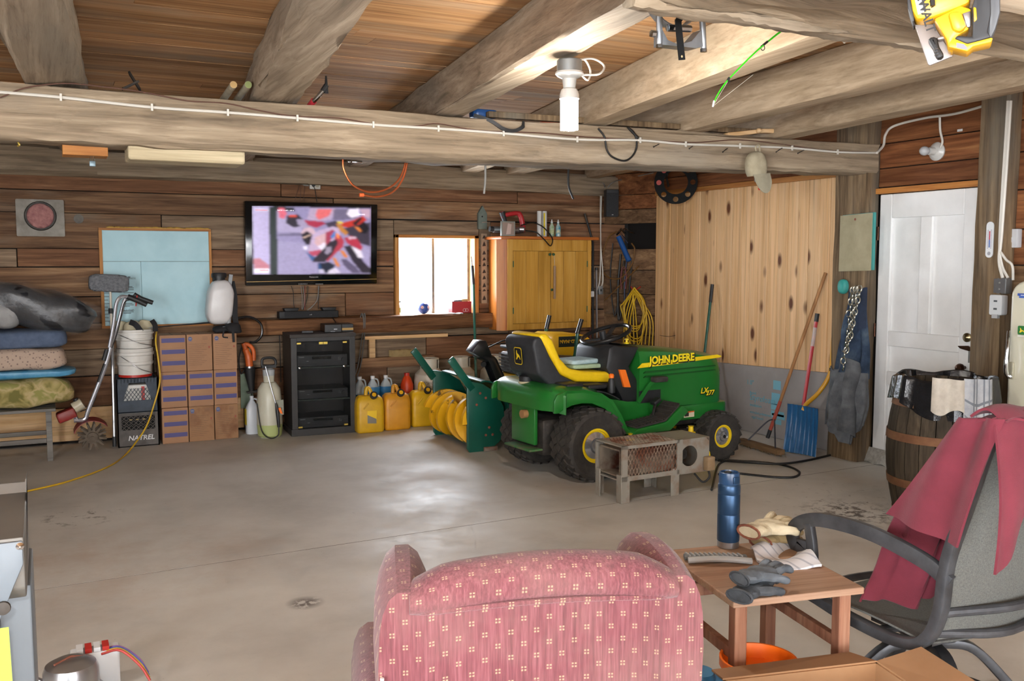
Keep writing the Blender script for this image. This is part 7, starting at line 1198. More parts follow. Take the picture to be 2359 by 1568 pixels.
def flap(u, v_):
    x = 2.235 + .62*u; low = .74 - .05*math.cos(u*3) + .26*math.exp(-((u - .28)/.13)**2) - .18*max(0, u - .45); z = 1.105 - (1.105 - low)*v_; fold = .018*math.sin(u*17) + .010*math.sin(u*31 + 2); return V((x - .02*(1 - u)*v_, 1.615 - .045*v_ + fold*(.35 + v_) - .02*math.sin(v_*3.0), z + .012*math.sin(u*6)))
MB().sheet(flap, 44, 20, .007).obj('back_flap', mbl, bk_)
MB().sheet(lambda u, v_: V((2.252, 1.60, 1.105)).lerp(V((2.243, 1.72, 1.09)), u).lerp(V((2.255, 1.725, .72)).lerp(V((2.30, 2.02, .74)), u), v_) + V((-.012*math.sin(u*9 + v_*3), 0, 0)), 18, 22, .007).obj('side_drape', mbl, bk_)
MB().sheet(lambda u, v_: V((2.245 + .55*u, 1.70 - .10*v_, 1.098 + .028*math.sin(math.pi*v_) + .008*math.sin(u*15))), 30, 8, .007).obj('top_fold', mbl, bk_)
# ================================================================== barrel, refrigerator
br_ = T('oak_barrel', 'weathered oak barrel with rusty hoops used as a bin', 'barrel', (4.70, 3.74, 0)); mst = WOOD('barrel_stave_wood', ['241f18', '362e24', '483e31', '5a4e3e'], 2, 1.1, .8, .3, tint=.4); HB = .82; rb = lambda z: .245 + .06*math.sin(math.pi*max(0, min(1, z/HB)))
ns = 22
for k in range(ns):
    a0, a1 = 2*math.pi*(k + .03)/ns, 2*math.pi*(k + .97)/ns; rings = []
    for j in range(9):
        z = HB*j/8; r1, r0 = rb(z), rb(z) - .022; rings.append([V((r0*math.cos(a0), r0*math.sin(a0), z)), V((r1*math.cos(a0), r1*math.sin(a0), z)), V((r1*math.cos(a1), r1*math.sin(a1), z)), V((r0*math.cos(a1), r0*math.sin(a1), z))])
    MB().loft(rings).obj('stave', mst, br_)
mhp = P('rusty_hoop', '6a4630', '7d5a3c', 14, .7, .4, bmp=.2)
for z in (.03, .23, .50, .70): MB().lathe([(rb(z - .02) + .001, z - .024), (rb(z - .02) + .005, z - .024), (rb(z + .02) + .005, z + .024), (rb(z + .02) + .001, z + .024)], 40, cap=False).obj('hoop', mhp, br_)
MB().lathe([(.23, .06), (.001, .062)], 24).obj('head', mst, br_)
bg = T('bin_liner', 'black plastic bin liner folded over the barrel rim', 'bag', (4.70, 3.74, HB)); m_bag = P('bin_bag_black', '101113', '1b1c1f', 14, .22, bmp=.6, bsc=26)
def liner(u, v_):
    a = 2*math.pi*u; w_ = .010*math.sin(a*11) + .007*math.sin(a*19 + 1); drop = .13 + .10*max(0, math.cos(a - 4.1))**2; k = v_*2
    if k < .7: r_ = .205 + .045*k/.7; z = -.18 + .20*k/.7
    elif k < .9: r_ = .25 + .015*(k - .7)/.2; z = .02 + .008*math.sin((k - .7)/.2*3.14)
    else: q_ = (k - .9)/1.1; r_ = .268 + .022*q_; z = .02 - drop*q_
    return V(((r_ + w_)*math.cos(a), (r_ + w_)*math.sin(a), z + .012*math.sin(a*5)))
MB().sheet(lambda u, v_: liner(u, 1 - v_), 72, 22, .002).obj('film', m_bag, bg)
for lab, a_c, wd, ln, mt, tw in (('crumpled beige cloth hanging over the bin liner', 3.95, .20, .19, P('beige_rag', 'a8a094', 'bdb6aa', 20, .95), .0), ('checked grey and white towel hanging over the bin liner', 4.55, .22, .24, P('white_check_towel', 'b5b6b8', '8e9298', 9, .95), .5)):
    def clo(u, v_, a_c=a_c, wd=wd, ln=ln, tw=tw):
        a = a_c + (u - .5)*wd/.3; r_ = .285 + .012*math.sin(u*11) + .01*v_; return V((r_*math.cos(a), r_*math.sin(a), .045 - ln*v_*(1 + tw*(1 - abs(u - .45)*2)*.6) - .02*math.sin(u*7)*v_ - .012*u))
    o = T('hanging_cloth', lab, 'cloth', (4.70, 3.74, HB)); MB().sheet(lambda u, v_: clo(1 - u, v_), 18, 14, .005).obj('cloth', mt, o)
    if tw:
        for du in (.3, .42, .62, .75): MB().sheet(lambda u, v_, du=du: clo(1 - (du + .03*u), v_*.97) + V((-.001, -.0065, 0)), 2, 14, .001).obj('stripe', P('towel_stripe', '6e737a', rough=.95), o)
        for dv in (.45, .8): MB().sheet(lambda u, v_, dv=dv: clo(1 - u, dv + .05*v_) + V((-.001, -.0068, 0)), 18, 2, .001).obj('stripe', P('towel_stripe'), o)
FX = 4.95; fr = T('refrigerator', 'old cream refrigerator with rounded top and chrome handle', 'refrigerator', (FX + .03, 3.21, 0), wc=True); m_cr = P('cream_enamel', 'c6c2ae', 'cbc8b5', 3, .3, coat=.3); y0, y1, zt = 2.88, 3.52, 1.405
MB().prism(rr(y0, .05, y1, zt, .09, 6), FX + .07, 5.52, ax=Y_, ay=Z_, az=X_).obj('cabinet', m_cr, fr, bevel=.02); dr_ = MB().prism(rr(y0, .14, y1, zt, .09, 6), FX, FX + .06, ax=Y_, ay=Z_, az=X_).obj('door', m_cr, fr, bevel=.022, seg=4); MB().bb((FX + .1, y0 + .03, 0), (5.5, y1 - .03, .05)).obj('plinth', BLK, fr)
rf = lambda x, y, d=0.0: R(x, y, FX - d); MB().tube(spline([rf(2324, 762, .012), rf(2321, 800, .045), rf(2317, 845, .05), rf(2320, 862, .035), rf(2330, 868, .015)]), [.009]*10 + [.012]*10 + [.013]*4 + [.012], 10).obj('handle', m_chr, dr_); MB().prism(rr(-.016, -.05, .016, .05, .01), -.012, .002, rf(2331, 853), -Y_, Z_, X_).obj('latch_plate', P('pale_latch', 'b5b09a', rough=.3, metal=.5), dr_, bevel=.004)
q = MB(); p = rf(2344, 681, .0235); q.rect(0, 0, .08, .014, p, -Y_, Z_, '2f4a96').rect(.01, -.012, .07, 0, p, -Y_, Z_, '3d5aa5').rect(.02, .002, .06, .006, p + V((-.0006, 0, 0)), -Y_, Z_, 'cfd3e0'); p = rf(2344, 770, .0235); q.flat(rr(0, 0, .05, .05, .008), p, -Y_, Z_, '1f6a2c').flat([(.01, .012), (.016, .026), (.013, .038), (.018, .038), (.024, .028), (.04, .022), (.042, .012), (.03, .02), (.018, .012)], p + V((-.0006, 0, 0)), -Y_, Z_, 'd8c02a').rect(0, -.012, .05, -.004, p, -Y_, Z_, 'd5d5cc'); q.obj('sticker', INK, dr_)
# ================================================================== furnace cabinet and parts, near left
fn = T('furnace_cabinet', 'pale blue-grey metal furnace cabinet with vented top', 'furnace', (-.35, 1.74, 0), wc=True); m_fur = P('furnace_enamel', '586169', '616a72', 4, .4); m_fsd = P('furnace_side_galv', '605e5a', '696762', 5, .45, .4)
z_m = B(54, 1385, 1.58).z; MB().prism([(1.58, z_m + .02), (1.60, z_m), (1.84, z_m), (1.90, z_m + .12), (1.90, 1.10), (1.58, 1.10)], -.75, -.045, ax=Y_, ay=Z_, az=X_).obj('upper_hood', m_fsd, fn, bevel=.004); MB().prism([(-.75, z_m - .03), (-.085, z_m - .03), (-.06, z_m + .03), (-.047, z_m + .06), (-.047, 1.095), (-.75, 1.095)], 1.574, 1.58, ax=X_, ay=Z_, az=Y_).obj('front_cover', m_fur, fn, bevel=.002)
MB().bb((-.75, 1.66, 0), (-.04, 1.88, z_m)).obj('lower_body', m_fur, fn, bevel=.004); MB().bb((-.75, 1.60, 0), (-.085, 1.66, z_m - .03)).obj('lower_cover', m_fur, fn, bevel=.003)
for i in range(5):
    for j in range(2): MB().bb((-.24 + .028*j, 1.64 + i*.045, 1.099), (-.222 + .028*j, 1.665 + i*.045, 1.1015)).obj('vent_slot', m_dark, fn, smooth=False)
p = B(7, 1400, 1.574); MB().lathe([(.011, 0), (.010, .004), (.004, .005), (.001, .005)], 16, p, (0, -1, 0)).obj('screw', m_iron, fn); MB().lathe([(.006, 0), (.001, .004)], 10, B(46, 1258, 1.574), (0, -1, 0)).obj('rivet', m_chr, fn)
a, b2 = B(0, 1447, 1.598), B(20, 1447, 1.598); o = MB().flat([(a.x - .1, .35), (b2.x + .012, .35), (b2.x, a.z), (a.x - .1, a.z)], (0, 1.5985, 0), X_, Z_).obj('sticky_note', P('note_green', '8fb23a', rough=.8)); tag(o, 'bright green paper taped to the furnace cabinet', 'note')
c_ = G(165, 1580, .07); mo = T('blower_motor', 'round aluminium blower motor with wires on the floor by the furnace', 'motor', (c_.x, c_.y, 0)); MB().lathe([(.02, 0), (.085, .0), (.088, .04), (.088, .13), (.08, .15), (.05, .165), (.02, .168), (.001, .168)], 28).obj('housing', P('spun_aluminium', 'b5b6b8', rough=.3, metal=.9), mo); MB().tube([(-.05, -.03, .166), (.0, .01, .171), (.05, .02, .160)], .004).obj('crack_seam', P('rusty_bolt', '7a4634', rough=.7), mo); MB().lathe([(.088, .05), (.105, .05), (.105, .056), (.088, .056)], 28, cap=False).obj('flange', P('brushed_alloy'), mo)
MB().prism(rr(-.10, -.02, .06, .05, .01), .0, .14, (.10, .11, 0), X_, Y_, Z_).obj('terminal_block', P('white_cap'), mo, bevel=.006)
for k, (col, dy) in enumerate((('c9a51e', 0), ('3a5aa8', .012), ('8a5a9a', .024), ('b03a34', -.012))): MB().tube(spline([(.10, .10 + dy, .13), (.16, .08 + dy, .14), (.22, .05 + dy*2, .09), (.25, .02 + dy*2, .04)]), .0045, 6).obj('wire', P('wire_' + col, col, rough=.5), mo)
for i in range(4): MB().bb((.02 + i*.028, .09, .14), (.042 + i*.028, .15, .155)).obj('connector', P('cap_red') if i % 2 else P('white_cap'), mo)
a, b2 = G(98, 1600, .0), G(105, 1492, .0); o = MB().bar([(-.16, .05, .0), (-.155, .06, .20)], .03, .01, Y_).obj('steel_bracket', m_iron, mo); MB().tube(spline([(-.16, .05, .1), (-.13, .02, .12), (-.088, 0, .1)]), .012, 8).obj('flex_conduit', P('brushed_alloy'), mo)
# ================================================================== yellow extension cord on the floor
o = MB().tube(spline([V((-1.6, 6.3, .008)), V((-.7, 6.55, .008)), G(90, 1125, .008), G(180, 1101, .008), G(250, 1074, .008), G(288, 1048, .008), B(318, 1012, 7.98), B(338, 980, 8.03), B(353, 938, 8.07), B(368, 880, 8.09), B(365, 830, 8.1), B(359, 790, 8.1), B(360, 768, 8.12), B(363, 752, 8.4)], 8), .0065, 8).obj('extension_cable', P('cord_yellow')); tag(o, 'yellow extension cord running over the floor and up past the milk crates', 'cord')
# ================================================================== overhead
lp = G(1312, 138, 2.352); lf = T('ceiling_bulb_fixture', 'lit bare bulb in a porcelain holder under the joist', 'lamp', lp)
MB().lathe([(.05, 0), (.053, -.004), (.053, -.05), (.05, -.052), (.001, -.052)], 12).obj('metal_box', P('zinc_box'), lf); MB().lathe([(.058, -.05), (.06, -.058), (.05, -.068), (.03, -.078), (.026, -.115), (.02, -.118), (.001, -.118)], 24).obj('porcelain_holder', P('porcelain', 'c5c4c0', rough=.3), lf); MB().lathe([(.02, -.112), (.034, -.122), (.04, -.14), (.041, -.16), (.001, -.16)], 24).obj('bulb_base', P('bulb_base_white', 'c9c7c2', rough=.4), lf)
q = MB()
for k in range(4):
    a = math.pi/4 + math.pi/2*k; q.tube([(.021*math.cos(a), .021*math.sin(a), -.158), (.021*math.cos(a), .021*math.sin(a), -.288)], .0165, 12)
q.obj('glowing_tube', P('lamp_glow', 'fffaf2', emit=370), lf)
for pts, k in (([(.03, 0, -.01), (.06, .02, .01), (.13, .02, .02), (.17, 0, -.01), (.13, -.02, -.05), (.06, 0, -.055)], 0), ([(.03, .01, .0), (.09, .03, .015), (.12, .03, -.03), (.10, .02, -.07), (.05, 0, -.05)], 1)): MB().tube(spline([V(x) for x in pts]), .0045, 7).obj('lead_wire', m_ww, lf)
o = copy_tree(lf); o.location = (-1.5, 2.6, 2.59); o['label'] = 'lit bare bulb added outside the view to brighten the furnace bay'  # unseen second bulb, added as extra light
# cables along the cross beam
byy = 5.035; bp = lambda x, y, Y=byy: B(x, y, Y)
wpts = [(0, 212), (140, 224), (350, 247), (525, 259), (685, 272), (860, 287), (1010, 296), (1160, 307), (1330, 321), (1475, 323), (1580, 332), (1705, 336), (1825, 341), (1930, 350), (2020, 352)]
cable('beam_cable', 'white cable stapled along the front of the cross beam', [bp(-60, 207)] + [bp(*p_) for p_ in wpts], .0075, m_ww, 5)
for i, (x, y) in enumerate(wpts[1:-1]): o = MB().box(bp(x, y, 5.026), (.010, .010, .034)).obj('cable_staple', m_ww, bpy.data.objects['beam_cable'], smooth=False)
cable('thin_cord', 'thin brown cord wandering along the cross beam above the white cable', [bp(*p_) for p_ in ((0, 225), (60, 202), (150, 192), (240, 200), (330, 212), (430, 232), (520, 238), (600, 255), (680, 268), (780, 272), (880, 288), (960, 290), (1010, 285), (1100, 300), (1240, 306), (1360, 316), (1480, 322), (1600, 328), (1700, 322), (1800, 332), (1900, 346), (2000, 350))], .0035, P('brown_wire'), 5)
lpz = T('cable_loop', 'black cable looped over the cross beam right of the lit bulb', 'cable', bp(1430, 330), wc=True); MB().tube(spline([bp(1378, 296), bp(1392, 315), bp(1398, 345), bp(1412, 362), bp(1440, 370), bp(1460, 355), bp(1467, 330), bp(1460, 305), bp(1445, 293)]), .006, 8).obj('loop', m_bw, lpz); MB().tube([bp(1448, 295), bp(1470, 318)], .008).obj('cable_end', m_bw, lpz)
sh_k = T('rubber_strap', 'black rubber strap with hook lying on the cross beam', 'strap', bp(1160, 285), wc=True); MB().bar(spline([bp(1092, 265, 5.1), bp(1130, 278, 5.04), bp(1160, 297, 5.02), bp(1185, 301, 5.02), bp(1204, 292, 5.02), bp(1205, 280, 5.03)]), .012, .02).obj('strap', BLK, sh_k)
# cap
cpo = T('baseball_cap', 'khaki baseball cap hanging from a nail on the cross beam', 'cap', bp(1740, 400, 4.98), wc=True); cc = bp(1742, 392, 4.96); m_kh = P('khaki_cotton', '9a9078', 'aaa088', 18, .95, bmp=.2); tilt = Matrix.Rotation(-.12, 3, 'Y')
q = MB(); q.ell((0, 0, 0), (.072, .06, .10), 28, 16, e=.78); q.v = [tuple(cc + tilt @ V((x*(1 + .08*math.sin(3.14*(z + .1)/.2)), y*.9 - .004*abs(math.sin(math.atan2(x, y + 1e-6)*3)), max(z, -.062) + .025))) for x, y, z in q.v]; q.obj('crown', m_kh, cpo)
MB().sheet(lambda u, v_: cc + tilt @ V(((u - .5)*.145*(1 - .10*v_), -.052 - .02*v_ - .016*math.cos((u - .5)*3), -.028 - .13*v_*math.sqrt(max(0.02, 1 - (2*u - 1)**2*.8)))), 16, 8, .005).obj('visor', P('khaki_visor', '8d8672', '9d9580', 14, .95), cpo)
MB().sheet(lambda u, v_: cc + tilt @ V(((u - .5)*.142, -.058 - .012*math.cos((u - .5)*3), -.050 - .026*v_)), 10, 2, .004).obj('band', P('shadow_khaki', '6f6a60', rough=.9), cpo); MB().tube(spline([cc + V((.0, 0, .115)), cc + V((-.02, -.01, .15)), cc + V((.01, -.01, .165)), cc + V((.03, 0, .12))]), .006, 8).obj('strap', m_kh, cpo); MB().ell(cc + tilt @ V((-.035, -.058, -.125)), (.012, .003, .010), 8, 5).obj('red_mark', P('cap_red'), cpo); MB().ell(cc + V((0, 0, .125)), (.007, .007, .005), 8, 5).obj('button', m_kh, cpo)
for i, (x0, y0, x1, y1) in enumerate(((1518, 332, 1506, 338), (1678, 340, 1665, 350), (1806, 338, 1788, 350), (1855, 344, 1838, 353), (1596, 336, 1588, 342))): o = MB().tube([bp(x0, y0, 5.05), bp(x1, y1, 4.97)], .003, 6).lathe([(.006, 0), (.001, .001)], 8, bp(x1, y1, 4.97), (0, -1, 0)).obj('beam_nail', m_iron); tag(o, 'rusty nail in the cross beam, number %s from the khaki cap side' % ('one', 'two', 'three', 'four', 'five')[i] if 0 else ('rusty nail sticking out left of the khaki cap', 'rusty nail close beside the khaki cap', 'rusty nail right of the khaki cap', 'rusty nail furthest right along the cross beam', 'rusty nail between the cable loop and the cap')[i], 'nail')
# boards and bits under and on the cross beam
o = MB().bb((B(143, 340, 5.22).x, 5.16, B(143, 358, 5.22).z), (B(247, 340, 5.22).x, 5.30, 2.105)).obj('board_offcut', m_trimx, smooth=False, bevel=.003); tag(o, 'short orange board offcut fixed under the cross beam', 'board')
o = MB().bb((B(290, 340, 5.22).x, 5.10, B(290, 372, 5.22).z), (B(555, 360, 5.22).x, 5.32, 2.105)).obj('board_offcut', m_palex, smooth=False, bevel=.012); tag(o, 'long pale board offcut fixed under the cross beam', 'board')
ck = T('copper_tube', 'bright copper tubing loops hung behind the cross beam', 'tubing', B(860, 400, 5.31), wc=True); cpp = lambda x, y: B(x, y, 5.31); MB().tube(spline([cpp(790, 360), cpp(792, 390), cpp(812, 425), cpp(850, 442), cpp(890, 436), cpp(920, 412), cpp(934, 375), cpp(936, 350)]), .006, 8).tube(spline([cpp(835, 449), cpp(870, 453), cpp(905, 442), cpp(928, 412), cpp(938, 375), cpp(940, 350)]), .006, 8).obj('tube', P('copper', 'c56a3f', rough=.3, metal=.8), ck); MB().tube([cpp(828, 449), cpp(838, 449)], .011, 10).obj('flare_nut', P('orange_cap', 'd8602c', rough=.5), ck)
for x, c1, lab in ((538, 'c2a06a', 'pale round wooden dowel end on the cross beam'), (572, '8f9a62', 'green-painted round dowel end on the cross beam')):
    a, b2 = B(x + 1, 226, 5.25), B(x, 195, 5.0); o = T('dowel', lab, 'dowel', b2, wc=True); a = b2 + (a - b2); MB().tube([b2, b2 + V((.002, .5, -.04))], .0185, 16).obj('rod', P('dowel_grey', '9a8f7a', 'aaa08a', 20, .8), o); MB().tube([b2 + V((0, -.002, 0)), b2], .0175, 16).obj('end_grain', P('dowel_' + c1, c1, rough=.8), o)
tq = T('telescopic_brush', 'red and steel telescopic tool with black head above the television', 'tool', B(735, 230, 5.2), wc=True); MB().tube([B(712, 246, 5.15), B(723, 232, 5.1)], .017, 12).obj('red_grip', P('gloss_red'), tq); MB().tube([B(722, 234, 5.1), B(745, 208, 5.05)], .012, 12).obj('tube', m_chr, tq); MB().tube([B(743, 210, 5.05), B(752, 196, 5.05)], .014, 10).tube([B(752, 215, 5.05), B(751, 175, 5.05)], [.012, .005], 8).obj('brush_head', BLK, tq)
p = B(300, 190, 5.3); o = MB().bar([B(298, 168, 5.25), B(322, 206, 5.2)], .01, .03, Y_).bar([B(318, 188, 5.22), B(282, 205, 5.2)], .01, .03, Y_).obj('hinge_strap', m_iron); tag(o, 'old iron hinge strap standing on the cross beam', 'hinge')
a, b2 = B(1110, 262, 5.2), B(1722, 298, 5.2); o = MB().bar([V((a.x, 5.12, 2.385)), V((b2.x, 5.12, 2.405))], .05, .035).obj('lumber_strip', m_post, bevel=.003); tag(o, 'long thin lumber strip lying on the cross beam behind the bulb', 'lumber')
pdl = T('wooden_paddle', 'yellowish wooden handle piece on the cross beam near the cap', 'handle', B(1750, 308, 5.12), wc=True); MB().bar(spline([B(1672, 311, 5.1), B(1720, 306, 5.1), B(1760, 302, 5.1), B(1828, 306, 5.1)]), .06, .03).obj('blade', m_pale, pdl, bevel=.008); MB().ell(B(1748, 301, 5.06), (.02, .02, .018)).obj('knob', m_pale, pdl)
o = MB().ell((B(1280, 283, 5.2).x, 5.22, 2.385), (.10, .05, .03), 18, 8).obj('orange_bundle', P('bright_orange')); tag(o, 'orange cord bundle on the cross beam behind the lit bulb', 'cord'); o = MB().prism(rr(0, 0, .16, .10, .03), 0, .05, (B(1085, 270, 5.2).x, 5.15, 2.372), X_, Y_, Z_).obj('blue_case', P('tool_blue'), bevel=.012); tag(o, 'blue tool case lying on the cross beam', 'case')
pbt = T('paint_brush', 'worn paint brush tucked against the pale joist', 'brush', G(1420, 245, 2.42), wc=True); c1 = G(1390, 250, 2.42); MB().tube([c1, G(1412, 246, 2.42)], .012, 10).obj('handle', m_pale, pbt); MB().box(G(1424, 243, 2.42), (.05, .02, .04)).obj('bristles', P('dark_bristle', '2a2723', '3d3830', 50, .9), pbt)
for px, y0, y1, lab in ((1118, 382, 446, 'grey strap hanging below the cross beam near the birdhouse'), (1310, 395, 458, 'black strap hanging below the cross beam above the cabinet')): cable('hanging_strap', lab, [B(px, y0 - 20, 5.31), B(px, (y0 + y1)/2, 5.31), B(px - 3 + (14 if px > 1200 else 0), y1, 5.31)], .007, m_gw if px < 1200 else m_bw, cat='strap')
o = MB().tube(spline([B(43, 318, 5.15), B(42, 326, 5.15), B(44, 333, 5.15), B(40, 337, 5.15)]), .005, 8).obj('brass_hook', P('brass')); tag(o, 'small brass hook under the cross beam at the far end', 'hook')
o = T('padlock', 'small blue-grey padlock hanging under the orange board offcut', 'padlock', B(213, 378, 5.22), wc=True); c_ = B(213, 376, 5.22); MB().bb(c_ - V((.014, .008, .016)), c_ + V((.014, .008, .012))).obj('body', P('padlock_grey', '6a7b82', rough=.4, metal=.5), o, bevel=.003); MB().tube(spline([c_ + V((-.009, 0, .01)), c_ + V((-.008, 0, .032)), c_ + V((.008, 0, .032)), c_ + V((.009, 0, .01))]), .003, 6).obj('shackle', m_chr, o)
o = T('shiny_clip', 'tiny bright reflective clip behind the cross beam', 'clip', B(822, 374, 5.3), wc=True); c_ = B(822, 373, 5.3); MB().bb(c_ - V((.03, .01, .006)), c_ + V((.03, .01, .006))).obj('clip_plate', m_chr, o, bevel=.002); MB().lathe([(.008, 0), (.001, .003)], 10, c_ - V((.045, 0, 0)), (0, -1, 0)).obj('screw', m_chr, o)
# ---- hanging from the near beam: clamp bracket, fishing rod, yellow saw
cl = T('pipe_clamp_bracket', 'galvanised pipe clamp with black strap under the bark-edged beam', 'bracket', B(1558, 70, 1.95), wc=True); YC = 1.95; cp_ = lambda x, y, Y=YC: B(x, y, Y); m_zn = P('bright_zinc', 'b9bdc2', 'a5a9ae', 14, .3, .85)
ctr = cp_(1556, 10); Rr = (cp_(1625, 10) - ctr).length*.86; MB().sheet(lambda u, v_: V((ctr.x + Rr*math.cos(math.pi*(1 + u)), YC - .005 + .03*v_, ctr.z + .03 + Rr*1.05*math.sin(math.pi*(1 + u)))), 20, 2, .003).obj('saddle_band', m_zn, cl)
pts = [(1523, 70), (1535, 93), (1560, 104), (1590, 96), (1612, 70), (1616, 108), (1600, 112), (1545, 106), (1522, 104)]; MB().prism([(cp_(x, y).x, cp_(x, y).z) for x, y in pts], YC - .006, YC + .03, ax=X_, ay=Z_, az=Y_).obj('saddle_plate', m_zn, cl)
for x0, y0, x1, y1 in ((1519, 22, 1519, 108), (1617, 20, 1621, 118)): MB().tube([cp_(x0, y0), cp_(x1, y1)], .0078, 12).obj('sleeve', m_zn, cl); MB().tube([cp_(x0, y0 - 30), cp_(x0, y0 + 5)], .005, 10).obj('threaded_rod', m_iron, cl); MB().tube([cp_(x1, y1 - 6, YC - .002), cp_(x1, y1 + 2, YC - .002)], .0085, 6).obj('nut', m_chr, cl)
MB().tube([cp_(1538, 64, YC - .012), cp_(1590, 66, YC - .012)], .009, 8).obj('cross_bolt', m_chr, cl); MB().bar([cp_(1570, 8, YC - .03), cp_(1572, 36, YC - .03), cp_(1562, 48, YC - .035), cp_(1566, 90, YC - .035), cp_(1571, 138, YC - .035)], .018, .004, -Y_).obj('black_strap', P('black_steel', '151515', rough=.4), cl); MB().lathe([(.003, 0), (.001, .001)], 8, cp_(1571, 130, YC - .038), (0, -1, 0)).obj('strap_hole', P('tan_bits'), cl); MB().lathe([(.009, 0), (.009, .01), (.001, .011)], 8, cp_(1508, 78), (-1, 0, 0)).obj('side_nut', m_chr, cl)
rod = T('fishing_rod', 'bright green bent fishing rod tip under the joists', 'fishing rod', B(1740, 140, 2.3), wc=True); fp_ = lambda x, y: B(x, y, 2.2); path = spline([fp_(1880, 20), fp_(1838, 48), fp_(1805, 68), fp_(1770, 95), fp_(1735, 125), fp_(1700, 160), fp_(1672, 190), fp_(1652, 220), fp_(1643, 242)], 6); MB().tube(path, [.0034 - .0018*i/len(path) for i in range(len(path))], 8).obj('blank', P('neon_green', '35d51c', rough=.35), rod)
for x, y, x2, y2 in ((1768, 96, 1758, 104), (1680, 179, 1676, 186)): MB().tube([fp_(x, y), fp_(x2, y2)], .0036, 8).obj('thread_wrap', BLK, rod)
for x, y, rr2 in ((1757, 110, .0075), (1679, 187, .004)): c_ = fp_(x, y); MB().tube([c_ + V((rr2*math.cos(2*math.pi*i/14), 0, rr2*math.sin(2*math.pi*i/14))) for i in range(14)], .0013, 5, True).obj('line_guide', m_iron, rod)
MB().tube([fp_(1645, 232), fp_(1642, 246)], .0026, 8).obj('tip_top', P('white_print'), rod); MB().tube([fp_(1643, 244), fp_(1735, 172)], .0006, 4).tube([fp_(1645, 240), fp_(1680, 182), fp_(1757, 110)], .0006, 4).obj('line', P('pale_string', 'bdb5a5', rough=.8), rod)
# yellow circular saw hung on the near beam
YS = 0.0; SC = B(2190, 70, 1.42); sn = V((SC.x, SC.y, 0)).normalized(); sax = V((sn.y, -sn.x, 0)); sw_ = T('circular_saw', 'yellow and black cordless circular saw hanging under the near beam', 'saw', SC, wc=True)
def q2(x, y): d = _ray(2000 + x/6.571, y/6.571); p_ = _c + d*((SC - _c).dot(sn)/d.dot(sn)) - SC; return (p_.dot(sax), p_.z)
m_dw = P('saw_yellow', 'e3a81a', 'ebb424', 9, .4); m_sg = P('shoe_grey', '8d8581', rough=.4, metal=.4)
def sp_(pts, d0, d1, name, mat, bev=.004, col=None): return MB().prism([q2(x, y) for x, y in pts], d0, d1, SC, sax, Z_, sn).obj(name, mat, sw_, bevel=bev)
sp_([(590, -200), (1500, -260), (1560, 100), (1180, 250), (960, 330), (730, 365), (660, 220)], -.035, .05, 'motor_housing', m_dw, .012); sp_([(585, -200), (605, -200), (705, 350), (680, 385), (605, 160)], -.03, .05, 'end_cap', BLK, .004)
sp_([(700, 340), (980, 330), (1290, 820), (930, 965), (900, 940)], .02, .028, 'base_shoe', m_sg, .002); sp_([(990, 330), (1400, 130), (1560, 180), (1520, 500), (1380, 560), (1320, 640), (1290, 820), (1210, 790), (1180, 640)], -.03, .03, 'gear_case', m_dw, .010); sp_([(1200, 260), (1400, 230), (1490, 470), (1380, 560), (1270, 520)], -.045, -.02, 'blade_guard_arm', m_dw, .008)
sp_([(1600, -260), (1990, -260), (2000, 200), (1930, 450), (1850, 620), (1780, 560), (1800, 200), (1640, 100)], -.01, .04, 'blade_guard', P('guard_grey', '55585c', rough=.4), .008); sp_([(1560, 180), (1640, -100), (1830, -200), (1840, 300), (1790, 560), (1850, 640), (1490, 740), (1300, 660), (1340, 610), (1560, 630), (1570, 400)], -.05, .0, 'rear_handle', P('saw_grip', '26282b', rough=.55), .012)
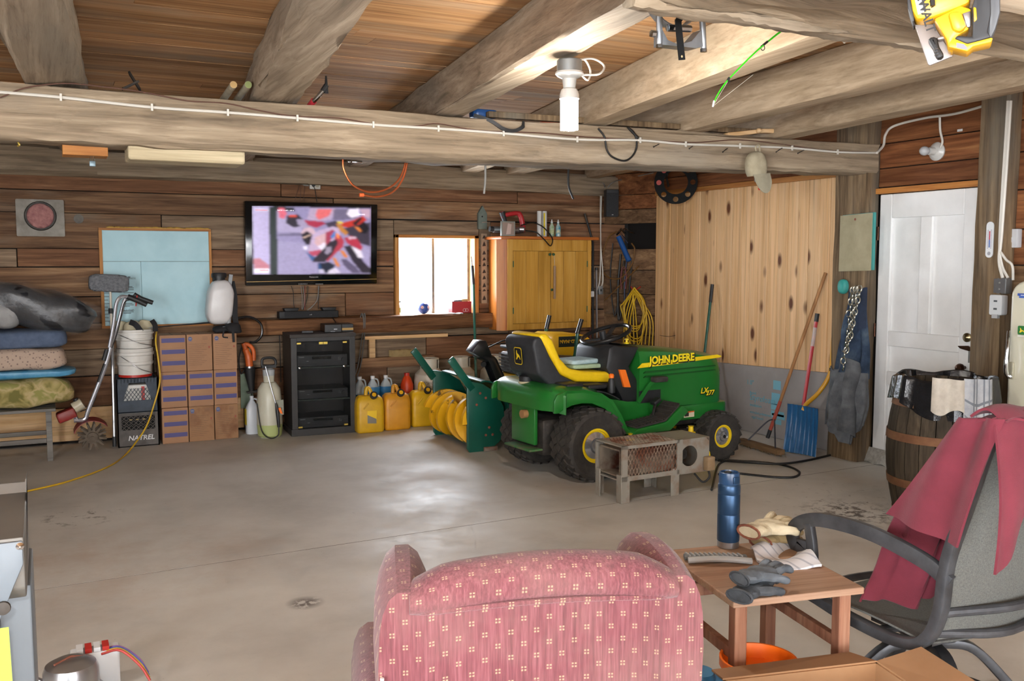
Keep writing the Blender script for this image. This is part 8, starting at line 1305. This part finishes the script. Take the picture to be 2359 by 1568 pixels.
sp_([(1290, 660), (1490, 745), (1850, 650), (1870, 670), (1840, 720), (1580, 780), (1490, 855), (1220, 790), (1225, 720)], -.055, .01, 'battery_dock', m_dw, .008); sp_([(1330, 730), (1440, 750), (1490, 800), (1485, 835), (1330, 800)], -.0565, -.054, 'dock_label', P('dock_grey', '6f6f78', rough=.5), 0); sp_([(1420, 260), (1545, 220), (1545, 460), (1490, 470)], -.035, -.02, 'window_plate', P('brushed_alloy'), .002); sp_([(1580, 190), (1625, 200), (1640, 380), (1590, 425)], -.052, -.04, 'trigger_guard', m_dw, .004)
sp_([(890, 600), (1000, 545), (1040, 580), (1080, 720), (1165, 860), (1040, 915), (985, 750)], -.01, .02, 'depth_lever', BLK, .008); sp_([(1040, 560), (1170, 540), (1180, 590), (1050, 615)], -.005, .015, 'lever_bolt', m_sg, .004)
for i in range(3): sp_([(1000, 765 + i*45), (1060, 745 + i*45), (1064, 755 + i*45), (1004, 775 + i*45)], -.013, -.009, 'lever_rib', m_iron, 0)
for i in range(6): sp_([(885 + i*14, -40 + i*42), (945 + i*10, -60 + i*42), (948 + i*10, -48 + i*42), (888 + i*14, -28 + i*42)], -.0365, -.034, 'vent_slot', m_dark, 0)
sp_([(660, -180), (790, -180), (885, 230), (760, 285)], -.037, -.034, 'name_plate', P('plate_grey', '8a8f94', rough=.4), 0); sp_([(760, -180), (790, -180), (885, 230), (855, 245)], -.0375, -.034, 'plate_edge', BLK, 0)
a_, b3 = q2(725, -180), q2(845, 240); dx_ = (sax*(b3[0] - a_[0]) + Z_*(b3[1] - a_[1])).normalized(); a_ = q2(700, -130); TEXT('DEWALT', .026, SC + sax*a_[0] + Z_*a_[1] - sn*.0385, dx_, sn.cross(dx_)*-1, m_blkp, sw_, bold=.0004)
hk_ = B(2150, -20, 1.42); MB().tube(spline([hk_ - Z_*.03, hk_ + V((0, .01, .04)), hk_ + V((0, .05, .06))]), .005, 8).obj('hang_hook', m_iron, sw_)
# loose bark edge and twine on the near beam
bk2 = MB().log((1.18, 1.785, 2.088), (2.22, 1.80, 2.092), .055, .02, 50, .0045, 8, .5, 77).obj('bark_strip', m_hewn); tag(bk2, 'loose ragged bark strip along the near beam edge', 'bark')
c_ = B(1945, 85, 1.85); o = MB().tube(spline([c_ + V((0, 0, .03)), c_ + V((-.006, 0, .0)), c_ + V((0, 0, -.015)), c_ + V((.008, 0, -.005)), c_ + V((.002, 0, .012))]), .002, 6).obj('twine_loop', P('pale_string', 'bdb5a5', rough=.8)); tag(o, 'loop of pale twine under the near beam', 'twine')
